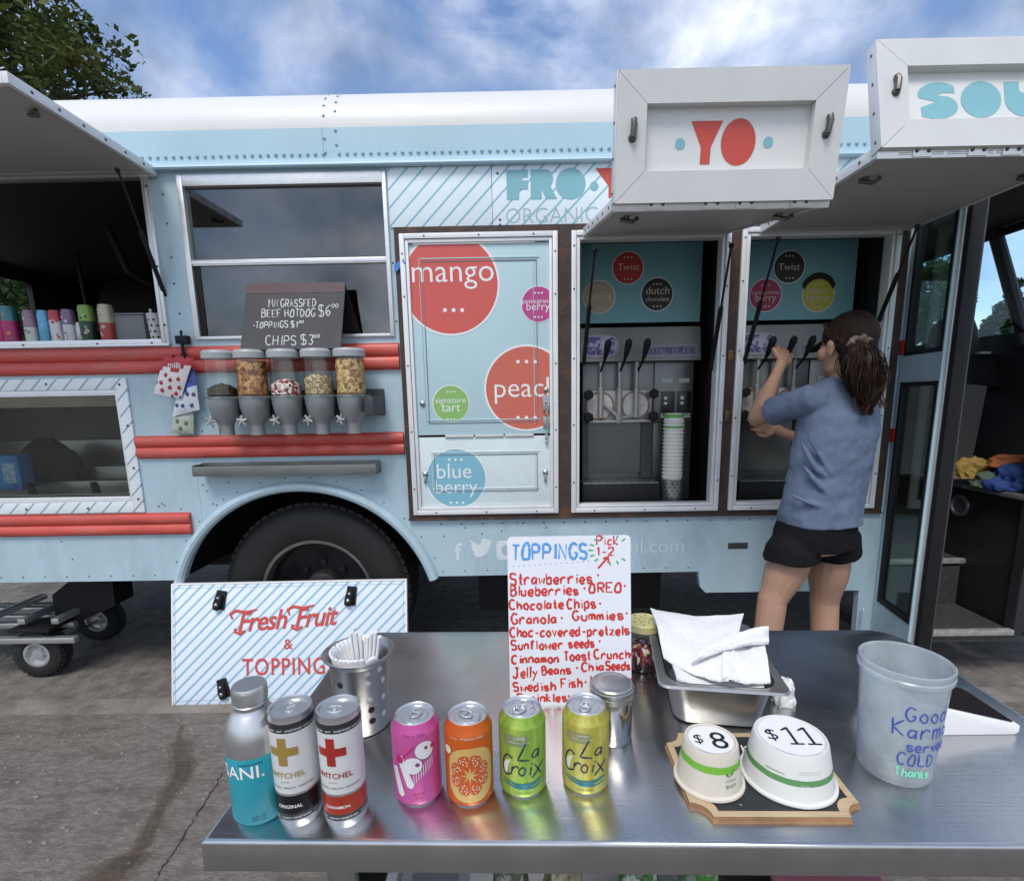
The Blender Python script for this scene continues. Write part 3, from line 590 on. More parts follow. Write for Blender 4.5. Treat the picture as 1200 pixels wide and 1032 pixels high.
# web address and icons on the skirt
mb = MB(); yM = YB-.001
me = fit_text('f', height=.085, offset=.02); mb.mesh(me, wallM(bz(533, 655)[0], yM, bz(533, 655)[1]))
PALE = mat('pale_ink', (.62, .69, .72), .5, var=.1, scale=30)
TP(mb, 'icon', PALE, smooth=0, norm=False); mb = MB()
bird = [(0, 2), (1.5, 1.2), (2.2, 1.4), (1, 2.4), (2, 3), (.3, 4.2), (1.2, 4.6), (.2, 6), (1, 6.2), (.1, 8), (.6, 8.6), (2.4, 6.9), (4.6, 6.0), (4.7, 7.6), (5.6, 8.7), (7, 8.8), (7.9, 8.2), (9.2, 8.7), (8.6, 7.6), (9.8, 7.4), (8.8, 6.5), (8.5, 4.4), (7.2, 2.2), (5, .8), (2.6, .6)]
x0, z0 = bz(551, 654.5); k = (bz(578, 654)[0]-x0)/9.8; mb.mesh(shape_mesh([[(x0+a*k, z0+b*k) for a, b in bird]]), wallM(0, yM, 0))
TP(mb, 'icon', PALE, smooth=0, norm=False); mb = MB(); x0, z0 = bz(582, 656); mb.mesh(shape_mesh([rrect(x0, x0+.10, z0, z0+.10, .022), circ(x0+.05, z0+.05, .026, 24)]), wallM(0, yM, 0)); 
TP(mb, 'icon', PALE, smooth=0, norm=False); mb = MB(); w6 = bz(801, 645)[0]-bz(735, 645)[0]; me = fit_text('froyosoul.com', width=w6*2.12, offset=-.012); mb.mesh(me, wallM(bz(801, 645)[0]-w6*2.12, yM, bz(770, 647)[1]))
TP(mb, 'lettering', mat('pale_ink', (.62, .69, .72), .5, var=.1, scale=30), smooth=0, norm=False)
# blue masking tape bit on the surround
mb = MB(); mb._m([(bz(463, 312)[0], YB-.022, bz(463, 312)[1]), (bz(464, 322)[0], YB-.024, bz(464, 322)[1]), (bz(470, 316)[0], YB-.028, bz(470, 316)[1]), (bz(477, 311)[0], YB-.0305, bz(477, 311)[1]), (bz(474, 305)[0], YB-.0306, bz(474, 305)[1])], [(0, 1, 2, 3, 4)])
TP(mb, 'tape', mat('tape_blue', (.05, .22, .55), .6), smooth=0)
# wheel arch lip and well
mb = MB(); N_ = 48
aa = [PI-a0+.02+(2*a0-PI-.04)*k/N_ for k in range(N_+1)]
mb.tube([(AX+(AR+.012)*math.cos(t), YB-.012, AZ+(AR+.012)*math.sin(t)) for t in aa], .024, 10, 0, True)
TP(mb, 'wheel_arch', BLUE)
mb = MB(); q = [(AX+(AR+.03)*math.cos(t), AZ+(AR+.03)*math.sin(t)) for t in aa]
vs = [(x, YB+.03, z) for x, z in q]+[(x, YB+.95, z) for x, z in q]; n1 = len(q); mb._m(vs, [(i, i+1, i+1+n1, i+n1) for i in range(n1-1)]+[tuple(range(n1, 2*n1))]); TP(mb, 'wheel_well', BLACK)
# wheels: a dual at the rear arch, far side too, and the front pair further right
TYRE = mat('tyre', (.011, .011, .011), .72, var=.25, scale=20, bump=.2, bscale=60)
RIMM = mat('wheel_rim', (.045, .045, .045), .45, .5, var=.3, scale=10); RIML = mat('wheel_rim_edge', (.20, .19, .18), .45, .6, var=.2, scale=20)
def wheel(x, y, sgn=1, lab=None):
    R_, cz = .475, GZ+.475; M = Matrix.Translation((x, y, cz)) @ Matrix.Rotation(PI/2*sgn, 4, 'X')
    q = MB(); q.lathe([(.28, .0), (.30, .012), (.37, .022), (.43, .018), (.455, .0), (R_, -.03), (R_, -.24), (.44, -.27), (.30, -.27), (.28, -.25)], 64, 0, M, cap=False)
    for k in range(64):
        t = 2*PI*k/64
        for dz in (-.045, -.205): q.box(R_-.012, R_+.004, -.018, .018, dz-.03, dz+.03, 0, 0, M @ Matrix.Rotation(t+dz, 4, 'Z'))
    w = TP(q, 'wheel', TYRE, label=lab)
    q = MB(); q.lathe([(.282, -.002), (.288, .006), (.272, .004), (.262, -.04), (.25, -.10), (.10, -.13), (.09, -.06), (.06, -.05), (.0001, -.05)], 48, 0, M, mats=[1, 1, 1, 0, 0, 0, 0, 0], cap=False)
    for k in range(8):
        t = 2*PI*k/8; q.lathe([(.016, 0), (.016, .03), (.0001, .03)], 6, 0, M @ Matrix.Rotation(t, 4, 'Z') @ Matrix.Translation((.14, 0, -.13)), cap=False)
    TP(q, 'rim', [RIMM, RIML], w)
wheel(-1.07, YB+.10, lab='rear wheel half hidden behind the fresh fruit sign'); wheel(-1.07, YB+2.18, -1)
mb = MB(); mb.tube([(-1.07, YB+.3, .36), (-1.07, FWY-.3, .36)], .07, 12); mb.box(-1.3, -.8, YB+.98, YB+1.4, .25, .55, 0, .05); mb.box(XL, 1.6, YB+.6, YB+.7, .42, .56, 0); mb.box(XL, 1.6, FWY-.7, FWY-.6, .42, .56, 0); mb.box(-.25, .75, YB+.25, YB+.95, .24, .56, 0, .02); mb.box(.1, 1.5, YB+1.2, YB+1.8, .2, .56, 0, .02); TP(mb, 'chassis', BLACK)
mb = MB(); mb._m([(at(265, 625, YB+.16).x, YB+.16, at(265, 625, YB).z), (at(281, 627, YB+.16).x, YB+.16, .75), (at(265, 637, YB+.16).x, YB+.17, .70)], [(0, 1, 2)]); mb.done('x', BLACK) if False else mb.bm.free()
# steel ledge under the dispensers
mb = MB(); x0, x1, z = -1.525, -.675, 1.065
mb.box(x0, x1, YB-.085, YB, z, z+.004, 0); mb.box(x0, x1, YB-.087, YB-.084, z, z+.045, 0, .001); mb.box(x0, x0+.003, YB-.085, YB, z, z+.05); mb.box(x1-.003, x1, YB-.085, YB, z, z+.05); mb.box(x0, x1, YB-.004, YB-.001, z, z+.055)
TP(mb, 'ledge', DSTEEL)
# the lifted hatch flaps: underside panel with its edge frame, then the upright sign board hinged to it
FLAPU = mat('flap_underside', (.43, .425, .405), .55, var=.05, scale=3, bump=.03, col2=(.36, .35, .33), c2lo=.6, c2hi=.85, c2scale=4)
GREYW = mat('board_white', (.60, .61, .595), .5, var=.035, scale=8, bump=.05, col2=(.52, .52, .49), c2lo=.62, c2hi=.82, c2scale=7)
DETAIL = mat('hardware_dark', (.12, .115, .11), .4, .7)
def flap(x0, x1, yr, zr, yf, zf, yt, zt, lab, letters=None, fw=.085, struts=True):
    M = frameM((x0, yr, zr), (1, 0, 0), (0, yf-yr, zf-zr)); L = math.hypot(yf-yr, zf-zr); w = x1-x0   # n = down (underside) or up
    dn = 1 if (M.to_3x3() @ Vector((0, 0, 1))).z < 0 else -1
    q = MB(); q.M = M
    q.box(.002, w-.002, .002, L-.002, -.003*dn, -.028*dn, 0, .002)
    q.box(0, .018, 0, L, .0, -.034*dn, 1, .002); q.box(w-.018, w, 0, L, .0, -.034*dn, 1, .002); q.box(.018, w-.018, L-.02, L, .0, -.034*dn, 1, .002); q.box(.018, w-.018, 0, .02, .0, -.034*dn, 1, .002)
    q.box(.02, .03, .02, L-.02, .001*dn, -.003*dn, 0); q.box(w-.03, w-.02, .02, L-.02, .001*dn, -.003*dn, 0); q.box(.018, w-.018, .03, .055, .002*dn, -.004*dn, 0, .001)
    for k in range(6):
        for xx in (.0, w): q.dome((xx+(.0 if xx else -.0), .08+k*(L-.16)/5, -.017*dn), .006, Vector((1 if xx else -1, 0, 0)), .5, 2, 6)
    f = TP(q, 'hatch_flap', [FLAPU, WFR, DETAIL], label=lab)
    # little clips on the underside
    q = MB(); q.M = M
    for xx in (.07, w-.07): q.tube([(xx-.02, L-.16, .008*dn), (xx+.02, L-.15, .016*dn), (xx+.03, L-.13, .008*dn)], .007, 8); q.dome((xx, L-.16, .0), .012, Vector((0, 0, dn)), .8, 0, 8)
    TP(q, 'clip', DETAIL, f)
    if yt is None: return f
    H = math.hypot(yt-yf, zt-zf)
    B = frameM((x0, yf, zf+.012), (1, 0, 0), (0, yt-yf, zt-zf))
    q = MB(); q.M = B; t = .022
    for pts in ([(0, 0), (w, 0), (w-fw, fw*.96), (fw, fw*.96)], [(w, 0.0015), (w, H-.0015), (w-fw+.0015, H-fw*.96), (w-fw+.0015, fw*.96)], [(w, H), (0, H), (fw, H-fw*.96), (w-fw, H-fw*.96)], [(0, H-.0015), (0, .0015), (fw-.0015, fw*.96), (fw-.0015, H-fw*.96)]):
        q.prism(pts, -.02, t, 0, plane='xy')
    q.box(.001, w-.001, .001, H-.001, -.024, -.019, 0)
    q.box(-.003, -.0005, .002, H-.002, -.022, t+.001, 1, .001)
    for k in range(4): q.dome((-.003, .03+k*(H-.06)/3, 0), .005, Vector((-1, 0, 0)), .6, 2, 6)
    sb = TP(q, 'sign_board', [GREYW, WFR, DETAIL], f)
    q = MB(); q.M = B; q.box(fw*.9, w-fw*.9, fw*.9, H-fw*.9, -.018, -.006); TP(q, 'sign_panel', mat('sign_panel_white', (.68, .69, .675), .5, var=.03, scale=6, bump=.03), f)
    if letters:
        q = MB(); letters(q, B @ Matrix.Translation((0, 0, -.005)), w, H); TP(q, 'lettering', [CYAN, DRED], f, smooth=0, norm=False)
    q = MB(); q.M = M; q.box(0.0, w, L-.001, L+.004, .006*dn, -.032*dn, 0, .001)
    for xx in (.10, .26, .36, .52) if w > .5 else (.1, w-.1):
        q.box(xx, xx+.055, L+.003, L+.008, .004*dn, -.03*dn, 0, .001)
        for d in (.01, .045): q.dome((xx+d, L+.008, -.012*dn), .006, Vector((0, 1, 0)), .8, 1, 8)
    q.M = B
    for xx in (.06, .2, .34): q.tube([(xx*w/.64, -.006, -.0), (xx*w/.64+.13, -.006, -.0)], .005, 8)
    TP(q, 'hinge', [ALU, DETAIL], f)
    for xx in (.045, w-.045):
        q = MB(); q.M = B; q.dome((xx, H*.5, t), .012, Vector((0, 0, 1)), .9, 0, 10); q.tube([(xx, H*.5, t+.008), (xx+.003, H*.5+.03, t+.012), (xx+.002, H*.5+.045, t+.006)], .009, 8); TP(q, 'latch', DETAIL, f)
    return f
def yo(q, M, w, H):
    k = w/.64
    put(q, letterY(), .225*k, H*.315, .085*k, H*.33, 1, M); put(q, letterO(), .308*k, H*.31, .10*k, H*.34, 1, M)
    for xx, zz in ((.19, .475), (.445, .475)): q.mesh(shape_mesh([circ(xx*k, H*zz, .0145, 20)]), M, 0)
def soul(q, M, w, H):
    for i, f in enumerate((letterS, letterO, letterU, letterL)): put(q, f(), .128+.128*i, H*.33, .118 if i != 3 else .085, H*.32, 0, M)
FY = flap(.280, .915, YB-.03, 2.085, 1.655, 1.940, 1.62, 2.268, 'lifted hatch flap with the YO sign board', yo)
FS = flap(1.05, 1.70, YB-.03, 2.085, 1.665, 2.072, 1.735, 2.388, 'lifted hatch flap with the SOUL sign board', soul)
FLf = flap(-3.6, -1.560, YB-.01, 2.366, 1.78, 2.376, None, None, 'long plain flap raised over the drinks window')
def strut(a, b, par):
    a, b = Vector(a), Vector(b); m = a.lerp(b, .45); q = MB(); q.tube([a, m], .0045, 8); q.tube([m, b], .0095, 8); q.dome(a, .011, Vector((0, -1, 0)), 1, 0, 8); q.dome(b, .011, Vector((0, -1, 0)), 1, 0, 8); TP(q, 'gas_strut', BLACK, par)
strut(at(697, 293, 2.10), at(684, 425, YB-.01), FY); strut(at(857, 288, 2.05), at(833, 432, YB-.01), FY)
strut(at(912, 280, 2.0), at(872, 425, YB-.01), FS); strut(at(1075, 266, 2.0), at(1030, 375, YB-.01), FS)
strut(at(138, 200, 2.25), at(193, 345, YB+.0), FLf)
# red marker lamp beside the door
for py in (407, 509):
    q = MB(); x, z = at(1046, py, YB).x, at(1046, py, YB).z; q.box(1.725, 1.758, YB-.03, YB, z-.035, z+.03, 0, .008); TP(q, 'marker_lamp', mat('lamp_red', (.5, .02, .02), .25, coat=.5))
# ------------------------------------------------------------------ the cab: folding door, steps, seat, windscreen
def onX(x, y, X): v = ray(x, y); v = v*(X/v.x); return Vector((v.x, v.y, v.z+CAM_H))
mb = MB(); hp, op = Vector((1.748, YB-.01, 0)), Vector((1.702, 2.14, 0)); DL = (op-hp).length
M = frameM(hp, op-hp, (0, 0, 1)); mb.M = M                    # u from hinge outward, v up
def dring(q, u0, u1, v0, v1): return [(u0, v0), (u1, v0), (u1, v1), (u0, v1)]
mb.mesh(shape_mesh([dring(0, 0, DL, .19, 2.33), dring(0, .034, DL-.012, .395, 1.432), dring(0, .034, DL-.012, 1.560, 2.26)], .013))
DOORF = TP(mb, 'entrance_door', BLUE, label='pale blue folding cab door standing open with two glass panes')
mb = MB(); mb.M = M
for v0, v1 in ((.395, 1.432), (1.56, 2.26)): mb.mesh(shape_mesh([dring(0, .028, DL-.006, v0-.006, v1+.006), dring(0, .044, DL-.022, v0+.012, v1-.012)], .016))
TP(mb, 'seal', BLACK, DOORF)
for v0, v1 in ((.395, 1.432), (1.56, 2.26)):
    mb = MB(); mb.M = M; mb.box(.04, DL-.018, v0+.008, v1-.008, -.002, .002); TP(mb, 'pane', GLASSG, DOORF)
mb = MB(); mb.box(1.700, 1.708, 2.128, 2.14, .19, 2.33, 1, .002); mb.box(1.706, 1.765, 2.105, 2.142, .17, 2.34, 0, .012); mb.box(1.765, 1.773, 2.112, 2.135, .17, 2.34, 2, .003); TP(mb, 'edge_rubber', [BLACK, ALU, DGREY], DOORF)
mb = MB(); mb.box(1.825, 1.85, 2.14, 2.43, .19, 2.33, 0, .004); mb.bm.free()
mb = MB()
for z in (.30, .62, 1.15, 1.9): mb.tube([(1.752, YB-.022, z), (1.752, YB-.022, z+.09)], .008, 8); mb.box(1.735, 1.75, YB-.016, YB-.01, z, z+.09, 0, .002)
TP(mb, 'hinge', BLUE, DOORF)
mb = MB(); mb.tube([at(1008, 742, YB-.03), at(1012, 715, YB-.03), at(1012, 712, YB-.02)], .004, 6); TP(mb, 'door_rod', BLUE, DOORF)
STEPM = mat('step_tread', (.035, .034, .033), .8, var=.3, scale=30, bump=.3); NOSE = mat('step_nosing', (.36, .35, .33), .5, .3, var=.35, scale=25)
mb = MB(); mb.box(1.77, 2.45, YB-.005, 2.80, .17, .205, 0); mb.box(1.77, 2.45, YB-.012, YB+.02, .185, .212, 1, .003); mb.box(1.77, 2.45, 2.80, 2.82, .20, .44, 0); mb.box(1.77, 2.47, 2.80, 3.12, .43, .465, 0); mb.box(1.77, 2.47, 2.79, 2.815, .445, .472, 1, .003); mb.box(1.77, 2.47, 3.12, 3.14, .46, .66, 0); mb.box(1.77, 2.45, YB, 2.8, .15, .17, 0); TP(mb, 'entry_steps', [STEPM, NOSE])
BOXM = mat('cab_box_black', (.013, .013, .014), .5, var=.25, scale=10, bump=.05)
mb = MB(); mb.box(2.47, 3.04, YB+.03, 3.30, .16, .86, 0, .008); TP(mb, 'cab_box', BOXM)
mb = MB(); mb.box(2.44, 3.04, YB+.02, 3.3, .862, .89, 0, .004); mb.box(2.435, 2.446, YB+.02, 3.3, .866, .886, 0, .002); TP(mb, 'cab_shelf', mat('shelf_edge', (.14, .14, .14), .5, .3, var=.2))
p = onX(1125, 592, 2.468); mb = MB(); Mx = Matrix.Translation(p) @ Matrix.Rotation(-PI/2, 4, 'Y')
mb.lathe([(.062, 0), (.060, .012), (.046, .014), (.044, .004), (.0001, .003)], 32, 0, Mx, mats=[0, 0, 0, 1, 1]); TP(mb, 'socket_ring', [STEEL, DGREY])
DASH = mat('dash_grey', (.085, .085, .09), .6, var=.15, scale=4, bump=.1, bscale=120)
mb = MB(); mb.prism([(3.20, .89), (3.30, .89), (3.42, 1.40), (3.38, 1.45), (3.16, 1.42)], 2.2, 2.78, plane='yz'); TP(mb, 'dash_panel', DASH)
mb = MB(); mb.prism([(3.34, 1.42), (3.50, 1.42), (3.50, 1.60), (3.40, 1.60)], 2.1, 3.04, plane='yz'); mb.box(2.1, 3.04, 3.39, 3.52, 1.60, 1.62, 0, .004); TP(mb, 'dash_top', BLACK)
q = MB(); q.box(2.62, 2.70, 3.38, 3.46, 1.622, 1.64, 0, .006); q.box(2.78, 2.82, 3.38, 3.42, 1.622, 1.635, 1, .004); q.box(2.90, 2.97, 3.38, 3.42, 1.622, 1.637, 1, .004)
tag(q.done('dashboard_clutter', [mat('clutter_yellow', (.42, .32, .03), .5), mat('clutter_white', (.5, .5, .5), .5)]), 'small yellow strap and white slips on the dashboard', 'clutter')
mb = MB()
sp = [(2.80, 1.612, .15, .05), (2.80, 1.64, .15, .05), (2.80, 1.70, .15, .05), (2.80, 1.78, .14, .05), (2.81, 1.845, .10, .045), (2.81, 1.86, .04, .02)]
vs = []; 
for cx, z, w, d in sp: vs += [(cx+w*math.copysign(abs(math.cos(t))**.5, math.cos(t)), 3.44+d*math.copysign(abs(math.sin(t))**.6, math.sin(t))+.06*(z-1), z) for t in [2*PI*k/24 for k in range(24)]]
mb._m(vs, [(i*24+k, i*24+(k+1) % 24, (i+1)*24+(k+1) % 24, (i+1)*24+k) for i in range(5) for k in range(24)]+[tuple(range(120, 144)), tuple(range(23, -1, -1))])
TP(mb, 'driver_seat', mat('seat_black', (.03, .03, .032), .7, var=.2, scale=12, bump=.15), smooth=60)
mb = MB(); mb.box(3.02, 3.06, YB, FWY, .2, 1.74); mb.box(3.02, 3.06, YB, FWY, 2.40, 2.62); mb.box(3.02, 3.06, YB, YB+.06, 1.74, 2.40); mb.box(3.02, 3.06, FWY-.08, FWY, 1.74, 2.4); mb.box(2.45, 3.06, YB, YB+.05, .2, .5); mb.box(2.452, 2.50, YB-.004, YB+.05, .18, ZT); mb.box(2.5, 3.06, YB, YB+.05, .5, 1.55); mb.box(1.74, 2.46, YB+.03, YB+.06, 2.33, 2.45); mb.box(2.2, 3.02, FWY-.5, FWY-.02, 2.36, 2.44)
mb.tube([(3.01, YB+.1, 2.36), (3.01, FWY-.1, 2.36)], .025, 8); TP(mb, 'cab_frame', DARK)
a, b = onX(1165, 268, 3.0), onX(1203, 405, 3.0)
mb = MB(); mb.tube([a, b], .038, 10); TP(mb, 'windscreen_pillar', DGREY)
mb = MB(); mb.box(3.03, 3.034, YB+.06, FWY-.08, 1.742, 2.398); TP(mb, 'windscreen', glass('windscreen_glass', (.84, .93, .96), .03))
mb = MB(); mb.tube([onX(1172, 385, 2.95), onX(1190, 378, 2.95)], .006, 6); mb.tube([onX(1190, 378, 2.95), onX(1200, 388, 2.97)], .012, 6); TP(mb, 'wiper', BLACK)
# clothes and bags heaped on the cab shelf
def heap(name, label, cat, c, sx, sy, sz, m, seed, group=None, z=None, crumple=.35):
    q = MB(); bmesh.ops.create_icosphere(q.bm, subdivisions=5, radius=1)
    for v in q.bm.verts:
        d = v.co.copy(); nn = 1+crumple*noise.noise(d*1.7+Vector((seed, 0, 0)))+.7*crumple*(.35-abs(noise.noise(d*3.1+Vector((0, seed, 0)))))+.35*crumple*(.3-abs(noise.noise(d*7+Vector((seed, seed, 0)))))
        v.co = Vector((d.x*sx*nn, d.y*sy*nn, max(d.z, -.25)*sz*nn))
        v.co.z = max(v.co.z, -.22*sz)
    o = q.done(name, m, smooth=70); o.location = Vector(c)+Vector((0, 0, .22*sz)); return tag(o, label, cat, group)
CLM = lambda n, c: mat(n, c, .85, var=.2, scale=25, bump=.3, bscale=90)
heap('bag', 'blue fabric bag lying on the black cab shelf', 'bag', (2.60, 2.66, .892), .17, .12, .10, CLM('cloth_blue', (.012, .04, .17)), 2)
heap('towel', 'orange folded cloth on top of the blue bag', 'cloth', (2.63, 2.76, .99), .12, .09, .05, CLM('cloth_orange', (.27, .085, .025)), 5)
heap('towel', 'yellow cloth heaped behind the blue bag', 'cloth', (2.50, 2.86, .925), .09, .08, .08, CLM('cloth_yellow', (.26, .17, .04)), 7)
heap('towel', 'grey green cloth crumpled between the yellow cloth and the blue bag', 'cloth', (2.49, 2.72, .892), .08, .09, .06, CLM('cloth_green', (.07, .10, .07)), 9)
# ------------------------------------------------------------------ frozen yogurt machines
def machine(z0):
    t = thing('soft_serve_machine', '', 'soft serve machine', (0, 0, 0))
    GM = mat('machine_grey', (.16, .165, .16), .34, .65, var=.08, scale=5); GM2 = mat('machine_panel', (.12, .125, .12), .32, .7, var=.12, scale=3)
    q = MB(); q.box(0, .56, .02, .58, .0, .76, 0, .006); q.box(.36, .555, .006, .02, .04, .40, 1, .003); q.box(.36, .555, .006, .02, .405, .70, 0, .003); q.box(.0, .355, .010, .02, .42, .70, 0, .003); q.box(.03, .30, .012, .022, .15, .41, 1); q.box(.0, .03, 0, .02, .12, .41, 2); q.box(.30, .355, 0, .02, .12, .41, 2); q.done('cabinet', [GM, GM2, DGREY], t)
    q = MB(); q.prism([(-.035, .705), (.02, .705), (.02, .865), (-.005, .865)], -.02, .575, 0, plane='yz'); q.box(-.02, .575, -.004, .02, .845, .868, 0, .003); q.done('header_panel', mat('machine_header', (.25, .25, .24), .4, .4, var=.06, scale=5), t)
    VIO = mat('sticker_violet', (.10, .07, .25), .4, var=.5, scale=30, col2=(.42, .42, .50), c2lo=.48, c2hi=.52, c2scale=18); 
    q = MB(); Mh = frameM((0, -.037, .705), (1, 0, 0), (0, .030, .16)); q.M = Mh; q.mesh(shape_mesh([rrect(-.01, .175, .022, .128, .05, 8)]), Matrix.Translation((0, 0, .001)), 1); q.mesh(shape_mesh([rrect(-.002, .165, .03, .12, .044, 8)]), Matrix.Translation((0, 0, .002)), 0)
    q.mesh(shape_mesh([rect(.30, .56, .02, .075)]), Matrix.Translation((0, 0, .001)), 1); q.mesh(shape_mesh([rect(.305, .555, .025, .07)]), Matrix.Translation((0, 0, .0018)), 2); 
    script(q, 'ELECTRO FREEZE', .312, .034, .026, .005, 3, width=.235, z=.0022)
    q.done('sticker', [VIO, mat('sticker_pale', (.36, .36, .42), .4), mat('sticker_lilac', (.24, .23, .30), .4), mat('sticker_ink', (.06, .04, .17), .4)], t, smooth=0)
    q = MB(); q.box(.015, .345, -.012, .012, .415, .565, 0, .006); q.done('dispensing_door', mat('door_steel', (.34, .32, .31), .35, .5, var=.15, scale=12), t)
    FROZ = mat('frozen_window', (.52, .50, .47), .3, var=.25, scale=30); RNG = mat('seal_ring', (.28, .17, .13), .5)
    for x in (.085, .262):
        q = MB(); Mz = Matrix.Translation((x, -.012, .49)) @ Matrix.Rotation(PI/2, 4, 'X'); q.lathe([(.072, 0), (.072, .006), (.066, .007), (.063, .003), (.0001, .003)], 36, 0, Mz, mats=[1, 1, 1, 0, 0]); q.done('freezer_window', [FROZ, RNG], t)
    q = MB(); PW = mat('spout_white', (.36, .36, .35), .3, .3, var=.1)
    for x in (.085, .178, .262): q.tube([(x, -.03, .70), (x, -.03, .58), (x, -.03, .575), (x, -.03, .43)], [.010, .010, .014, .014], 12)
    q.tube([(.095, -.03, .50), (.178, -.034, .43)], .009, 8); q.tube([(.255, -.03, .44), (.178, -.034, .425)], .009, 8); q.tube([(.178, -.034, .45), (.178, -.034, .405)], .018, 6); q.box(.02, .34, -.035, 0, .405, .418, 0, .004); q.done('spouts', PW, t)
    for x in (.035, .335):
        for z in (.435, .545):
            q = MB(); q.M = Matrix.Translation((x-.012 if x < .1 else x+.01, -.02, z)); q.lathe([(.010, 0), (.012, .02), (.024, .022), (.026, .034), (.018, .04), (.0001, .04)], 6, 0, Matrix.Rotation(PI/2, 4, 'X')); q.done('knob', BLACK, t)
    for x in (.098, .195, .283):
        q = MB(); q.tube([(x-.015, -.035, .655), (x-.006, -.085, .70), (x, -.105, .735), (x+.005, -.125, .775), (x+.007, -.13, .79), (x+.008, -.133, .80)], [.005, .006, .012, .017, .015, .006], 12); q.done('lever', BLACK, t)
    for x in (.395, .478):
        q = MB(); q.box(x, x+.068, .0, .006, .45, .555, 0, .002); q.box(x+.014, x+.030, -.002, .001, .515, .53, 1, .001); q.box(x+.014, x+.030, -.002, .001, .49, .503, 1, .001)
        for k in range(4): q.box(x+.002+.017*k, x+.012+.017*k, .001, .0045, .437, .444, 1)
        q.box(x, x+.065, .001, .0045, .425, .433, 1); q.box(x+.0, x+.055, .001, .0045, .598, .618, 2); q.done('control_panel', [mat('panel_black', (.012, .012, .014), .3), mat('button_pale', (.62, .64, .62), .4), mat('tag_pale', (.42, .47, .42), .5)], t)
    q = MB(); q.box(-.02, .375, -.13, .02, .0, .11, 0, .02); q.box(-.01, .365, -.12, .01, .108, .114, 1, .002)
    for k in range(9): q.box(-.002+.04*k, .022+.04*k, -.115, 0, .112, .116, 1, .001)
    q.done('drip_tray', [BLACK, DSTEEL], t); return t
mc = machine(.86); mx0 = at(684, 400, 2.62).x; mc.location = (mx0, 2.65, .862); mc['label'] = 'soft serve machine in the middle hatch with the cup stack beside its tray'; mc['group'] = 'soft serve machines in the truck hatches'
dxm = at(930, 396, 2.52).x-at(735, 402, 2.52).x
m2 = copy_thing(mc, (mx0+dxm-.005, 2.65, .862), 'soft serve machine in the right hatch whose lever the worker is pulling')
# ring of flavour discs on the teal panels
def disc(px, py, rpx, col, lines, dpx, txt='c9c2b4'):
    Y = YB+.198; c = at(px, py, Y); r = (at(px+rpx, py, Y).x-c.x)
    L = [(s, at(a, y, Y).x, at(b, y, Y).x, at(a, y, Y).z) for s, a, b, y in lines]
    flavour(tealp, (c.x, c.z), r, col, L, [(at(px+dx, py+dy, Y).x, at(px+dx, py+dy, Y).z) for dx in (-4, 0, 4) for dy in dpx], (-9, 9, 0, 9), y=Y+.001, txtcol=mat('disc_ink', srgb(txt), .5))
disc(736, 314, 18.5, mat('disc_red', (.40, .03, .025), .5), [('Twist', 724, 749, 317)], (-12.5, 13))
disc(702, 348, 19, mat('disc_tan', (.42, .34, .24), .5), [('vanilla', 685, 717, 351)], (-13, 14))
disc(770, 345, 19, mat('disc_black', (.014, .013, .013), .5), [('dutch', 757, 784, 345), ('chocolate', 757, 784, 353)], (-12, 14))
disc(925, 313, 18.5, MC['disc_black'], [('Twist', 912, 937, 317)], (-13, 13))
disc(897, 346, 19, mat('disc_berry', (.34, .02, .10), .5), [('pomegranate', 881, 913, 345), ('berry', 885, 909, 353)], (-12, 13))
Y_ = YB+.198; c = at(959, 340, Y_); q = MB(); r = at(981, 345, Y_).x-at(959, 345, Y_).x
q.mesh(shape_mesh([circ(c.x, c.z-.005, r*.95, 24, a0=.35, a1=PI-.35)+circ(c.x, c.z-.02, r*.78, 24, a0=PI-.3, a1=.3)]), wallM(0, Y_-.001, 0)); TP(q, 'flavour_decal', BLACK, tealp, smooth=0, norm=False)
disc(959, 346, 19, mat('disc_yellow', (.46, .42, .03), .5), [('mayer', 946, 971, 344), ('lemon', 945, 972, 353)], (-12, 14))
# perforated steel holder with the stack of paper cups
HOLE = mat('hole_dark', (.01, .01, .01), .8)
PAPER = mat('cup_paper', (.74, .72, .66), .65, var=.04, scale=20, bump=.05); GREENB = mat('cup_green', (.13, .36, .08), .6, var=.06)
p = at(786, 580, 2.56); cup0 = (p.x, 2.55, .864)
t = thing('cup_holder', 'perforated steel holder standing on the hatch floor under the paper cups', 'cup holder', cup0)
q = MB(); q.lathe([(.054, 0), (.056, .003), (.056, .125), (.058, .128), (.053, .128), (.053, .004), (.0001, .004)], 32, 0)
for k in range(14):
    for z in range(6):
        a = 2*PI*(k+.5*(z % 2))/14; q.dome((.0558*math.sin(a), -.0558*math.cos(a), .022+.017*z), .0045, Vector((math.sin(a), -math.cos(a), 0)), .15, 1, 6)
q.done('basket', [STEEL, HOLE], t)
t = thing('paper_cup_stack', 'tall stack of white paper cups with a green band at the top', 'paper cups', (cup0[0], cup0[1], .872))
for k in range(18):
    q = MB(); z = .018*k+.03; q.lathe([(.037, z-.02), (.0455, z+.061), (.0500, z+.062), (.0508, z+.066), (.0495, z+.069), (.046, z+.066), (.036, z-.012)], 32, 0, cap=False)
    if k == 17: q.lathe([(.0462, z+.034), (.0484, z+.052)], 32, 1, cap=False)
    q.done('paper_cup', [PAPER, GREENB], t)
q = MB(); z = .018*17+.10; q.lathe([(.047, z), (.047, z+.012), (.042, z+.03), (.040, z+.034), (.0001, z+.034)], 32, 0, mats=[0, 1, 0, 0]); q.done('paper_cup', [PAPER, GREENB], t)
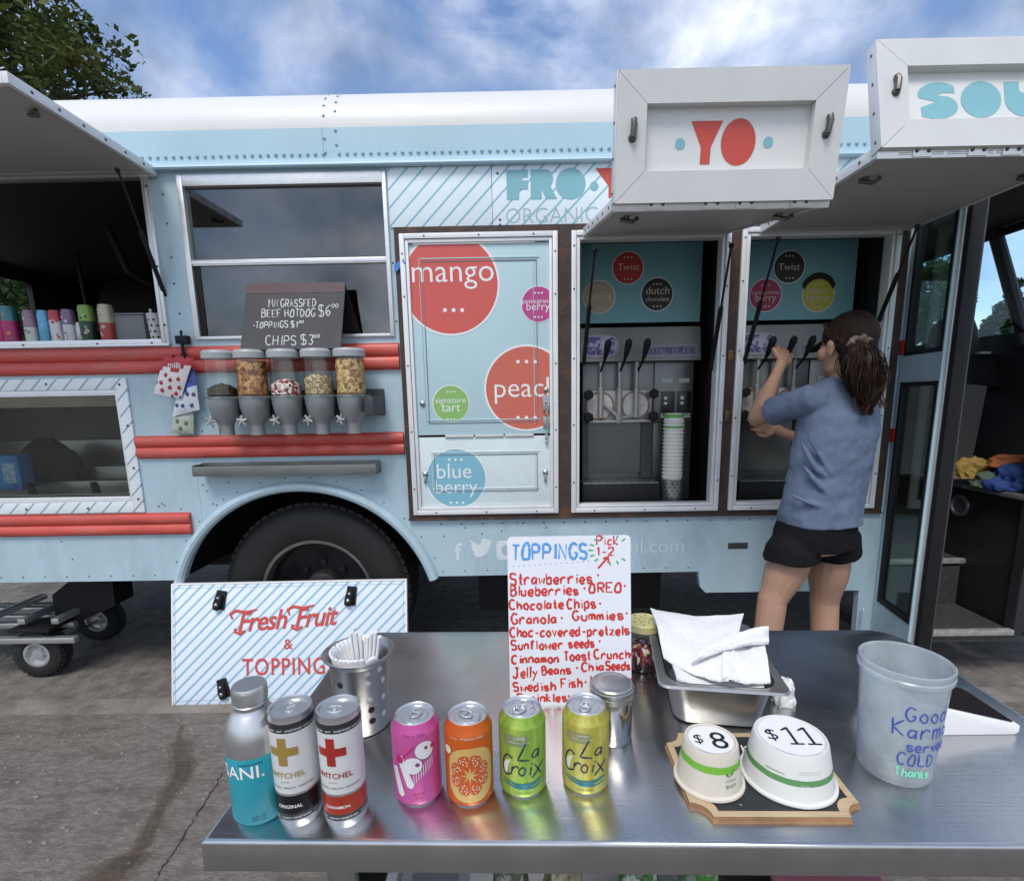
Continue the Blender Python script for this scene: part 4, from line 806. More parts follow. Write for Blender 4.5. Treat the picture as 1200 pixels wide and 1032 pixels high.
# ------------------------------------------------------------------ drinks in the left window
def canm(n, c, metal=.35, col2=None, **k): return mat(n, c, .32, metal, var=.10, scale=30, col2=col2, **k)
CANTOP = mat('can_lid', (.60, .61, .62), .30, .85, var=.05, scale=40)
def can_prof(r, h, f=.80):
    rt = r*f
    return [(.0001, .004), (rt*.92, .003), (rt, 0), (rt*1.04, .002), (r*.985, h*.055), (r, h*.085), (r, h*.86), (r*.985, h*.885), (rt*1.03, h*.965), (rt*1.03, h*.992), (rt, h), (rt*.955, h*.993), (rt*.93, h*.965), (.0001, h*.968)]
CANMATS = [1, 1, 1, 0, 0, 0, 0, 0, 0, 1, 1, 1, 1, 1]
def tab(q, h, r, rot, m=1):
    Mt = Matrix.Translation((0, 0, h*.97)) @ Matrix.Rotation(rot, 4, 'Z')
    q.tube([(.007*math.cos(t), .011*math.sin(t)+.004, .0015) for t in [2*PI*k/16 for k in range(16)]], .0014, 6, m, M=Mt, closed=True); q.dome(Mt @ Vector((0, -.003, 0)), .0035, Vector((0, 0, 1)), .5, m, 8); q.tube([(-.005, .0045, .0016), (.005, .0045, .0016)], .0013, 6, m, M=Mt)
    q.tube([(.010*math.cos(t), .010*math.sin(t)-.010, 0) for t in [2*PI*k/16 for k in range(16)]], .0006, 5, m, M=Mt, closed=True); q.tube([(r*.68*math.cos(t), r*.68*math.sin(t), -.0005) for t in [2*PI*k/28 for k in range(28)]], .0008, 5, m, M=Mt, closed=True)
wc = [(3, 366, .029, 'can', (.45, .03, .12), None, 'purple and magenta can at the left end of the window counter'),
      (15, 359, .032, 'can', (.42, .03, .14), (.05, .2, .22), 'magenta can with a teal top, tallest of the left cans on the window counter'),
      (39, 364, .030, 'can', (.55, .56, .52), (.30, .18, .25), 'pale green and white can on the window counter next to the blue one'),
      (55, 364, .0265, 'can', (.10, .34, .50), None, 'light blue slim can on the window counter'),
      (69, 364, .029, 'can', (.62, .60, .60), (.48, .05, .08), 'white can with a red wave on the window counter'),
      (84, 363, .029, 'can', (.56, .54, .57), (.2, .14, .22), 'white can with a grey purple print on the window counter'),
      (105, 358, .033, 'can', (.02, .05, .035), (.20, .33, .07), 'black and green can on the window counter beside the red one'),
      (128, 357, .033, 'can', (.36, .05, .045), (.45, .40, .30), 'dark red can on the window counter beside the black one')]
for i, (px, py, r, nm, c, c2, lab) in enumerate(wc):
    Y = 2.56; b = at(px, 393, Y); h = at(px, py, Y).z-1.687; t = thing('drink_can', lab, 'drink can', (b.x, Y, 1.687), group='drink cans on the window counter')
    q = MB(); cp = can_prof(r, h, .84); sp_ = (.50, .62, .5, .42, .70, .55, .58, .52)[i]; cp = cp[:6]+[(r, h*sp_), (r, h*(sp_+.03))]+cp[6:]; cm_ = CANMATS[:6]+[2, 2]+[2]*3+CANMATS[9:]
    q.lathe(cp, 24, mats=cm_); r7 = random.Random(i)
    for k in range(9): a_ = r7.uniform(-1.0, .9); zz = h*r7.uniform(.14, .82); q.dome((r*math.sin(a_), -r*math.cos(a_), zz), r*r7.uniform(.10, .30), Vector((math.sin(a_), -math.cos(a_), 0)), .06, 3 if k % 2 else (2 if zz < h*sp_ else 0), 9)
    q.done('can_body', [canm('window_can_%s' % 'abcdefgh'[i], c, .25), CANTOP, canm('window_can_top_%s' % 'abcdefgh'[i], c2 or tuple(min(.7, x*1.25) for x in c), .25), canm('window_can_spot_%s' % 'abcdefgh'[i], ((.6, .5, .5), (.5, .25, .1), (.22, .14, .2), (.5, .55, .6), (.5, .08, .1), (.2, .12, .2), (.45, .5, .3), (.55, .5, .42))[i], .2)], t)
    q = MB(); 
    for k in range(4): q.tube([(r*.6*math.sin(a_)+0, -r*1.002*math.cos(a_*.6), h*(.3+.14*k)) for a_ in (-.5, -.2, .1, .4)], .0022, 5)
    q.bm.free()
b = at(96, 393, 2.56); t = thing('steel_shaker', 'small plain steel shaker between the cans on the window counter', 'shaker', (b.x, 2.56, 1.687)); q = MB(); q.lathe([(.020, 0), (.021, .002), (.021, .085), (.019, .09), (.0195, .096), (.014, .102), (.0001, .103)], 24); q.done('body', STEEL, t)
x0, x1 = at(141, 393, 2.60).x, at(178, 393, 2.60).x
t = thing('plastic_tub', 'translucent grey plastic tub on the window counter right of the red can', 'tub', ((x0+x1)/2, 2.62, 1.687))
q = MB(); w = (x1-x0)/2; q.box(-w, w, -.06, .09, 0, .135, 0, .02); q.box(-w-.004, w+.004, -.064, .094, .130, .138, 0, .003); q.done('body', mat('tub_grey', (.20, .205, .205), .4, var=.06), t)
for i, (px, lab, cc, hh) in enumerate(((184, 'white perforated cup with dark holes at the right end of the window counter', (.66, .66, .63), .13), (193, 'dark cup behind the white perforated cup on the window counter', (.05, .05, .055), .13))):
    b = at(px, 392, 2.55+.07*i); t = thing('straw_cup', lab, 'cup', (b.x, 2.55+.07*i, 1.687)); q = MB(); q.lathe([(.026, 0), (.034, hh), (.032, hh), (.025, .004), (.0001, .004)], 24, 0)
    for k in range(8):
        for z in range(4): a_ = 2*PI*(k+.5*(z % 2))/8; rr_ = .026+.008*(.022+.026*z)/hh; q.dome((rr_*math.sin(a_), -rr_*math.cos(a_), .022+.026*z), .0055, Vector((math.sin(a_), -math.cos(a_), 0)), .15, 1, 8)
    q.done('cup_body', [mat('cup_%s' % ('white' if i == 0 else 'dark'), cc, .5), HOLE], t)
    q = MB(); q.tube([(-.012, 0, .01), (-.016, 0, hh+.022)], .006, 8); q.tube([(.012, .01, .01), (.02, .01, hh+.018)], .007, 8); q.done('utensils', PAPER, t)
# in the storage bay: blue cooler bag, black backpack, tray dividers
b = at(-5, 576, 2.60); x0 = at(0, 540, 2.6).x-.10; x1 = at(25, 540, 2.6).x
t = thing('snack_box', 'bright blue printed pack standing in the low storage opening', 'pack', ((x0+x1)/2, 2.62, .957)); q = MB(); w = (x1-x0)/2; q.box(-w, w, -.04, .04, .022, .20, 0, .012); q.done('pack_body', mat('pack_blue', (.02, .22, .58), .4, var=.15, scale=20, col2=(.03, .11, .36), c2lo=.5, c2hi=.6, c2scale=12), t)
q = MB(); q.box(.02, w-.02, -.0425, -.04, .06, .16, 0, .001); q.done('label_patch', mat('pack_patch', (.20, .36, .58), .5, var=.2, scale=40, col2=(.40, .5, .6), c2lo=.5, c2hi=.55, c2scale=50), t)
heap('backpack', 'black backpack slumped in the low storage opening', 'backpack', (at(60, 560, 2.80).x, 2.80, 1.0), .17, .07, .17, mat('backpack_black', (.008, .008, .009), .8, var=.3, scale=20, bump=.3), 4, crumple=.18)
q = MB()
for px in (38, 113): a_ = at(px, 585, 2.60); q.prism([(a_.x-.012, .925), (a_.x+.012, .925), (a_.x-.004, 1.005), (a_.x-.022, 1.01)], 2.60, 2.63)
tag(q.done('tray_divider', BLACK), 'pair of black divider tongues in the low storage opening', 'divider')
# ------------------------------------------------------------------ topping dispensers on their wall rack
DY = YB-.13
t = thing('dispenser_rack', 'grey wall rack under the chalkboard that holds five topping dispensers', 'rack', (-1.0, YB, 1.42)); x0, x1 = at(240, 467, DY-.05).x+1.0, at(430, 464, DY-.05).x+1.0
GRY = mat('dispenser_grey', (.27, .28, .285), .45, var=.08, scale=14); 
q = MB(); q.box(x0+.07, x1+.03, -.022, -.001, -.09, .03, 0, .004); q.box(x1-.01, x1+.03, -.20, -.005, -.085, -.005, 0, .006); q.box(x0+.07, x1, -.06, -.02, -.08, -.05, 0, .004); q.done('bracket', DGREY, t)
q = MB(); q.box(x0, x1, -.235, -.19, -.004, .004, 0, .001); q.box(x0, x1, -.19, -.07, -.003, .003, 0); q.done('shelf_strip', glass('clear_acrylic', (.72, .78, .78), .07), t)
kinds = [('dark chocolate chips', speckle('chips_dark', ['120c09', '1f1511', '0c0806', '2a1d16'], 90), .36, (.072, .10)), ('brown cereal squares', speckle('cereal_brown', ['a5672f', '8a4f22', 'c18a4a', '6b3a18', 'd2a062'], 62), .93, None), ('red and white candy bits', speckle('candy_mix', ['c52a2a', 'e9e4dc', '8c1420', 'e0b8b0', 'f2efe8', '5a0f18'], 80), .46, None), ('pale grain granola', speckle('grain_pale', ['b9a375', '8e7a52', 'd1c090', '7a6642'], 130), .60, None), ('golden granola clusters', speckle('granola', ['c7a061', 'a87a3c', 'e0c48a', '8a5f2a', 'd6b070'], 75), .95, None)]
PLAST = glass('canister_clear', (.90, .92, .92), .06)
proto = None
for i, (nm, cm, fill, heapp) in enumerate(kinds):
    px = (261.5, 298, 336.5, 375, 412.5)[i]; ctr = at(px, 464, DY); lab = 'wall dispenser filled with ' + nm
    t = thing('topping_dispenser', lab, 'topping dispenser', (ctr.x, DY, 1.42), group='topping dispensers on the wall rack')
    R_ = .062
    q = MB(); q.lathe([(R_-.002, .165), (R_+.006, .166), (R_+.007, .19), (R_, .20), (R_-.02, .203), (.0001, .203)], 32); q.done('lid', mat('lid_grey', (.36, .38, .39), .4, var=.05), t)
    q = MB(); q.lathe([(R_-.010, .0), (R_, .012), (R_, .166)], 32, cap=False); q.done('canister', PLAST, t)
    top = .006+.155*fill; q = MB()
    prf = [(R_-.012, .002), (R_-.003, .012), (R_-.003, max(.014, top-.03)), (R_-.006, top-.022), (R_*.5, top-.006), (.0001, top)] if fill < .9 else [(R_-.012, .002), (R_-.003, .012), (R_-.003, top), (R_*.5, top+.004), (.0001, top+.004)]
    q.lathe(prf, 28)
    if True:
        r9 = random.Random(i+40)
        for k in range(330):
            a_ = r9.uniform(0, 2*PI); u = r9.random(); rr_ = (R_-.006); zz = r9.uniform(.01, max(.02, top-.024)); s = (.003, .0055, .0038, .0022, .0045)[i]
            if k > 220: rr_ = R_*.9*math.sqrt(u); zz = top-.03*(rr_/R_)**1.2 if fill < .9 else top
            q.box(-s, s, -s*.8, s*.8, -s*.7, s*.7, 0, 0, Matrix.Translation((rr_*math.sin(a_), -rr_*math.cos(a_), zz)) @ Matrix.Rotation(r9.uniform(0, 3), 4, 'X') @ Matrix.Rotation(r9.uniform(0, 3), 4, 'Z'))
    q.done('contents', cm, t, smooth=30)
    q = MB(); q.lathe([(R_, .004), (R_+.003, -.004), (R_, -.04), (R_*.86, -.085), (R_*.55, -.112), (.032, -.125), (.032, -.165), (.026, -.165), (.026, -.13), (.0001, -.12)], 32, 0)
    q.box(-.02, .02, .03, .115, -.07, -.03, 0, .004); q.done('hopper', mat('hopper_grey', (.30, .31, .315), .35, .3, var=.1, scale=9), t)
    q = MB(); q.M = Matrix.Translation((-.035, -R_*.9, -.10)) @ Matrix.Rotation(PI/2, 4, 'X') @ Matrix.Rotation(.35*(2-i)/2+.1, 4, 'Y')
    q.lathe([(.007, -.03), (.007, .012), (.0001, .013)], 10, 0)
    for k in range(5): q.tube([(0, 0, .008), (.021*math.cos(2*PI*k/5+.3*i), .024*math.sin(2*PI*k/5+.3*i), .008)], [.006, .0045], 8, 0)
    q.done('turn_knob', mat('knob_pale', (.40, .40, .39), .3, .5), t)
# chalkboard tent leaning at the window
CHB = mat('chalkboard', (.048, .047, .052), .65, var=.25, scale=4, col2=(.075, .073, .078), c2lo=.5, c2hi=.8, c2scale=3)
tl, tr_, bl, br = at(290, 345, YB-.085), at(407, 347, YB-.085), at(283, 419, YB-.15), at(400, 416, YB-.15); bl.z = br.z = 1.62; 
t = thing('chalkboard_sign', 'small folding chalkboard with the hot dog prices standing on the dispensers', 'chalkboard', (0, 0, 0), world=False)
u = (br-bl); v = (tl-bl); w_ = u.length; h_ = v.length; sk = v.dot(u)/w_
Mc = frameM(bl, u, v)
q = MB(); q.M = Mc; q.prism([(0, 0), (w_, 0), (w_+sk*.65, h_), (sk*.7, h_)], -.004, .003, plane='xy'); brd = q.done('board', CHB, t)
q = MB(); q.M = Mc; q.prism([(sk*.7-.001, h_), (w_+sk*.65, h_), (w_+sk*.65, h_+.045), (sk*.7, h_+.047)], -.006, .004, plane='xy'); q.done('hinge_strip', mat('strip_maroon', (.085, .05, .055), .6, var=.15, scale=20), t)
q = MB(); q._m([tuple(Mc @ Vector((w_+sk*.62, h_+.04, -.002))), tuple(Mc @ Vector((sk*.72, h_+.04, -.002))), (bl.x+.04, YB-.012, 1.70), (br.x+.05, YB-.012, 1.70)], [(0, 1, 2, 3)]); 
q.done('back_leaf', BLACK, t)
CHALK = mat('chalk', (.62, .62, .60), .9, var=.2, scale=200)
q = MB(); k = w_/117
for s, px, py, wpx, h in (('MN GRASSFED', 317, 366, 55, 10), ('BEEF HOTDOG', 309, 378, 62, 10), ('.TOPPINGS $1', 299, 391, 52, 8), ('CHIPS $3', 315, 412, 54, 12)): script(q, s, (px-285+(416-py)*-.0)*k, (417-py)*k, h*.9*k, .0042, 0, width=wpx*k, jit=.05, z=.0038)
script(q, '$6', (376-285)*k, (417-378)*k, 13*k, .0042, 0, width=13*k, z=.0038); script(q, '00', (391-285)*k, (417-368)*k, 4.5*k, .003, 0, width=7*k, z=.0038); script(q, '00', (353-285)*k, (417-386)*k, 3*k, .003, 0, width=5*k, z=.0038); script(q, '00', (371-285)*k, (417-404)*k, 4*k, .003, 0, width=6*k, z=.0038)
q.M = Mc
for v_ in q.bm.verts: v_.co = Mc @ v_.co
q.done('lettering', CHALK, t, smooth=0)
# snack bags on a clip
t = thing('bag_clip', 'black spring clip on the window post holding three snack bags', 'clip', tuple(at(213, 398, YB-.03)))
q = MB(); q.box(-.028, .028, -.006, .022, -.018, .018, 0, .004); q.tube([(0, .0, .018), (.003, 0, .04)], .005, 8); q.tube([(.002, -.004, -.01), (.002, -.004, -.075)], .007, 8); q.box(-.006, .012, -.012, .002, -.095, -.06, 0, .003); q.done('clip_body', BLACK, t)
def bag(pts, d, lab, mats, top=None, marks=(), seed=1):
    P = [at(x, y, YB-d) for x, y in pts]; t = thing('snack_bag', lab, 'snack bag', tuple(P[0]), group='snack bags hanging by the window'); o = P[0]
    q = MB(); n = 10; vs = []
    for s in (1, -1):
        for j in range(n+1):
            for i in range(n+1):
                a, b = i/n, j/n; p = P[0].lerp(P[1], a).lerp(P[3].lerp(P[2], a), b)-o; puff = .013*math.sin(PI*a)**.6*math.sin(PI*b)**.5+.002*noise.noise(Vector((a*3, b*3, seed)))
                vs.append(p+Vector((0, -s*puff, 0)))
    k = (n+1)**2; fs = []
    for s in (0, k):
        for j in range(n):
            for i in range(n): fs.append((s+j*(n+1)+i, s+j*(n+1)+i+1, s+(j+1)*(n+1)+i+1, s+(j+1)*(n+1)+i))
    q._m(vs, fs); 
    if top:
        for f in q.bm.faces:
            c = f.calc_center_median()+o
            b = (P[0].z-c.z)/(P[0].z-P[3].z+1e-6)
            if b < top+.08*math.sin(c.x*60): f.material_index = 1
    bmesh.ops.remove_doubles(q.bm, verts=q.bm.verts[:], dist=.0004); q.done('pouch', mats[:2], t, smooth=60)
    if marks:
        q = MB(); r9 = random.Random(seed)
        for a, b in marks:
            p = P[0].lerp(P[1], a).lerp(P[3].lerp(P[2], a), b)-o; puff = .013*math.sin(PI*a)**.6*math.sin(PI*b)**.5; q.dome((p.x, -puff-.0012+p.y, p.z), .009, Vector((0, -1, 0)), .25, 0, 8); q.dome((p.x+.004, -puff-.0012+p.y, p.z+.007), .004, Vector((0, -1, 0)), .4, 1, 6)
        q.done('printed_berries', mats[2:4], t)
    return t, P
BW = mat('bag_white', (.74, .70, .68), .4, var=.05, scale=30); BR_ = mat('bag_red', (.42, .02, .035), .4, var=.08); 
GRN = mat('leaf_print', (.10, .18, .06), .5)
bag([(203, 484), (227, 483), (227, 508), (201, 508)], .03, 'pale green snack bag, lowest of the bags hanging by the window', [mat('bag_green', (.45, .50, .40), .45, var=.1, scale=30), BW, GRN, GRN], marks=[(.3, .4), (.7, .5), (.45, .75)], seed=3)
bag([(212, 440), (228, 432), (234, 480), (202, 488)], .045, 'white snack bag with blue berries, middle of the hanging bags', [mat('bag_bluewhite', (.68, .71, .76), .4, var=.05, scale=30), mat('bag_blue', (.06, .10, .38), .4), mat('berry_blue', (.05, .07, .22), .5), GRN], top=.36, marks=[(.75, .25), (.3, .5), (.6, .55), (.85, .6), (.4, .8), (.75, .85), (.15, .75)], seed=2)
bt, P = bag([(193, 415), (227, 419), (212, 467), (180, 461)], .065, 'red topped white snack bag with strawberries, frontmost of the hanging bags', [BW, BR_, BR_, GRN], top=.40, marks=[(.3, .5), (.5, .6), (.75, .55), (.2, .7), (.55, .78), (.85, .75), (.3, .88), (.8, .9)], seed=1)
q = MB(); Mq = frameM(P[0].lerp(P[3], .30).lerp(P[1].lerp(P[2], .30), .30)-P[0]+Vector((0, -.013, 0)), P[1]-P[0], P[0]-P[3]); me = fit_text('milli', width=.055, offset=.01); q.mesh(me, Mq); q.done('lettering', INKW, bt, smooth=0, norm=False)
# ------------------------------------------------------------------ fresh fruit sign leaning on the truck
SIGNS = stripes('sign_stripes', 'dfe6f2', '8fb9cd', .0545, .27, ax=(1, -1, 0))
bl, br, tl, tr_ = atz(202, 826, GZ+.016), atz(478, 820, GZ+.016), at(202, 684, 2.405), at(478, 678, 2.405)
t = thing('fruit_sign', 'striped hatch panel lettered Fresh Fruit and Toppings leaning on the truck beside the wheel', 'sign', tuple(bl)); u = br-bl; v = tl-bl; w_, h_ = u.length, v.length; Ms = frameM((0, 0, 0), u, v)
def baked(q, M):
    for x in q.bm.verts: x.co = M @ x.co
    return q
def child_flat(q, name, mats, parent, M, smooth=35, norm=True):
    """keeps the piece's own xy space (so painted patterns follow it) and stands it up with its matrix"""
    o = q.done(name, mats, parent, smooth, norm=norm); o.matrix_local = M; return o
q = MB(); q.box(0, w_, 0, h_, -.022, 0, 0, .002); q.box(-.002, w_+.002, h_-.006, h_+.001, -.024, .0025, 1, .001); q.box(-.002, .006, 0, h_-.006, -.023, .0025, 1, .001); q.box(w_-.006, w_+.002, 0, h_-.006, -.023, .0025, 1, .001)
for a, b, c, d in ((.014, w_-.014, .020, .0215), (.014, w_-.014, h_-.0215, h_-.020), (.014, .0155, .0215, h_-.0215), (w_-.0155, w_-.014, .0215, h_-.0215)): q.box(a, b, c, d, 0, .0012, 2)
child_flat(q, 'panel', [SIGNS, INKW, mat('sign_line', (.30, .42, .48), .5)], t, Ms)
def suv(px, py):  # pixel -> sign plane
    n = (Ms.to_3x3() @ Vector((0, 0, 1))); r = ray(px, py); s = (bl-Vector((0, 0, CAM_H))).dot(n)/r.dot(n); p = r*s+Vector((0, 0, CAM_H))-bl; return (p.dot(u)/w_, p.dot(Ms.to_3x3() @ Vector((0, 1, 0))))
SRED = mat('sign_red', (.56, .085, .07), .5, var=.05)
q = MB()
for s, x0, x1, yb, lw in (('Fresh', 279, 338, 740, .013), ('Fruit', 346, 398, 735, .013)):
    a, b = suv(x0, yb), suv(x1, yb-(x1-x0)*.08)
    hh = suv(x0, yb-26)[1]-a[1]; me = fit_text(s, width=(b[0]-a[0]), offset=.018, shear=.35, spacing=.92); 
    Mt = Matrix.Translation((a[0], a[1], .0018)) @ Matrix.Rotation(math.atan2(b[1]-a[1], b[0]-a[0])*1.0, 4, 'Z') @ Matrix.Scale(1.15, 4, (0, 1, 0)); q.mesh(me, Mt)
    f = suv(x0+(2 if s == 'Fresh' else 2), yb-22); q.tube([(f[0]-.035, f[1]-.03, .002), (f[0]-.045, f[1]-.005, .002), (f[0]-.02, f[1]+.012, .002), (f[0]+.03, f[1]+.004, .002), (f[0]+.085, f[1]+.016, .002)], [.004, .008, .008, .007, .004], 6, flat=.15)
    g = suv(x0+6, yb+1); q.tube([(g[0]+.01, g[1]+.01, .002), (g[0]-.015, g[1]-.006, .002), (g[0]-.04, g[1]+.005, .002), (g[0]-.035, g[1]+.02, .002)], [.006, .008, .007, .009], 6, flat=.15)
child_flat(q, 'lettering', SRED, t, Ms, smooth=0, norm=False); q = MB()
a = suv(338, 760); q.mesh(fit_text('&', height=.052, offset=.012, align='M'), Matrix.Translation((a[0], a[1], .0018)))
a, b = suv(284, 791), suv(381, 789); me = fit_text('TOPPING', width=(b[0]-a[0]), offset=.012, spacing=1.12); hh = .082/.73/(max(v_.co.y for v_ in me.vertices)/.73); q.mesh(me, Matrix.Translation((a[0], a[1], .0018)) @ Matrix.Scale(hh, 4, (0, 1, 0)))
me = fit_text('S', height=.082, offset=.012); q.mesh(me, Matrix.Translation((b[0]+.014, b[1], .0018)))
child_flat(q, 'lettering', SRED, t, Ms, smooth=0, norm=False)
for px, py, rz in ((259, 703, -.15), (412, 698, -.1), (263, 806, .3)):
    a = suv(px, py); q = MB(); Mz = Matrix.Translation((a[0], a[1], 0)) @ Matrix.Rotation(rz, 4, 'Z'); q.box(-.024, .024, -.045, .048, .0, .008, 0, .003, Mz); q.tube([(-.004, .03, .012), (-.008, -.02, .02), (-.012, -.045, .016)], [.018, .02, .016], 8, 0, M=Mz, flat=.5); q.dome(Mz @ Vector((-.006, .012, .02)), .008, Vector((0, 0, 1)), .6, 1, 8); q.dome(Mz @ Vector((-.008, -.02, .026)), .010, Vector((0, 0, 1)), .6, 1, 8)
    child_flat(q, 'latch', [BLACK, STEEL], t, Ms)
# ------------------------------------------------------------------ hand truck under the tail
t = thing('hand_truck', 'aluminium hand truck with fat black tyres lying partly under the truck', 'hand truck', tuple(atz(48, 790, GZ)))
o0 = Vector(t.location); RW = .135
w1_, w2_ = atz(55, 790, GZ)+Vector((.0, .0, RW)), atz(122, 748, GZ)+Vector((0, 0, RW))
ax = (w2_-w1_).normalized()
def hw(c, nm):
    Mz = Matrix.Translation(c-o0) @ Vector((0, 0, -1)).rotation_difference(ax).to_matrix().to_4x4()   # local +z points to the camera side
    q = MB(); q.lathe([(.062, .03), (.075, .042), (.105, .046), (.125, .036), (RW, .015), (RW, -.02), (.125, -.045), (.075, -.05), (.062, -.04)], 40, 0, Mz, cap=False)
    for k in range(28):
        q.box(RW-.012, RW+.002, -.006, .006, -.03, .03, 0, 0, Mz @ Matrix.Rotation(2*PI*k/28, 4, 'Z'))
    w = q.done('wheel', TYRE, t); q = MB(); q.lathe([(.066, .034), (.068, .040), (.056, .041), (.050, .022), (.030, .018), (.028, .034), (.014, .036), (.0001, .036)], 28, 0, Mz, cap=False)
    for k in range(5): q.box(.028, .052, -.006, .006, .018, .026, 0, .002, Mz @ Matrix.Rotation(2*PI*k/5, 4, 'Z'))
    q.done('rim', mat('rim_alu', (.55, .55, .56), .35, .6, var=.1), w)
hw(w1_, 1); hw(w2_, 2)
FRAME_A = mat('frame_alu', (.62, .62, .62), .35, .8, var=.08, scale=20)
q = MB(); fd = Vector((-1, -.02, 0)); r3 = random.Random(4)
for i, (py, yy) in enumerate(((749, 2.58), (731, 2.70), (722, 2.78), (713, 2.86), (709, 2.95))):
    p = at(64, py, yy); p2 = p+Vector((-1.2, 0, 0)); z = .17+.012*(i % 2) if i else .135
    z = p.z; q.box(p2.x-o0.x, p.x-o0.x+.12, yy-.018-o0.y, yy+.018-o0.y, z-.016-o0.z, z+.016-o0.z, 0, .006)
for k, xx in enumerate((-2.50, -2.68, -2.9)): q.box(xx-o0.x-.02, xx-o0.x+.02, 2.58-o0.y, 2.96-o0.y, .255-o0.z, .285-o0.z, 0, .004)
q.done('frame', FRAME_A, t)
q = MB(); q.tube([w1_-o0, w2_-o0], .011, 10); q.done('axle', STEEL, t)
q = MB(); a, b, c, d, e = [at(*z_, 2.72)-o0 for z_ in ((61, 697), (88, 682), (132, 682), (135, 709), (68, 741))]
q.prism([(a.x, a.z), (e.x, e.z), (d.x-.0, d.z), (c.x, c.z+.03), (b.x, b.z+.03)][::1], 2.72-o0.y, 2.86-o0.y); q.box(a.x-.12, a.x+.10, 2.56-o0.y, 2.72-o0.y, .215-o0.z, .235-o0.z, 0, .004); q.done('toe_box', BLACK, t)
# ------------------------------------------------------------------ steel table
YAWT = -.0206; FL = atz(235, 985.5, TZ); TW, TD = 1.2355, .5837
TM = Matrix.Translation((FL.x, FL.y, 0)) @ Matrix.Rotation(YAWT, 4, 'Z')
t = thing('prep_table', 'stainless steel prep table with drinks and cups standing on it', 'table', (FL.x, FL.y, 0), YAWT)
TSTEEL = mat('table_steel', (.55, .548, .54), .22, 1.0, var=.10, scale=9, rvar=.10, bump=.0)
tt = TSTEEL.node_tree; bs = tt.nodes['Principled BSDF']
co_ = tt.nodes.new('ShaderNodeTexCoord'); mp_ = tt.nodes.new('ShaderNodeMapping'); mp_.inputs['Scale'].default_value = (3, 900, 60); nz_ = tt.nodes.new('ShaderNodeTexNoise'); nz_.inputs['Scale'].default_value = 1; nz_.inputs['Detail'].default_value = 3
bp_ = tt.nodes.new('ShaderNodeBump'); bp_.inputs['Strength'].default_value = .30; bp_.inputs['Distance'].default_value = .0006
tt.links.new(co_.outputs['Object'], mp_.inputs[0]); tt.links.new(mp_.outputs[0], nz_.inputs['Vector']); tt.links.new(nz_.outputs[0], bp_.inputs['Height'])
nw_ = tt.nodes.new('ShaderNodeTexNoise'); nw_.inputs['Scale'].default_value = 5; nw_.inputs['Detail'].default_value = 4; tt.links.new(co_.outputs['Object'], nw_.inputs['Vector'])
bp2 = tt.nodes.new('ShaderNodeBump'); bp2.inputs['Strength'].default_value = .25; bp2.inputs['Distance'].default_value = .004; tt.links.new(nw_.outputs[0], bp2.inputs['Height']); tt.links.new(bp_.outputs[0], bp2.inputs['Normal']); tt.links.new(bp2.outputs[0], bs.inputs['Normal'])
bs.inputs['Anisotropic'].default_value = .75; tg = tt.nodes.new('ShaderNodeTangent'); tg.direction_type = 'UV_MAP'; tg.uv_map = 'uv'; tt.links.new(tg.outputs[0], bs.inputs['Tangent'])
q = MB(); pts = rrect(0, TW, 0, TD, .02, 5)
cr_ = [(0, 0), (TW, 0), (TW, TD-.05)] + circ(TW-.05, TD-.05, .05, 6, a0=0, a1=PI/2) + circ(.05, TD-.05, .05, 6, a0=PI/2, a1=PI)
q.prism(cr_, TZ-.043, TZ, plane='xy')
bmesh.ops.bevel(q.bm, geom=[e for e in q.bm.edges if all(v.co.z > TZ-.001 for v in e.verts)], offset=.006, segments=3, profile=.5, affect='EDGES')
uvl = q.bm.loops.layers.uv.new('uv')
for f in q.bm.faces:
    for l in f.loops: l[uvl].uv = (l.vert.co.y, l.vert.co.x)
q.done('table_top', TSTEEL, t, smooth=50)
for x in (.14, TW-.07):
    for y in (.08, TD-.08):
        q = MB(); q.tube([(x, y, .03), (x, y, TZ-.045)], .021, 16); q.lathe([(.024, 0), (.026, .01), (.022, .035)], 12, 0, Matrix.Translation((x, y, 0))); q.done('leg', STEEL, t)
q = MB(); q.box(.10, TW-.05, .05, TD-.05, .28, .295, 0, .004); q.done('undershelf', STEEL, t)
def on_table(px, py): return atz(px, py, TZ)
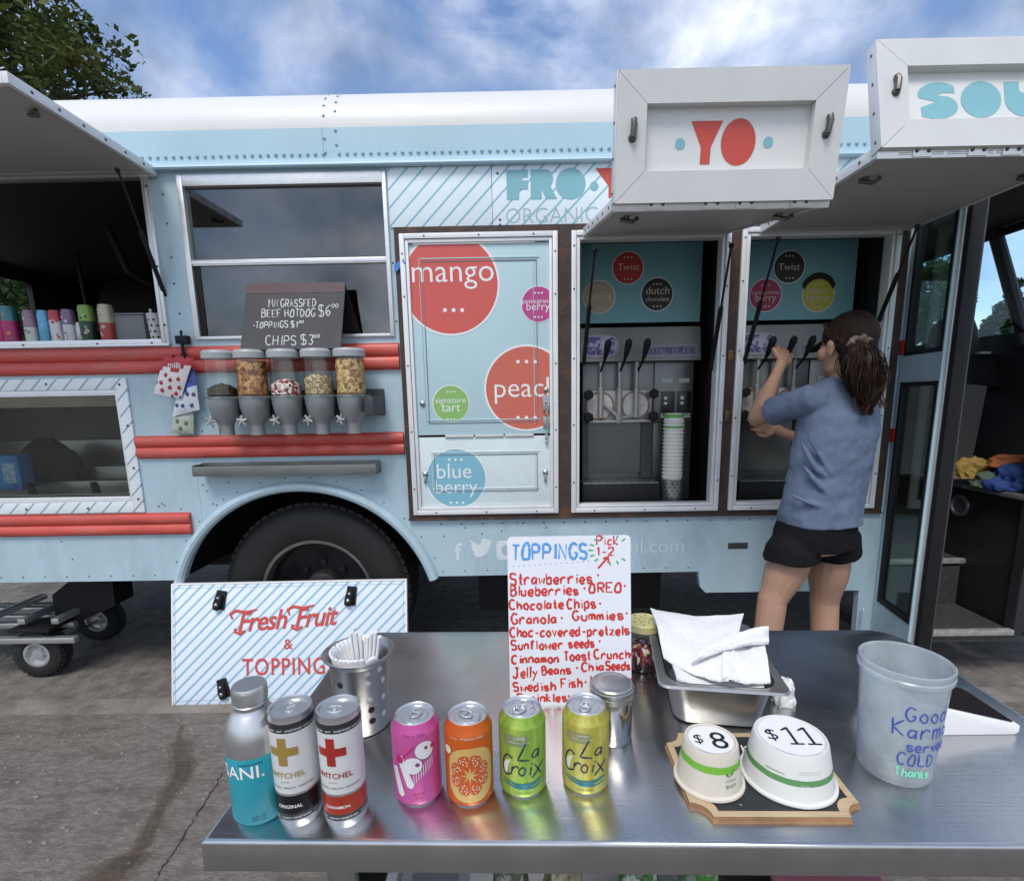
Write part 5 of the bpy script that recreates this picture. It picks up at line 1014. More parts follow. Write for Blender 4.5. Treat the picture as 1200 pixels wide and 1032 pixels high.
# things stored on the shelf below: only their tops show under the table's edge
SH = .296
def store(name, label, cat, px0, px1, y, top, depth, m, rnd=.01, taper=0):
    a, b = at(px0, 1026, y), at(px1, 1026, y); t = thing(name, label, cat, ((a.x+b.x)/2, y, SH)); q = MB(); w = (b.x-a.x)/2
    q.box(-w, w, -depth/2, depth/2, 0, top-SH, 0, rnd); q.box(-w-.008, w+.008, -depth/2-.008, depth/2+.008, top-SH-.02, top-SH, 0, .004); q.done('body', m, t); return t
zt_ = at(500, 1027, .72).z; TUBW = glass('tub_white', (.8, .82, .84), .05, 0, (.72, .74, .76), .7)
store('storage_tub', 'white plastic tub on the shelf under the left of the table', 'tub', 412, 462, .76, .60, .16, WHITE); store('storage_tub', 'clear white tub with a black latch on the shelf under the table', 'tub', 478, 545, .76, .60, .16, TUBW)
for i, (a_, b_, c1, c2, lab) in enumerate(((572, 628, (.10, .12, .07), (.45, .42, .33), 'dark chip bag with pale print under the table'), (632, 690, (.44, .38, .24), (.16, .16, .10), 'cream chip bag beside the dark ones under the table'), (728, 785, (.05, .17, .03), (.5, .52, .46), 'green chip bag with a pale print under the table'), (800, 862, (.06, .22, .03), (.4, .45, .4), 'bright green chip bag, rightmost of the bags under the table'))):
    p = at((a_+b_)/2, 1026, .72); w = (at(b_, 1026, .72).x-at(a_, 1026, .72).x)/2
    heap('chip_bag', lab, 'chip bag', (p.x, .76, SH), w, .06, .31, mat('chip_%s' % 'abcd'[i], c1, .35, var=.3, scale=30, col2=c2, c2lo=.5, c2hi=.56, c2scale=28), i+20, group='chip bags under the table', crumple=.2)
p = at(972, 1026, .74); t = thing('pink_bucket', 'bucket with a pink lid on the shelf under the table', 'bucket', (p.x, .74, SH)); q = MB(); q.lathe([(.075, 0), (.085, .28), (.0001, .28)], 28); q.done('pail', WHITE, t); q = MB(); q.lathe([(.090, .275), (.092, .30), (.08, .312), (.0001, .312)], 28); q.done('lid', mat('lid_pink', (.52, .18, .24), .4), t)
p = at(900, 1026, .78); t = thing('black_case', 'black zipped case on the shelf beside the pink bucket', 'case', (p.x-.02, .80, SH)); q = MB(); q.box(-.05, .05, -.06, .06, 0, .29, 0, .03); q.tube([(-.03, -.062, .28), (0, -.066, .30), (.03, -.062, .28)], .005, 6); q.done('case_body', mat('case_black', (.02, .02, .022), .6), t)
# ------------------------------------------------------------------ cans and the bottle on the table
def face(x, y): return math.atan2(-x, y)                       # angle of the side that looks at the camera
def ltext(q, s, r, a0, z, w=None, h=None, m=0, off=0, x=0, rot=0, shear=0, align='M', spacing=1):
    me = fit_text(s, width=w, height=h, offset=off, align=align, shear=shear, spacing=spacing); k = MB(); k.mesh(me, Matrix.Translation((x, 0, 0)) @ Matrix.Rotation(rot, 4, 'Z')); k.refine(.006); k.wrap(r, a0, z); me2 = bpy.data.meshes.new('t'); k.bm.to_mesh(me2); k.bm.free(); q.mesh(me2, None, m)
def lshape(q, loops, r, a0, z, m=0, lift=0):
    k = MB(); k.mesh(shape_mesh(loops)); k.refine(.006); k.warp(lambda c: (c.x, c.y, c.z+lift)); k.wrap(r, a0, z); me2 = bpy.data.meshes.new('t'); k.bm.to_mesh(me2); k.bm.free(); q.mesh(me2, None, m)
def lscript(q, s, x, y, h, lw, r, a0, z, m=0, width=None, shear=0, slope=0, gap=2.2):
    k = MB(); script(k, s, x, y, h, lw, 0, width, .05, shear, gap, .12, slope=slope, dense=1); k.wrap(r, a0, z); me2 = bpy.data.meshes.new('t'); k.bm.to_mesh(me2); k.bm.free(); q.mesh(me2, None, m)
NAVY = mat('ink_navy', (.015, .018, .06), .35); INKB = mat('ink_black', (.012, .012, .013), .45)
# teal aluminium bottle
bx, by = -.357, .612; t = thing('aluminium_bottle', 'aluminium bottle with a teal label at the left end of the can row', 'bottle', (bx, by, TZ)); R_ = .0355
BOTT = mat('bottle_alu', (.62, .62, .62), .36, .95, var=.05, scale=40); TEALP = mat('bottle_teal', (.025, .33, .41), .42, 0, var=.04, scale=20)
q = MB(); q.lathe([(.0001, .002), (.027, .001), (.031, 0), (R_, .006), (R_, .097), (R_, .114), (.0345, .123), (.030, .136), (.023, .147), (.0195, .152), (.0195, .163)], 40, mats=[0, 0, 1, 1, 0, 0, 0, 0, 0, 0], cap=False)
q.done('bottle_body', [BOTT, TEALP], t, smooth=50)
q = MB(); q.lathe([(.0195, .151), (.0205, .153), (.0205, .157), (.0196, .158), (.0196, .159), (.0208, .160), (.0208, .178), (.0195, .181), (.0001, .1812)], 40); 
for k in range(40): q.box(.0205, .0213, -.0006, .0006, .163, .177, 0, 0, Matrix.Rotation(2*PI*k/40, 4, 'Z'))
q.done('cap', BOTT, t)
q = MB(); fa = face(bx, by); ltext(q, 'DASANI.', R_, fa-1.10, .071, w=.090, off=.008); ltext(q, 'PURIFIED WATER', R_, fa-.25, .089, w=.028, m=1); ltext(q, '16 FL OZ', R_, fa-.15, .014, w=.017, m=1); ltext(q, '(473 mL)', R_, fa-.15, .0095, w=.016, m=1); q.done('lettering', [INKW, NAVY], t, smooth=0, norm=False)
# two slim white cans
for i, (x, y, cc, ct, fl, bandc, dx, lab) in enumerate(((-.302, .603, (.40, .27, .07), (.42, .30, .10), 'ORIGINAL', (.014, .014, .015), -.55, 'slim white can with a gold cross and black lower band'), (-.240, .601, (.42, .035, .025), (.36, .05, .04), 'CINNAMON', (.46, .05, .03), -.50, 'slim white can with a red cross and red lower band'))):
    t = thing('drink_can', lab, 'drink can', (x, y, TZ), group='drink cans on the steel table'); R_, h = .0275, .155; rt = R_*.93
    q = MB(); q.lathe([(.0001, .004), (rt*.9, .002), (rt, 0), (R_*.99, .006), (R_, .012), (R_, .021), (R_, .047), (R_, .050), (R_, .134), (R_, .1345), (R_, .142), (R_*.98, .146), (rt*1.03, .151), (rt*1.04, h), (rt*.97, h-.001), (rt*.94, h-.005), (.0001, h-.0045)], 40, mats=[1, 1, 1, 1, 2, 3, 1, 0, 4, 4, 4, 1, 1, 1, 1, 1])
    tab(q, h-.001, R_, .5+i); q.done('can_body', [mat('can_white', (.66, .66, .65), .35, .15, var=.03), CANTOP, mat('can_dark_band', (.07, .07, .072), .35, .4), canm('can_band_%s' % ('black' if i == 0 else 'red'), bandc), mat('can_black_band', (.03, .03, .032), .4, .2)], t)
    fa = face(x, y)+dx; q = MB(); lshape(q, [[(a, b) for a, b in ((-.0055, -.019), (.0055, -.019), (.0055, -.0055), (.019, -.0055), (.019, .0055), (.0055, .0055), (.0055, .019), (-.0055, .019), (-.0055, .0055), (-.019, .0055), (-.019, -.0055), (-.0055, -.0055))]], R_, fa, .109, 0, 0)
    ltext(q, 'SWITCHEL', R_, fa, .073, w=.050, off=.012, m=1); ltext(q, 'UP MTN.', R_, fa, .066, w=.012, m=2); ltext(q, 'NATURAL \u2022 HEALTHY \u2022 REFRESHING', R_, fa+.25, .058, w=.056, m=3); ltext(q, fl, R_, fa+.1, .030, w=.031, off=.012, m=4); ltext(q, 'HONEY FARMER   OAT   SWEETENED WITH HONEY', R_, fa+.3, .1365, w=.085, m=4); ltext(q, 'ORGANIC   LIGHTLY SWEETENED   12 FL OZ', R_, fa+.3, .015, w=.075, m=4)
    q.done('lettering', [mat('cross_%s' % 'gr'[i], cc, .35, .3), mat('word_%s' % 'gr'[i], ct, .4, .2), mat('ink_grey', (.3, .3, .3), .5), INKB, INKW], t, smooth=0, norm=False)
# four standard cans
R_, h = .0325, .1215
def std(x, y, lab, bodym, rot):
    t = thing('drink_can', lab, 'drink can', (x, y, TZ), group='drink cans on the steel table'); q = MB(); q.lathe(can_prof(R_, h), 48, mats=CANMATS); tab(q, h, R_*.8, rot); q.done('can_body', [bodym, CANTOP], t, smooth=50); return t, face(x, y)
PINK = canm('can_pink', (.56, .10, .33), .3)
t, fa = std(-.151, .636, 'pink soda can with slanting white bubble letters', PINK, -.3)
q = MB(); r0 = MB()
def bub(cx, cy, r, hole=None):
    lshape(q, [circ(cx+.0009, cy-.0012, r+.0008, 24)], R_, fa, .0, 2, -.0002)
    lshape(q, [circ(cx, cy, r, 24)] + ([circ(cx+hole[0], cy+hole[1], hole[2], 12)] if hole else []), R_, fa, .0, 0, .0002)
bub(.010, .086, .0125, (.002, .003, .0026)); bub(-.006, .066, .012, (.006, .001, .003))
for (a, b, c, d) in ((-.024, .078, -.010, .036), (-.034, .060, -.024, .022)):
    dx, dy = c-a, d-b; L = math.hypot(dx, dy); nx, ny = -dy/L*.0048, dx/L*.0048
    lshape(q, [[(a+nx, b+ny), (a-nx, b-ny)]+[(c-nx, d-ny), (c+dx/L*.004, d+dy/L*.004), (c+nx, d+ny)]], R_, fa, 0, 0)
for k in range(9):
    xx = -.006+.0032*k; z1 = .057+.0022*k; lshape(q, [[(xx, z1), (xx+.0009, z1), (xx+.0009, z1-.018+.0005*k), (xx, z1-.018+.0005*k)]], R_, fa, 0, 0)
lshape(q, [circ(.0215, .0885, .0035, 10)], R_, fa, 0, 1, .0004)
lshape(q, [circ(-.024, .0735, .0055, 14)], R_, fa, 0, 1, .0004); lshape(q, [[(-.021, .077), (-.004, .0935), (-.003, .0925), (-.020, .0755)]], R_, fa, 0, 1, .0004)
ltext(q, 'Cherry Soda', R_, fa-.1, .107, w=.030, m=2); ltext(q, 'Healthy', R_, fa, .022, w=.016, m=1); ltext(q, 'Soda', R_, fa, .016, w=.010, m=1); ltext(q, '3g SUGAR \u2022 12 FL OZ', R_, fa, .011, w=.018, m=0)
q.done('lettering', [mat('bubble_white', (.70, .69, .70), .35, .1), mat('cherry_ink', (.42, .02, .10), .4), mat('plum_ink', (.22, .04, .16), .4)], t, smooth=0, norm=False)
ORG = canm('can_orange', (.60, .115, .015), .3)
t, fa = std(-.079, .634, 'orange soda can printed with a big round orange slice', ORG, .9)
q = MB(); lshape(q, [rrect(-.030, .034, .012, .091, .026, 8)], R_, fa, 0, 1)
for k in range(8):
    a = 2*PI*(k+.5)/8; pts = [(.004, 0), (.016, -.0062), (.023, -.0070), (.0265, -.004), (.027, 0), (.0265, .004), (.023, .0070), (.016, .0062)]
    lshape(q, [[(x*math.cos(a)-y*math.sin(a)*1.15, .052+1.12*(x*math.sin(a)+y*math.cos(a)*1.15)) for x, y in pts]], R_, fa, 0, 0, .0002)
    for x, y in ((.014, -.002), (.017, .002), (.019, -.003), (.021, .0005), (.0235, -.003), (.0235, .0035), (.0165, -.004), (.0205, .004)):
        xx, zz = x*math.cos(a)-y*math.sin(a), .052+1.12*(x*math.sin(a)+y*math.cos(a)); lshape(q, [circ(xx, zz, .0009, 8, ry=.0013)], R_, fa, 0, 2, .0005)
ltext(q, 'Prebiotic Soda', R_, fa+.15, .1035, w=.030, m=2, off=.006); ltext(q, 'Vintage', R_, fa-.62, .1035, w=.010, m=2); lshape(q, [circ(-.031, .085, .006, 16)], R_, fa, 0, 2, .0006); q.done('lettering', [mat('slice_orange', (.55, .10, .02), .35, .2), mat('slice_cream', (.62, .42, .14), .35, .2), mat('print_cream', (.68, .60, .46), .4)], t, smooth=0, norm=False)
for i, (x, y, cA, cB, lab, rot) in enumerate(((-.006, .648, (.52, .66, .13), (.20, .42, .05), 'lime green sparkling water can left of the yellow one', 2.4), (.082, .652, (.74, .70, .20), (.44, .40, .05), 'yellow sparkling water can in front of the steel shaker', 2.8))):
    m = canm('can_lime' if i == 0 else 'can_lemon', cA, .45, cB, c2lo=.35, c2hi=.62, c2scale=1, stretch=(60, 60, 6)); t, fa = std(x, y, lab, m, rot)
    q = MB(); fa -= .02
    lscript(q, 'L', -.006, .062, .027, .0022, R_, fa, 0, 0, shear=.40); lscript(q, 'a', .013, .063, .020, .0020, R_, fa, 0, 0, shear=.2); lscript(q, 'C', -.030, .038, .027, .0022, R_, fa, 0, 0, width=.013, shear=.15); lscript(q, 'roi', -.016, .040, .020, .0020, R_, fa, 0, 0, width=.026, shear=.2); lscript(q, 'x', .013, .036, .029, .0021, R_, fa, 0, 0, shear=.25)
    k = MB()
    for dz, s in ((0, 0), (-.0035, .4), (-.006, -.4)): k.tube([(xx, .030+dz+.004*math.cos(xx*60+s)*-1, 0) for xx in [-.030+.004*j for j in range(16)]], [.0004+.0012*math.sin(PI*j/15) for j in range(16)], 6, 0, flat=.15)
    k.wrap(R_, fa, 0); me2 = bpy.data.meshes.new('t'); k.bm.to_mesh(me2); k.bm.free(); q.mesh(me2, None, 1)
    lshape(q, [rrect(-.024, .012, .083, .098, .004)], R_, fa-.1, 0, 2); ltext(q, 'LIME' if i == 0 else 'LIMON', R_, fa-.1, .092, w=.015, m=3); ltext(q, 'SPARKLING WATER', R_, fa-.1, .087, w=.028, m=3); ltext(q, '0 CALORIE \u2022 0 SODIUM', R_, fa, .013, w=.024, m=0); lshape(q, [[(-.028, .052), (-.022, .060), (-.016, .062), (-.019, .054), (-.022, .040), (-.026, .041)]], R_, fa, 0, 3)
    q.done('lettering', [NAVY, mat('swoosh_teal', (.03, .20, .24), .35, .3), mat('patch_%s' % 'ab'[i], (.26, .33, .16) if i == 0 else (.36, .36, .16), .4, .4), mat('print_pale', (.60, .66, .55), .4)], t, smooth=0, norm=False)
# ------------------------------------------------------------------ steel cup of white plastic spoons
cx, cy = -.275, .793; t = thing('utensil_cup', 'perforated steel cup holding white plastic spoons behind the tall cans', 'utensil cup', (cx, cy, TZ))
q = MB(); q.lathe([(.0001, .002), (.041, .001), (.043, .004), (.047, .118), (.049, .124), (.056, .130), (.0575, .133), (.056, .134), (.049, .129), (.0445, .12), (.041, .008), (.0001, .006)], 48)
fa = face(cx, cy)
for a, z in ((-.75, .095), (-.75, .02), (.32, .028), (.30, .048), (-.8, .06)): 
    r = .043+.004*z/.118; q.dome((r*math.sin(fa+a), -r*math.cos(fa+a), z), .0055, Vector((math.sin(fa+a), -math.cos(fa+a), 0)), .15, 1, 10)
for a, z in ((.22, .112), (.22, .094), (.26, .065), (.85, .03), (.85, .09), (.85, .06), (.7, .112)):
    r = .043+.004*z/.118; q.dome((r*math.sin(fa+a), -r*math.cos(fa+a), z), .0052, Vector((math.sin(fa+a), -math.cos(fa+a), 0)), .15, 2, 10)
q.done('cup_body', [STEEL, HOLE, mat('hole_lit', (.5, .5, .49), .6)], t)
SPW = mat('spoon_white', (.80, .80, .79), .35, var=.02); r9 = random.Random(21)
for k in range(17):
    a = -2.75+k*.20+r9.uniform(-.05, .05); r = .040; lean = .0; q = MB(); p0 = Vector((.018*math.sin(a+2.6), -.018*math.cos(a+2.6), .012)); p1 = Vector((r*math.sin(a), -r*math.cos(a), .128)); 
    q.tube([p0, p0.lerp(p1, .5), p1-Vector((0, 0, .01)), p1, p1+(p1-p0).normalized()*.010], [.004, .005, .0062, .0062, .0035], 10, flat=.5); q.done('spoon', SPW, t)
for k in range(9):
    q = MB(); x = -.012+.0048*k; p0 = Vector((x*.4, .012-.002*k, .012)); top = .158+r9.uniform(-.006, .010); p1 = Vector((x*1.5, .016-.003*k+r9.uniform(-.005, .005), top)); q.tube([p0, p1.lerp(p0, .3), p1], [.004, .0052, .0056], 10, flat=.5); q.done('spoon', SPW, t)
q = MB()
for dx, dy, rz in ((.027, -.016, .5), (-.004, -.026, -.6)):
    Mz = Matrix.Translation((dx, dy, .118)) @ Matrix.Rotation(rz, 4, 'Z') @ Matrix.Rotation(.5, 4, 'X'); bmesh.ops.create_uvsphere(q.bm, u_segments=14, v_segments=8, radius=1, matrix=Mz @ Matrix.Diagonal((.011, .005, .017, 1)))
q.done('spoon_bowls', SPW, t, smooth=80)
# ------------------------------------------------------------------ shaker, sprinkle jar
cx, cy = .136, .753; t = thing('steel_shaker', 'shiny steel shaker with a domed mesh lid in front of the toppings board', 'shaker', (cx, cy, TZ))
q = MB(); q.lathe([(.0001, .001), (.030, 0), (.032, .003), (.0325, .070), (.0315, .073)], 48, cap=False); q.done('body', mat('shaker_chrome', (.62, .61, .60), .16, 1, var=.04), t)
q = MB(); q.lathe([(.0315, .071), (.0345, .072), (.0348, .079), (.033, .080), (.033, .083), (.035, .084), (.0352, .088), (.0335, .089), (.033, .092), (.031, .094), (.030, .0935), (.020, .0965), (.0001, .098)], 48, mats=[0]*10+[1]*2); 
for k in range(260):
    r = .029*math.sqrt((k+.5)/260); a = k*2.39996; z = .098-.0045*(r/.030)**2; q.dome((r*math.sin(a), -r*math.cos(a), z), .00085, Vector((0, 0, 1)), .25, 2, 5)
q.done('lid', [STEEL, mat('mesh_lid', (.40, .40, .40), .35, .8), HOLE], t)
cx, cy = .236, .968; t = thing('sprinkle_jar', 'small clear jar of sprinkles with a yellow shaker lid behind the napkin pan', 'sprinkle jar', (cx, cy, TZ))
q = MB(); q.lathe([(.030, .002), (.033, .006), (.033, .086), (.031, .09)], 36, cap=False); q.lathe([(.0001, .003), (.030, .002)], 36, cap=False); q.done('jar', PLAST, t)
q = MB(); q.lathe([(.0001, .004), (.031, .004), (.0318, .010), (.0318, .045), (.02, .052), (.0001, .055)], 32); SPR = speckle('sprinkles', ['7a1d22', 'e9e2d6', '2b1512', 'c23a3a', 'e0c9a0', '503020', 'd8d8e6', '8b2a5a'], 130, stretch=(1, 1, .45))
for k in range(160):
    a = r9.uniform(0, 2*PI); z = r9.uniform(.008, .05); q.tube([(.0312*math.sin(a), -.0312*math.cos(a), z), (.0315*math.sin(a+r9.uniform(-.2, .2)), -.0315*math.cos(a), z+r9.uniform(-.006, .006))], .0013, 5)
q.done('sprinkles', SPR, t)
q = MB(); q.lathe([(.0335, .084), (.0345, .085), (.0345, .098), (.032, .1005), (.0001, .101)], 36)
for k in range(14):
    a = k*2.4; r = .006+.0016*k; q.dome((r*math.sin(a), -r*math.cos(a), .1008), .0022, Vector((0, 0, 1)), .2, 1, 8)
q.done('lid', [mat('lid_yellow', (.58, .54, .25), .5), mat('lid_hole', (.16, .15, .08), .7)], t)
# ------------------------------------------------------------------ toppings board
bl, br, tl = atz(598, 827, TZ), atz(740, 824, TZ), at(593.5, 629, .875)
t = thing('toppings_board', 'white toppings list in red marker standing at the back of the steel table', 'menu board', tuple(bl)); u = br-bl; v = tl-bl-u*0; w_, h_ = u.length, v.length; Mt = frameM((0, 0, 0), u, v); wp, hp_ = 143, 198
q = MB(); q.mesh(shape_mesh([rrect(0, w_, 0, h_*1.0, .008)], .0012)); child_flat(q, 'board', mat('board_gloss', (.74, .76, .82), .18, var=.02, coat=.3), t, Mt)
q = MB(); n_ = Mt.to_3x3() @ Vector((0, 0, 1)); q._m([(w_*.15, h_*.6, -.002), (w_*.85, h_*.6, -.002), (w_*.85, .0, -.09), (w_*.15, .0, -.09)], [(0, 1, 2, 3)]); child_flat(q, 'easel_leg', mat('easel_clear', (.5, .52, .55), .3), t, Mt)
MRED = mat('marker_red', (.56, .035, .025), .4, var=.15, scale=60); MBLU = mat('marker_blue', (.10, .32, .66), .4, var=.12, scale=40); MGRN = mat('marker_green', (.08, .42, .16), .4)
q = MB(); ky = h_/hp_; kx = w_/wp
for s, px, py, wpx, h in (('Strawberries', 598, 684, 94, 15), ('Blueberries', 598, 697, 78, 14), ('OREO', 690, 695, 36, 13), ('Chocolate', 597, 713, 62, 13), ('Chips', 664, 713, 32, 14), ('Granola', 599, 730, 51, 14), ('Gummies', 670, 727, 58, 13), ('Choc-covered-pretzels', 597, 745, 138, 13), ('Sunflower', 598, 760, 59, 13), ('seeds', 665, 759, 29, 13), ('Cinnamon', 598, 776, 54, 12), ('Toast', 659, 774, 31, 13), ('Crunch', 695, 773, 41, 13), ('Jelly', 599, 793, 28, 15), ('Beans', 633, 790, 33, 12), ('Chia', 680, 787, 25, 12), ('Seeds', 708, 786, 28, 12), ('Swedish', 599, 809, 49, 12), ('Fish', 655, 806, 24, 13), ('Mini MMs', 690, 803, 48, 12), ('Sprinkles', 603, 822, 58, 12)):
    script(q, s, (px-595)*kx, (827-py)*ky, h*.8*ky, .0038, 0, width=wpx*kx, jit=.05, z=.0014)
for px, py in ((700, 675), (684, 690), (731, 688), (702, 708), (657, 724), (733, 720), (701, 752), (737, 768), (674, 783), (684, 800), (664, 816)): q.dome(((px-595)*kx, (827-py)*ky, .0013), .0022, Vector((0, 0, 1)), .2, 0, 8)
script(q, 'Pick', 699*kx-595*kx, (827-640)*ky, 10*ky, .003, 0, width=24*kx, z=.0014); script(q, '1-2', 698*kx-595*kx, (827-652)*ky, 9*ky, .003, 0, width=20*kx, z=.0014)
q.tube([((700-595)*kx, (827-667)*ky, .0016), ((711-595)*kx, (827-655)*ky, .0016)], .0018, 6, 0, flat=.15); q.tube([((706-595)*kx, (827-656)*ky, .0016), ((712-595)*kx, (827-653)*ky, .0016), ((712-595)*kx, (827-661)*ky, .0016)], .0018, 6, 0, flat=.15)
script(q, 'TOPPINGS', 5*kx, (827-655)*ky, 17*ky, .0048, 1, width=87*kx, z=.0014)
for k in range(15): q.dome(((602+6.2*k-595)*kx, (827-663+.3*k)*ky, .0013), .0012, Vector((0, 0, 1)), .2, 1, 6)
for k in range(16):
    a = 2*PI*k/16; c = (714, 646); q.tube([((c[0]+17*math.cos(a)*1.15-595)*kx, (827-c[1]+14*math.sin(a))*ky, .0015), ((c[0]+22*math.cos(a)*1.15-595)*kx, (827-c[1]+18*math.sin(a))*ky, .0015)], .0014, 6, 2, flat=.15) if (c[0]+22*math.cos(a)*1.15) < 737 and 827-c[1]+18*math.sin(a) < 198 else None
child_flat(q, 'lettering', [MRED, MBLU, MGRN], t, Mt, smooth=0)
# ------------------------------------------------------------------ napkin pan
t = thing('napkin_pan', 'deep steel pan full of white napkins on the right of the table', 'steam pan', (.330, .868, TZ), -.15)
q = MB(); loops = []
def rr3(hx, hy, r, z, n=6): return [(x, y, z) for x, y in rrect(-hx, hx, -hy, hy, r, n)]
Ls = [rr3(.060, .085, .02, .0), rr3(.070, .097, .028, .004), rr3(.082, .110, .03, .070), rr3(.084, .112, .032, .078), rr3(.085, .113, .03, .082), rr3(.098, .126, .016, .084), rr3(.100, .128, .016, .080)]
vs = [p for l in Ls for p in l]; n = len(Ls[0]); q._m(vs, [(i*n+k, i*n+(k+1) % n, (i+1)*n+(k+1) % n, (i+1)*n+k) for i in range(len(Ls)-1) for k in range(n)]+[tuple(range(n-1, -1, -1))])
Li = [rr3(.058, .083, .02, .003), rr3(.080, .108, .03, .072), rr3(.083, .111, .03, .0818)]
vs = [p for l in Li for p in l]; q._m(vs, [((i+1)*n+k, (i+1)*n+(k+1) % n, i*n+(k+1) % n, i*n+k) for i in range(2) for k in range(n)]+[tuple(range(n))]); q.done('pan_body', STEEL, t, smooth=50)
NAP = mat('napkin_white', (.74, .74, .73), .9, var=.03, scale=60, bump=.35, bscale=190)
def sheet(corners, name, label, seed, sag=.012, n=14, th=.004, curl=.01, qm=0):
    q = MB(); P = [Vector(c) for c in corners]; vs = []
    for s in (0, 1):
        for j in range(n+1):
            for i in range(n+1):
                a, b = i/n, j/n; p = P[0].lerp(P[1], a).lerp(P[3].lerp(P[2], a), b); p.z += -sag*math.sin(PI*a)+curl*math.sin(PI*b)+.006*noise.noise(Vector((a*3, b*3, seed)))+.0025*noise.noise(Vector((a*9, b*9, seed)))+th*s; vs.append(p)
    k = (n+1)**2; fs = []
    for s in (0, k):
        for j in range(n):
            for i in range(n): fs.append((s+j*(n+1)+i, s+j*(n+1)+i+1, s+(j+1)*(n+1)+i+1, s+(j+1)*(n+1)+i))
    ed = [j*(n+1) for j in range(n+1)]; ed2 = [j*(n+1)+n for j in range(n+1)]; ed3 = list(range(n+1)); ed4 = [n*(n+1)+i for i in range(n+1)]
    for e_ in (ed, ed2, ed3, ed4):
        for a, b in zip(e_, e_[1:]): fs.append((a, b, b+k, a+k))
    q._m(vs, fs); o = q.done('napkin', NAP, None, smooth=60); o.location = (.330, .868, TZ); o.rotation_euler.z = -.15; return tag(o, label, 'napkin', 'napkins in the steel pan')
sheet([(-.070, -.105, .082), (.066, -.098, .070), (.078, .03, .100), (-.092, .06, .108)], '', 'napkin lying lowest in the steel pan, its front corner on the rim', 1, .014, th=.006)
sheet([(-.088, -.075, .104), (.010, -.105, .086), (.074, .066, .128), (-.096, .082, .124)], '', 'large square napkin standing highest at the back of the steel pan', 2, .010, th=.003)
sheet([(.000, -.104, .089), (.075, -.098, .083), (.094, .018, .106), (.02, -.01, .106)], '', 'napkin slipping out at the right front of the steel pan', 3, .004, th=.004)
sheet([(-.045, -.085, .100), (-.028, -.062, .106), (.104, .018, .124), (.094, -.02, .112)], '', 'folded napkin strip sticking out over the right of the steel pan', 4, .002, n=10, th=.005)
heap('crumpled_napkin', 'small crumpled white paper beside the right rim of the steel pan', 'napkin', (.456, .838, TZ), .018, .016, .034, NAP, 12, crumple=.4)
# ------------------------------------------------------------------ plaque with the two priced cups
P = [on_table(*q_) for q_ in ((786, 868), (808, 966), (1000, 962), (893, 862))]
x0, x1, y0, y1 = .213, .436, .574, .744; pc = ((x0+x1)/2, (y0+y1)/2)
t = thing('wooden_plaque', 'small chalkboard plaque with a pale wooden rim and notched corners', 'plaque', (pc[0], pc[1], TZ), -.02); hx, hy = (x1-x0)/2, (y1-y0)/2; nr = .024
def notched(hx, hy, r, z, n=6):
    o = []
    for sx, sy, a0_ in ((1, 1, -PI/2), (-1, 1, 0), (-1, -1, PI/2), (1, -1, PI)):
        a = [a0_-(PI/2)*k/(n-1)+0 for k in range(n)]; c = circ(sx*hx, sy*hy, r, n, a0=a0_, a1=a0_-PI/2); 
        o += c
    return o
out_ = notched(hx, hy, nr, 0); inn = notched(hx-.011, hy-.011, nr*.98, 0)
WOODM = mat('plaque_wood', (.50, .37, .22), .55, var=.15, scale=6, stretch=(4, 40, 4), bump=.1); WOODE = mat('plaque_edge', (.30, .17, .08), .6, var=.3, scale=30)
q = MB(); q.prism(out_, 0, .0040, 1, plane='xy'); n = len(out_); q.prism([(a*.985, b*.985) for a, b in out_], .0041, .0080, 1, plane='xy'); q.mesh(shape_mesh([[(a*.985, b*.985) for a, b in out_], inn]), Matrix.Translation((0, 0, .0090)), 0); q.prism([(a, b) for a, b in inn], .0079, .0084, 2, plane='xy'); q.done('plaque_body', [WOODM, WOODE, mat('plaque_slate', (.022, .023, .024), .6, var=.3, scale=20)], t, smooth=25)
q = MB(); script(q, 'KEN', .0, .040, .016, .003, 0, jit=.1, z=.0088); r9 = random.Random(8)
for k in range(22): q.dome((r9.uniform(-.085, .085), r9.uniform(-.065, .06), .0084), r9.uniform(.0005, .0012), Vector((0, 0, 1)), .3, 0, 5)
q.done('chalk_marks', INKW, t, smooth=0)
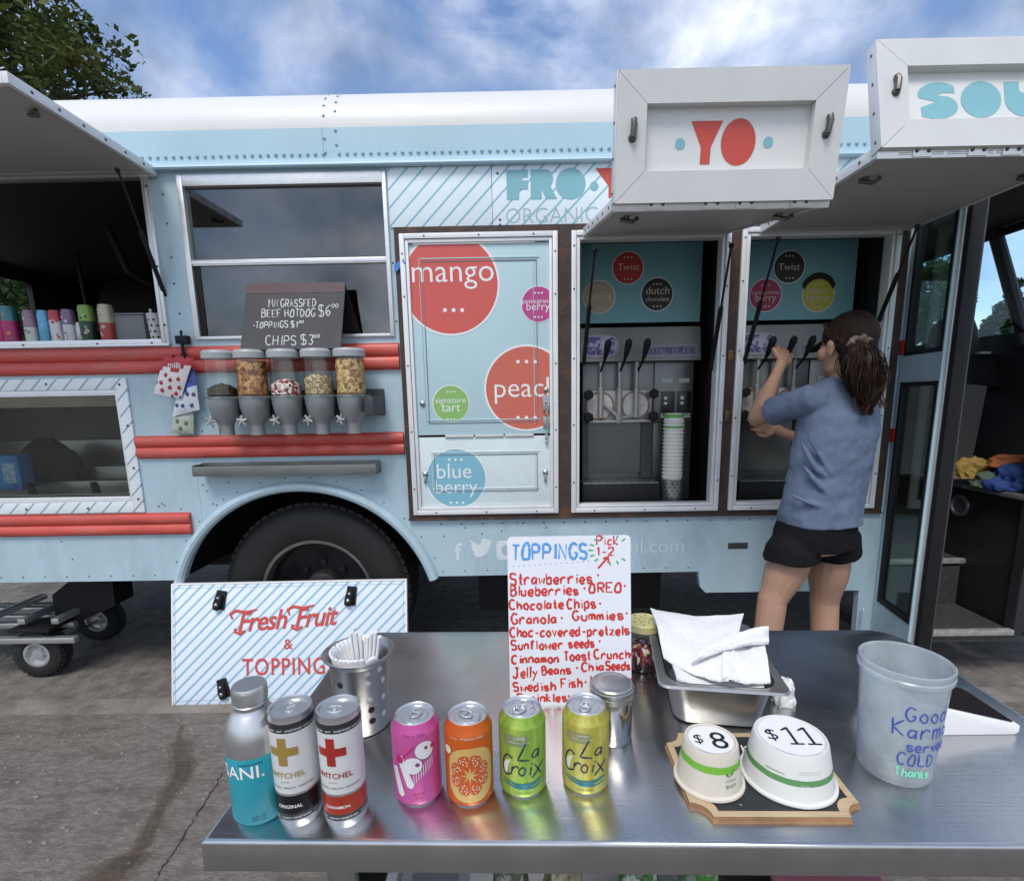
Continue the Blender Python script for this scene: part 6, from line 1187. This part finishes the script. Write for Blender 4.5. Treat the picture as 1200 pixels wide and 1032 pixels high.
def pcup(x, y, rb, rtp, h, lab, cm, gm, z0, z1, price, tilt, rot, extra):
    t = thing('paper_cup', lab, 'paper cup', (x, y, TZ+.0086), rot, group='upside down cups with prices'); R = lambda z: rtp+(rb-rtp)*(1-(z-.004)/(h-.004)) if True else 0
    rf = lambda z: rtp+(rb-rtp)*(1-min(1, max(0, (z-.004)/(h-.004))))
    q = MB(); q.lathe([(rb-.002, .002), (rb+.0025, 0), (rb+.004, .002), (rb+.0035, .0045), (rb, .006), (rf(z0), z0), (rf(z1), z1), (rf(h-.003), h-.003), (rtp-.001, h), (rtp-.003, h), (rtp-.004, h-.002), (.0001, h-.002)], 56, mats=[0, 0, 0, 0, 0, 1, 0, 0, 0, 0, 0])
    r9 = random.Random(5)
    for v in q.bm.verts:
        a = math.atan2(v.co.x, v.co.y); v.co.z += .0008*noise.noise(Vector((math.sin(a)*3, math.cos(a)*3, v.co.z*30)))*(v.co.z > .003); k = 1+.008*noise.noise(Vector((math.sin(a)*2, math.cos(a)*2, 5))); v.co.x *= k; v.co.y *= k
    q.done('cup_body', [cm, gm], t, smooth=40)
    q = MB(); q.lathe([(rtp-.006, h-.0012), (.0001, h-.0012)], 40, 1, cap=False); 
    for s, px_, sz, off, dy in price:
        if s == 'one': q.mesh(shape_mesh([[(px_+.0015, -.0165), (px_+.0052, -.0165), (px_+.0052, .018), (px_+.002, .018), (px_-.0065, .0125), (px_-.0065, .0095), (px_+.0015, .0135)]]), Matrix.Translation((0, 0, h-.0007)), 0); q.mesh(shape_mesh([rect(px_-.0055, px_+.0125, -.0195, -.0166)]), Matrix.Translation((0, 0, h-.0007)), 0); continue
        q.mesh(fit_text(s, height=sz, offset=off, align='M'), Matrix.Translation((px_, -sz/2+dy, h-.0007)), 0)
    extra(q, rf); q.done('lettering', [INKB, mat('label_white', (.76, .76, .78), .5, var=.01), MC.get('print_green') or mat('print_green', (.07, .24, .05), .5), mat('print_grey', (.4, .4, .42), .6), INKW], t, smooth=0, norm=False)
KRAFT = mat('cup_kraft', (.60, .55, .47), .7, var=.07, scale=10, bump=.15, bscale=50, col2=(.66, .62, .57), c2scale=14); CWHT = mat('cup_white', (.72, .72, .71), .6, var=.03, scale=10, bump=.08)
def ex8(q, rf):
    ltext(q, 'ONE', rf(.020), .42, .022, w=.017, off=.01, m=2, rot=PI); ltext(q, 'EARTH', rf(.025), .42, .029, w=.014, m=2, rot=PI); ltext(q, 'Please return me to the', rf(.046), .45, .0475, w=.036, m=4, rot=PI)
    lshape(q, [[(0, 0), (.004, .002), (.007, .006), (.003, .006)]], rf(.033), .37, .032, 2); lshape(q, [[(0, 0), (-.004, .002), (-.006, .006), (-.002, .005)]], rf(.033), .37, .032, 2); lshape(q, [circ(.006, .040, .0015, 8)], rf(.04), .42, 0, 2)
def ex11(q, rf):
    ltext(q, 'eco', rf(.028), -.05, .0285, w=.010, m=4, rot=PI); ltext(q, 'made from renewable resources', rf(.044), .08, .046, w=.030, m=3, rot=PI); ltext(q, 'please compost this cup today', rf(.042), .08, .043, w=.028, m=3, rot=PI); ltext(q, 'compostable', rf(.036), -.75, .040, w=.024, m=2, rot=PI)
pcup(.254, .645, .0435, .0355, .062, 'smaller upside down paper cup marked $8 on the plaque', KRAFT, mat('band_green', (.16, .42, .04), .5), .036, .046, [('$', -.017, .019, -.003, .001), ('8', .010, .036, .0, -.001)], 0, -.05, ex8)
pcup(.365, .648, .0585, .047, .064, 'larger upside down white paper tub marked $11 on the plaque', CWHT, mat('band_sage', (.10, .26, .09), .5), .026, .034, [('$', -.025, .024, -.006, .003), ('one', -.002, 0, 0, 0), ('one', .021, 0, 0, 0)], 0, -.05, ex11)
# ------------------------------------------------------------------ tip jar
jx, jy = .532, .674; t = thing('tip_jar', 'frosted plastic tip jar with blue handwriting at the right of the table', 'tip jar', (jx, jy, TZ)); fa = face(jx, jy)
JAR = glass('jar_frosted', (.80, .84, .86), .05, .25, (.86, .89, .91), .40)
jr = lambda z: .0455+.0075*min(1, z/.155)
q = MB(); q.lathe([(.0001, .003), (.036, .002), (.042, .0), (.0452, .004), (.0455, .01), (.053, .150), (.0535, .152), (.0565, .153), (.0568, .158), (.0552, .160), (.0556, .162), (.0566, .164), (.0562, .169), (.0545, .170), (.0515, .168), (.0505, .152), (.0435, .012), (.040, .006), (.0001, .006)], 64, cap=False); q.done('jar_body', JAR, t, smooth=40)
MKB = mat('marker_ink_blue', (.045, .075, .36), .5, var=.2, scale=60); MKG = mat('marker_ink_mint', (.20, .66, .45), .5)
q = MB()
for s, x, z, h, w, m, aa_ in (('Good', .001, .106, .020, .052, 0, .0), ('Karma', -.012, .080, .022, .074, 0, 0), ('served', .006, .060, .015, .056, 0, 0), ('COLD', -.003, .039, .017, .044, 0, 0), ('Thanks', -.004, .020, .013, .042, 1, 0)):
    k = MB(); script(k, s, x, 0, h, .0022, 0, w, .05, 0, 3, .25, dense=1); r = jr(z+h/2)+.0002; k.wrap(r, fa+.14, z); me2 = bpy.data.meshes.new('t'); k.bm.to_mesh(me2); k.bm.free(); q.mesh(me2, None, m)
q.done('lettering', [MKB, MKG], t, smooth=0)
BILL = mat('bill_pale', (.50, .52, .46), .8, var=.15, scale=40); r9 = random.Random(12)
for k in range(5):
    hp2 = heap('banknote', 'crumpled banknote lying inside the frosted tip jar', 'banknote', (jx+r9.uniform(-.014, .014), jy+r9.uniform(-.014, .014), TZ+.008+.007*k), .020, .014, .010, BILL, 30+k, group='crumpled banknotes in the tip jar', crumple=.5)
q = MB(); Mz = Matrix.Translation((jx-.018, jy-.026, TZ+.022)) @ Matrix.Rotation(1.1, 4, 'X'); q.lathe([(.0001, 0), (.011, 0), (.012, .001), (.011, .002), (.0001, .002)], 24, 0, Mz); tag(q.done('coin', mat('coin_pale', (.55, .48, .34), .4, .5)), 'pale coin resting against the wall inside the tip jar', 'coin')
# ------------------------------------------------------------------ card reader on its white wedge stand
e_r = on_table(1195, 862); tx0, tx1 = .595, e_r.x+.002; ty0 = .742
t = thing('card_reader', 'white wedge card reader with a dark glossy screen behind the tip jar', 'card reader', (tx0, ty0, TZ), 0); L_ = tx1-tx0
zl, zr = .062, .016; q = MB(); D_ = .105
pr = [(0, 0), (L_-.006, 0), (L_, .004), (L_, zr), (0, zl)]
q.prism(pr, 0, D_, 0); bmesh.ops.bevel(q.bm, geom=q.bm.edges[:], offset=.002, segments=2, profile=.5, affect='EDGES')
q.done('stand', mat('reader_white', (.78, .78, .79), .3, var=.02), t)
Mr = frameM((0, 0, zl+.0006), (L_, 0, zr-zl), (0, 1, 0)); sl = math.hypot(L_, zl-zr); q = MB(); q.mesh(shape_mesh([rrect(.02, sl-.006, .004, D_-.004, .006)]), Matrix.Translation((0, 0, .0008))); child_flat(q, 'screen', mat('screen_black', (.012, .008, .009), .06, var=.2, coat=.5, rvar=.01), t, Mr, smooth=0)
# ------------------------------------------------------------------ trees
BARK = mat('bark', (.06, .045, .032), .9, var=.35, scale=12, bump=.5)
def leafm(n, c1, c2):
    if n in MC: return MC[n]
    m = mat(n, c1, .6, var=.35, scale=1.2, col2=c2, c2lo=.42, c2hi=.62, c2scale=.9, spec=.3); t_ = m.node_tree; b_ = t_.nodes['Principled BSDF']; o_ = t_.nodes['Material Output']
    tl_ = t_.nodes.new('ShaderNodeBsdfTranslucent'); t_.links.new(b_.inputs['Base Color'].links[0].from_socket, tl_.inputs[0]); x_ = t_.nodes.new('ShaderNodeMixShader'); x_.inputs[0].default_value = .3; t_.links.new(b_.outputs[0], x_.inputs[1]); t_.links.new(tl_.outputs[0], x_.inputs[2]); t_.links.new(x_.outputs[0], o_.inputs[0]); return m
def tree(name, label, base, h, crown, nleaf, leaf, lm, seed, group=None, conic=False, trunk=.2, clumps=60, rk=1):
    rg = random.Random(seed); t = thing(name, label, 'tree', base, group=group); cx, cy, cz, rx, ry, rz = crown
    q = MB(); q.tube([(0, 0, -.2), (.05, 0, h*.2), (cx*.3, cy*.3, h*.45), (cx*.7, cy*.7, cz)], [trunk*1.25, trunk, trunk*.7, trunk*.3], 10); cs = []
    for k in range(clumps):
        while True:
            d = Vector((rg.uniform(-1, 1), rg.uniform(-1, 1), rg.uniform(-1, 1)))
            if .35 < d.length < 1: break
        if conic: f = (1-(d.z+1)/2)**.8+.08; c = Vector((cx+d.x*rx*f, cy+d.y*ry*f, cz+d.z*rz)); r = .26*rx*f+.12
        else: c = Vector((cx+d.x*rx, cy+d.y*ry, cz+d.z*rz)); r = rg.uniform(.16, .30)*min(rx, rz)*rk
        cs.append((c, r))
        if k % 2 == 0:
            s = Vector((cx*.5, cy*.5, h*.35+(cz-h*.35)*rg.uniform(.2, .9))); m_ = s.lerp(c, .55)+Vector((0, 0, .06*rz)); q.tube([s, m_, c], [trunk*.28, trunk*.16, trunk*.04], 6)
    q.done('trunk', BARK, t)
    vs, fs = [], []; per = nleaf//clumps
    for c, r in cs:
        for _ in range(per):
            d = Vector((rg.gauss(0, 1), rg.gauss(0, 1), rg.gauss(0, .8))); d = d.normalized()*r*(rg.random()**.45)*1.05; p = c+d; s = leaf*rg.uniform(.55, 1.3)
            a = Vector((rg.uniform(-1, 1), rg.uniform(-1, 1), rg.uniform(-.7, .7))).normalized(); b = a.cross(Vector((rg.uniform(-1, 1), rg.uniform(-1, 1), rg.uniform(-1, 1)))).normalized(); i = len(vs)
            vs += [p-a*s, p-b*s*.45, p+a*s, p+b*s*.45]; fs.append((i, i+1, i+2, i+3))
    me = bpy.data.meshes.new('crown'); me.from_pydata([tuple(v) for v in vs], [], fs); me.materials.append(lm); o = link('crown', me, t); return t
LG1 = leafm('leaf_dark', (.040, .070, .018), (.13, .145, .032)); LG2 = leafm('leaf_mid', (.05, .10, .03), (.09, .15, .04)); LG3 = leafm('leaf_conifer', (.022, .05, .026), (.04, .075, .03))
p = at(20, 60, 11.0)
tree('broadleaf_tree', 'big leafy tree rising behind the truck roof at upper left', (p.x-2.45, 11.5, GZ), 9, (.3, 0, 8.3, 3.4, 2.8, 3.2), 36000, .095, LG1, 3, trunk=.3, clumps=300, rk=.60)
p = at(1085, 340, 14); tree('broadleaf_tree', 'round leafy tree seen through the open cab door glass', (p.x-.35, 14, GZ), 4.6, (0, 0, 3.2, 1.05, 1.2, 1.65), 22000, .065, LG2, 5, trunk=.16, clumps=90)
p = at(1186, 370, 15); tree('conifer_tree', 'pointed conifer seen through the windscreen right of the seat', (p.x, 15, GZ), 4.6, (0, 0, 2.6, 1.0, 1.0, 1.75), 16000, .07, LG3, 8, conic=True, trunk=.14, clumps=90)
p = at(1230, 385, 16); tree('broadleaf_tree', 'low leafy tree at the far right through the windscreen', (p.x+.8, 16, GZ), 3.8, (0, 0, 2.4, 2.0, 1.8, 1.5), 14000, .085, LG2, 9, trunk=.14, clumps=60)
p = at(10, 380, 12); tree('broadleaf_tree', 'leafy tree seen through the far window behind the row of cans', (p.x-.3, 12.5, GZ), 4.4, (0, 0, 3.0, 2.0, 1.8, 1.9), 16000, .085, LG2, 12, trunk=.16, clumps=60)
p = at(45, 380, 14); tree('broadleaf_tree', 'darker tree at the right edge of the far window behind the cans', (p.x+.3, 15, GZ), 4.6, (0, 0, 3.2, 1.8, 1.8, 2.0), 14000, .085, LG1, 13, trunk=.2, clumps=60)
# ------------------------------------------------------------------ the worker at the right hatch
SKIN = mat('skin', (.40, .235, .16), .5, var=.10, scale=9, bump=.04, bscale=120, spec=.35)
SHIRT = mat('shirt_blue', (.125, .16, .235), .88, var=.16, scale=7, bump=.35, bscale=14, spec=.2, col2=(.15, .19, .265), c2scale=5)
SHORTS = mat('shorts_black', (.008, .008, .010), .85, spec=.15, var=.2, scale=20, bump=.3, bscale=25)
HAIR = mat('hair_brown', (.020, .0095, .006), .62, spec=.2, var=.4, scale=30, bump=.4, bscale=90, stretch=(1, 1, .25)); HAIRL = mat('hair_brown_light', (.040, .019, .011), .55, var=.3, scale=30)
p0 = at(965, 700, 2.1)
PER = thing('person', 'person with a brown ponytail, blue grey t-shirt and black shorts pulling a machine lever', 'person', (p0.x, 2.1, GZ), world=True)
def px_m(Y): return .00175*Y/1.05
def sec(q, rows, n=28, m=0, power=2.3):
    """loft of squarish ellipses: rows of (centre, half width, half depth, yaw)"""
    vs = []
    for c, a, b, yaw in rows:
        for k in range(n):
            t_ = 2*PI*k/n; ct, st_ = math.cos(t_), math.sin(t_); x = a*math.copysign(abs(ct)**(2/power), ct); y = b*math.copysign(abs(st_)**(2/power), st_)
            vs.append((c[0]+x*math.cos(yaw)-y*math.sin(yaw), c[1]+x*math.sin(yaw)+y*math.cos(yaw), c[2]))
    r = len(rows); fs = [(i*n+k, i*n+(k+1) % n, (i+1)*n+(k+1) % n, (i+1)*n+k) for i in range(r-1) for k in range(n)]+[tuple(range(n-1, -1, -1)), tuple(range((r-1)*n, r*n))]
    q._m(vs, fs, m)
def ball(q, c, r, sc=(1, 1, 1), rot=None):
    M = Matrix.Translation(c) @ (rot or Matrix.Identity(4)) @ Matrix.Diagonal((r*sc[0], r*sc[1], r*sc[2], 1)); bmesh.ops.create_uvsphere(q.bm, u_segments=20, v_segments=14, radius=1, matrix=M)
def limb(q, pts, rr_, seg=16):
    P = [tuple(p) for p in pts]; n = 5; out, ro = [], []
    for i in range(len(P)-1):
        for k in range(n):
            t_ = k/n; out.append(Vector(P[i]).lerp(Vector(P[i+1]), t_)); s = t_*t_*(3-2*t_); ro.append(rr_[i]+(rr_[i+1]-rr_[i])*s)
    out.append(Vector(P[-1])); ro.append(rr_[-1]); q.tube(out, ro, seg); ball(q, P[0], rr_[0]); ball(q, P[-1], rr_[-1])
def skinned(o, vox, it=8, disp=0, dsz=.12):
    r = o.modifiers.new('remesh', 'REMESH'); r.mode = 'VOXEL'; r.voxel_size = vox; r.use_smooth_shade = True
    s = o.modifiers.new('smooth', 'SMOOTH'); s.factor = .5; s.iterations = it
    if disp:
        tx = bpy.data.textures.new('folds', 'CLOUDS'); tx.noise_scale = dsz; tx.noise_depth = 1; d = o.modifiers.new('folds', 'DISPLACE'); d.texture = tx; d.strength = disp; d.mid_level = .5
    return o
YP = 2.09
def A(x, y, Y=YP): return at(x, y, Y)
rows = [(450, 952, 1022, .062), (458, 945, 1028, .078), (470, 942, 1033, .09), (485, 939, 1034, .10), (505, 936, 1034, .11), (530, 929, 1029, .108), (555, 925, 1024, .105), (580, 921, 1017, .11), (603, 917, 1011, .122), (613, 917, 1010, .128)]
def torso(q, grow=0, rows=rows):
    R_ = []
    for y, xl, xr, d in rows:
        l, r = A(xl, y), A(xr, y); c = (l+r)/2; yaw = .30; w = (r.x-l.x)/2
        a = max(.05, (w*w-(d*math.sin(yaw))**2*0)**.5*.985); R_.append(((c.x, YP+.02, c.z), a+grow, d+grow, yaw))
    top = R_[0]; nk = A(988, 445); R_.insert(0, ((nk.x, YP+.015, nk.z), .075+grow, .058+grow, .3)); nk2 = A(988, 440); R_.insert(0, ((nk2.x, YP+.012, nk2.z), .052+grow*.5, .05+grow*.5, .3))
    sec(q, R_[::-1])
shL, shR = A(951, 467, 2.06), A(1014, 474, 2.13)
elL, wrL, hdL = A(887, 489, 2.25), A(911, 437, 2.36), A(919, 419, 2.405)
elR, wrR, hdR = A(985, 532, 2.36), A(920, 508, 2.42), A(901, 499, 2.44)
HC = A(991, 406, 2.07); HY = .32
HM = Matrix.Translation(HC) @ Matrix.Rotation(HY, 4, 'Z') @ Matrix.Rotation(-.10, 4, 'X')
q = MB(); torso(q, -.012, rows[:-3])
# pelvis and legs
hipL, hipR = A(938, 630, 2.095), A(976, 630, 2.14); pel = A(960, 618)
sec(q, [((pel.x, YP+.03, pel.z-.10), .14, .105, .45), ((pel.x, YP+.03, pel.z-.02), .145, .105, .45), ((pel.x+.01, YP+.02, pel.z+.06), .125, .09, .4), ((pel.x+.03, YP+.02, pel.z+.16), .12, .08, .35)])
def leg(hip, pts, yfoot):
    kn, calf, ank = pts
    limb(q, [hip, hip.lerp(kn, .5), kn, calf, ank], [.076, .082, .058, .055, .035])
    f = Vector((ank.x-.04, ank.y+.06, GZ+.05)); q.tube([(ank.x+.02, ank.y-.045, GZ+.05), (ank.x-.02, ank.y+.03, GZ+.055), (ank.x-.09, ank.y+.14, GZ+.04)], [.036, .042, .03], 12)
kL, kR = A(905, 703, 2.08), A(966, 704, 2.16)
aL = Vector((kL.x-.035, 2.08, GZ+.10)); aR = Vector((kR.x+.01, 2.17, GZ+.10))
leg(hipL, [kL, kL.lerp(aL, .35)+Vector((-.008, -.02, 0)), aL], 0); leg(hipR, [kR, kR.lerp(aR, .35)+Vector((.0, -.02, 0)), aR], 0)
# arms
limb(q, [shL, shL.lerp(elL, .5), elL], [.036, .042, .036]); limb(q, [elL, elL.lerp(wrL, .30), wrL], [.037, .040, .024])
limb(q, [shR, shR.lerp(elR, .5), elR], [.050, .045, .036]); limb(q, [elR, elR.lerp(wrR, .30), wrR], [.036, .038, .024])
# neck, head, face
limb(q, [A(990, 462, 2.09), A(990, 430, 2.075)], [.055, .052])
def hb(c, r, sc=(1, 1, 1)): ball(q, HM @ Vector(c), r, sc, Matrix.Rotation(HY, 4, 'Z') @ Matrix.Rotation(-.10, 4, 'X'))
hb((0, -.012, .025), .1, (.76, .95, .90)); hb((0, .025, -.02), .08, (.80, .80, 1.1)); hb((0, .055, -.075), .05, (.85, .75, .65)); hb((0, .03, -.07), .06, (.95, .9, .7))
hb((0, .092, -.012), .012, (.8, 1, 1.6)); hb((0, .100, -.028), .012, (1.1, 1, .8)); hb((.028, .072, .012), .014, (1.3, .5, .8)); hb((-.028, .072, .012), .014, (1.3, .5, .8))
hb((0, .082, -.058), .013, (1.6, .6, .45)); hb((0, .080, -.066), .013, (1.4, .6, .45)); hb((.045, .05, -.02), .03); hb((-.045, .05, -.02), .03)
for s in (-1, 1):
    hb((s*.077, .002, -.008), .030, (.28, .62, 1.0)); hb((s*.080, -.004, .004), .022, (.4, .7, .9))
# hands: palm, four bent fingers and a thumb from the palm's side
def hand(wr, c, tip_dir, across, curl, thumb):
    f = tip_dir.normalized(); a = across.normalized(); nn = f.cross(a).normalized(); palm0 = wr.lerp(c, .2)
    limb(q, [wr, wr.lerp(c, .6)], [.023, .026], 12)
    R = Matrix((( a.x, f.x, nn.x, 0), (a.y, f.y, nn.y, 0), (a.z, f.z, nn.z, 0), (0, 0, 0, 1)))
    ball(q, c, .042, (.95, 1.05, .42), R)
    for i, (o, L) in enumerate(((-.034, .070), (-.0115, .079), (.0115, .074), (.033, .059))):
        b = c+a*o+f*.030; d = f; P = [b]; 
        for s, k in ((.45, curl[0]), (.32, curl[1]), (.23, curl[2])):
            d = (Matrix.Rotation(k, 3, a) @ d).normalized(); P.append(P[-1]+d*L*s)
        q.tube(P, [.0090, .0083, .0078, .0066], 10); ball(q, P[-1], .0066); ball(q, P[0], .0092); ball(q, P[1], .0087); ball(q, P[2], .0081)
    s = thumb; b = c-a*.030*s-f*.014; P = [b, b-a*.022*s+f*.022, b-a*.022*s+f*.044+nn*.012, b-a*.012*s+f*.060+nn*.020]; q.tube(P, [.014, .012, .0105, .008], 10); ball(q, P[-1], .008); ball(q, P[0], .014)
hand(wrL, hdL, Vector((.42, .58, .66)), Vector((.75, -.20, -.50)), (-.35, -.7, -.6), 1)
hand(wrR, hdR, Vector((-.75, .40, .25)), Vector((.2, .35, .9)), (-.4, -.6, -.4), 1)
body = q.done('body', SKIN, PER, smooth=180); skinned(body, .0034, 5)
# t-shirt
q = MB(); torso(q, .006); 
for s_, e_, f in ((shL, elL, .74), (shR, elR, .72)):
    P = [s_+Vector((.03 if s_ is shL else -.03, 0, -.005)), s_, s_.lerp(e_, .35), s_.lerp(e_, f)]; q.tube(P, [.052, .058, .058, .057], 20)
# the hem hangs a little wider, and the back has a few diagonal folds drawn in relief
bmesh.ops.triangulate(q.bm, faces=q.bm.faces[:])
for a, b, w in (((938, 515), (968, 560), .012), ((945, 505), (990, 575), .010), ((938, 540), (985, 590), .010), ((1020, 520), (1000, 560), .010), ((955, 590), (1010, 600), .010), ((925, 578), (990, 594), .011), ((1015, 555), (985, 585), .009), ((985, 500), (1010, 540), .008)):
    P = []
    for k in range(7):
        t_ = k/6; x, y = a[0]+(b[0]-a[0])*t_, a[1]+(b[1]-a[1])*t_+6*math.sin(PI*t_)
        xl = 918+(600-y)*.12; xr = 1014+(600-y)*.16; u_ = max(-.97, min(.97, (x-(xl+xr)/2)/((xr-xl)/2))); P.append(A(x, y, YP+.02-.118*math.sqrt(1-abs(u_)**2.3)+.03*u_))
    q.tube(P, [w*.25, w*.75, w, w*1.05, w, w*.75, w*.25], 8)
sh = q.done('t_shirt', SHIRT, PER, smooth=180); skinned(sh, .0055, 6, .011, .06)
q = MB(); a = shL.lerp(elL, .80)
# shorts
q = MB()
hl = A(962, 596); sec(q, [((pel.x+.0, YP+.03, pel.z-.085), .172, .135, .42), ((pel.x, YP+.03, pel.z-.02), .172, .136, .42), ((pel.x+.008, YP+.02, pel.z+.05), .158, .120, .4), ((pel.x+.015, YP+.02, pel.z+.10), .146, .108, .35)])
eL, eR = A(927, 655, 2.075), A(974, 650, 2.15)
q.tube([hipL+Vector((.06, .03, .03)), hipL+Vector((.02, .01, .0)), hipL.lerp(eL, .6), eL+Vector((0, 0, .02)), eL], [.080, .096, .104, .108, .110], 28); q.tube([hipR+Vector((-.03, 0, .05)), hipR+Vector((0, 0, .0)), hipR.lerp(eR, .6), eR+Vector((0, 0, .01))], [.085, .104, .110, .110], 28)
skinned(q.done('shorts', SHORTS, PER, smooth=180), .006, 6, .008, .06)
# hair: cap over the skull, then loose wavy locks gathered by the scrunchie
q = MB()
hb((0, -.022, .036), .1, (.835, 1.02, .93)); hb((0, -.05, -.010), .085, (.86, .72, .85)); hb((0, .004, .055), .075, (.98, .95, .70))
hc_ = skinned(q.done('hair', HAIR, PER, smooth=180), .006, 8)
rg = random.Random(4); q = MB(); sc_ = A(1006, 404, 1.985)
for k in range(300):                                           # combed strands from the hairline to the tie
    a = rg.uniform(-1.5, 1.5); b = rg.uniform(.2, 1.0); dl = Vector((math.sin(a)*.083, .055*math.cos(a)*b+.01, .036+.075*b*math.cos(a*.8))); st = HM @ dl
    mid = (st+sc_)/2; out_v = (mid-(HM @ Vector((0, -.02, .02)))).normalized(); c0 = HM @ Vector((0, -.02, .03)); 
    P = []
    for j in range(8):
        t_ = j/7; p = st.lerp(sc_, t_); loc = HM.inverted() @ p; v = loc-Vector((0, -.022, .036)); e_ = math.sqrt((v.x/.0845)**2+(v.y/.103)**2+(v.z/.094)**2)
        if e_ < 1.0: loc = Vector((0, -.022, .036))+v/e_*1.0
        P.append(HM @ loc)
    q.tube(P, [.0012]*7+[.0010], 4, int(k % 5 == 0))
for j in range(9):                                             # the dense middle of the tail
    t_ = j/8; c = A(1006+12*t_+2*math.sin(2.2*t_)-4*t_*t_, 406+66*t_, 1.985); ball(q, c, .020+.036*math.sin(PI*min(1, t_*.95+.12)), (1, .62, .9))
for k in range(1700):
    u = max(-1.1, min(1.1, rg.gauss(0, .5))); w = max(-1.1, min(1.1, rg.gauss(0, .5))); L = rg.uniform(.6, 1.0); ph = 2.2*math.floor(u*3)+1.7*math.floor(w*3)+rg.uniform(-.35, .35); am = rg.uniform(.007, .016); P = []; rr_ = []
    for j in range(15):
        t_ = j/14*L; yy = 404+82*t_; xx = 1006+13*t_+2*math.sin(2.2*t_)-(4*t_*t_)+3.0*math.sin(ph*.4+7*t_)*t_; spread = .012+.058*math.sin(PI*min(1, t_*1.05+.06))**.8*(1-.35*t_)
        c = A(xx, yy, 1.975+.01*t_); 
        P.append(c+Vector((u*spread+am*math.sin(ph+9*t_), w*spread*.6+am*.7*math.cos(ph+8*t_), .004*math.sin(ph*3+12*t_)))); rr_.append(.0011*(1-.5*j/14)+.0004)
    q.tube(P, rr_, 4, int(k % 4 == 0))
for k in range(26):                                           # loose flyaway ends
    ph = rg.uniform(0, 6); sx = rg.choice((-1, 1)); P = []
    for j in range(10): t_ = j/9; P.append(A(1010+10*t_+sx*(4+11*t_)+4*math.sin(ph+6*t_), 408+rg.uniform(0, 4)+70*t_*rg.uniform(.9, 1), 1.985))
    q.tube(P, [.0016]*10, 4, 1)
q.done('ponytail', [HAIR, HAIRL], PER, smooth=60)
q = MB(); Ms_ = Matrix.Translation(sc_) @ Matrix.Rotation(.5, 4, 'Y') @ Matrix.Rotation(-.9, 4, 'X')
q.tube([Ms_ @ Vector((.028*math.cos(t_)*(1+.12*math.sin(9*t_)), .028*math.sin(t_)*(1+.12*math.sin(9*t_)), .006*math.sin(13*t_))) for t_ in [2*PI*k/54 for k in range(54)]], [.014+.004*math.sin(k*1.9) for k in range(54)], 8, 0, closed=True)
q.done('scrunchie', mat('scrunchie', (.22, .15, .12), .8, var=.5, scale=90, bump=.4), PER, smooth=60)
# visor: brim and band round the head
q = MB(); vs = []; n = 24
for s in (0, .004):
    for r_ in (0, 1):
        for k in range(n): t_ = -1.15+2.3*k/(n-1); vs.append(HM @ Vector(((.086+.0*r_)*math.sin(t_)*(1-.06*r_), (.080+.075*r_*math.cos(t_*1.2)**.7 if math.cos(t_*1.2) > 0 else .080)*math.cos(t_) if r_ == 0 else (.085*math.cos(t_)+.072*max(0, math.cos(t_*1.25))), .030-.02*r_*max(0, math.cos(t_*1.2))-s)))
fs = []
for s in (0, 2*n): fs += [(s+k, s+k+1, s+n+k+1, s+n+k) for k in range(n-1)]
fs += [(n+k, n+k+1, 3*n+k+1, 3*n+k) for k in range(n-1)]; q._m(vs, fs)
q.done('visor', BLACK, PER, smooth=50)
q = MB()
for ank in (aL, aR):
    q.tube([(ank.x+.025, ank.y-.05, GZ+.048), (ank.x-.01, ank.y+.02, GZ+.052), (ank.x-.06, ank.y+.10, GZ+.044), (ank.x-.10, ank.y+.16, GZ+.035)], [.042, .048, .043, .03], 14); q.tube([(ank.x, ank.y-.01, GZ+.05), (ank.x, ank.y-.01, GZ+.10)], [.045, .043], 14); q.box(ank.x-.13, ank.x+.07, ank.y-.09, ank.y-.089, GZ, GZ+.001)
q.bm.free()
for ank in (aL, aR):
    q = MB(); ang = math.atan2(.10+.025, .16+.05); Mf = Matrix.Translation((ank.x, ank.y, GZ)) @ Matrix.Rotation(ang, 4, 'Z'); q.M = Mf
    q.tube([(0, -.06, .05), (0, .02, .056), (0, .11, .046), (0, .18, .032)], [.042, .048, .044, .028], 16, 0, flat=.95); q.tube([(0, -.015, .05), (0, -.015, .10)], [.046, .044], 16, 0); q.box(-.045, .045, -.10, .205, .0, .022, 1, .01); q.done('shoe', [mat('shoe_grey', (.25, .25, .26), .7), mat('shoe_sole', (.6, .6, .58), .6)], PER, smooth=50)
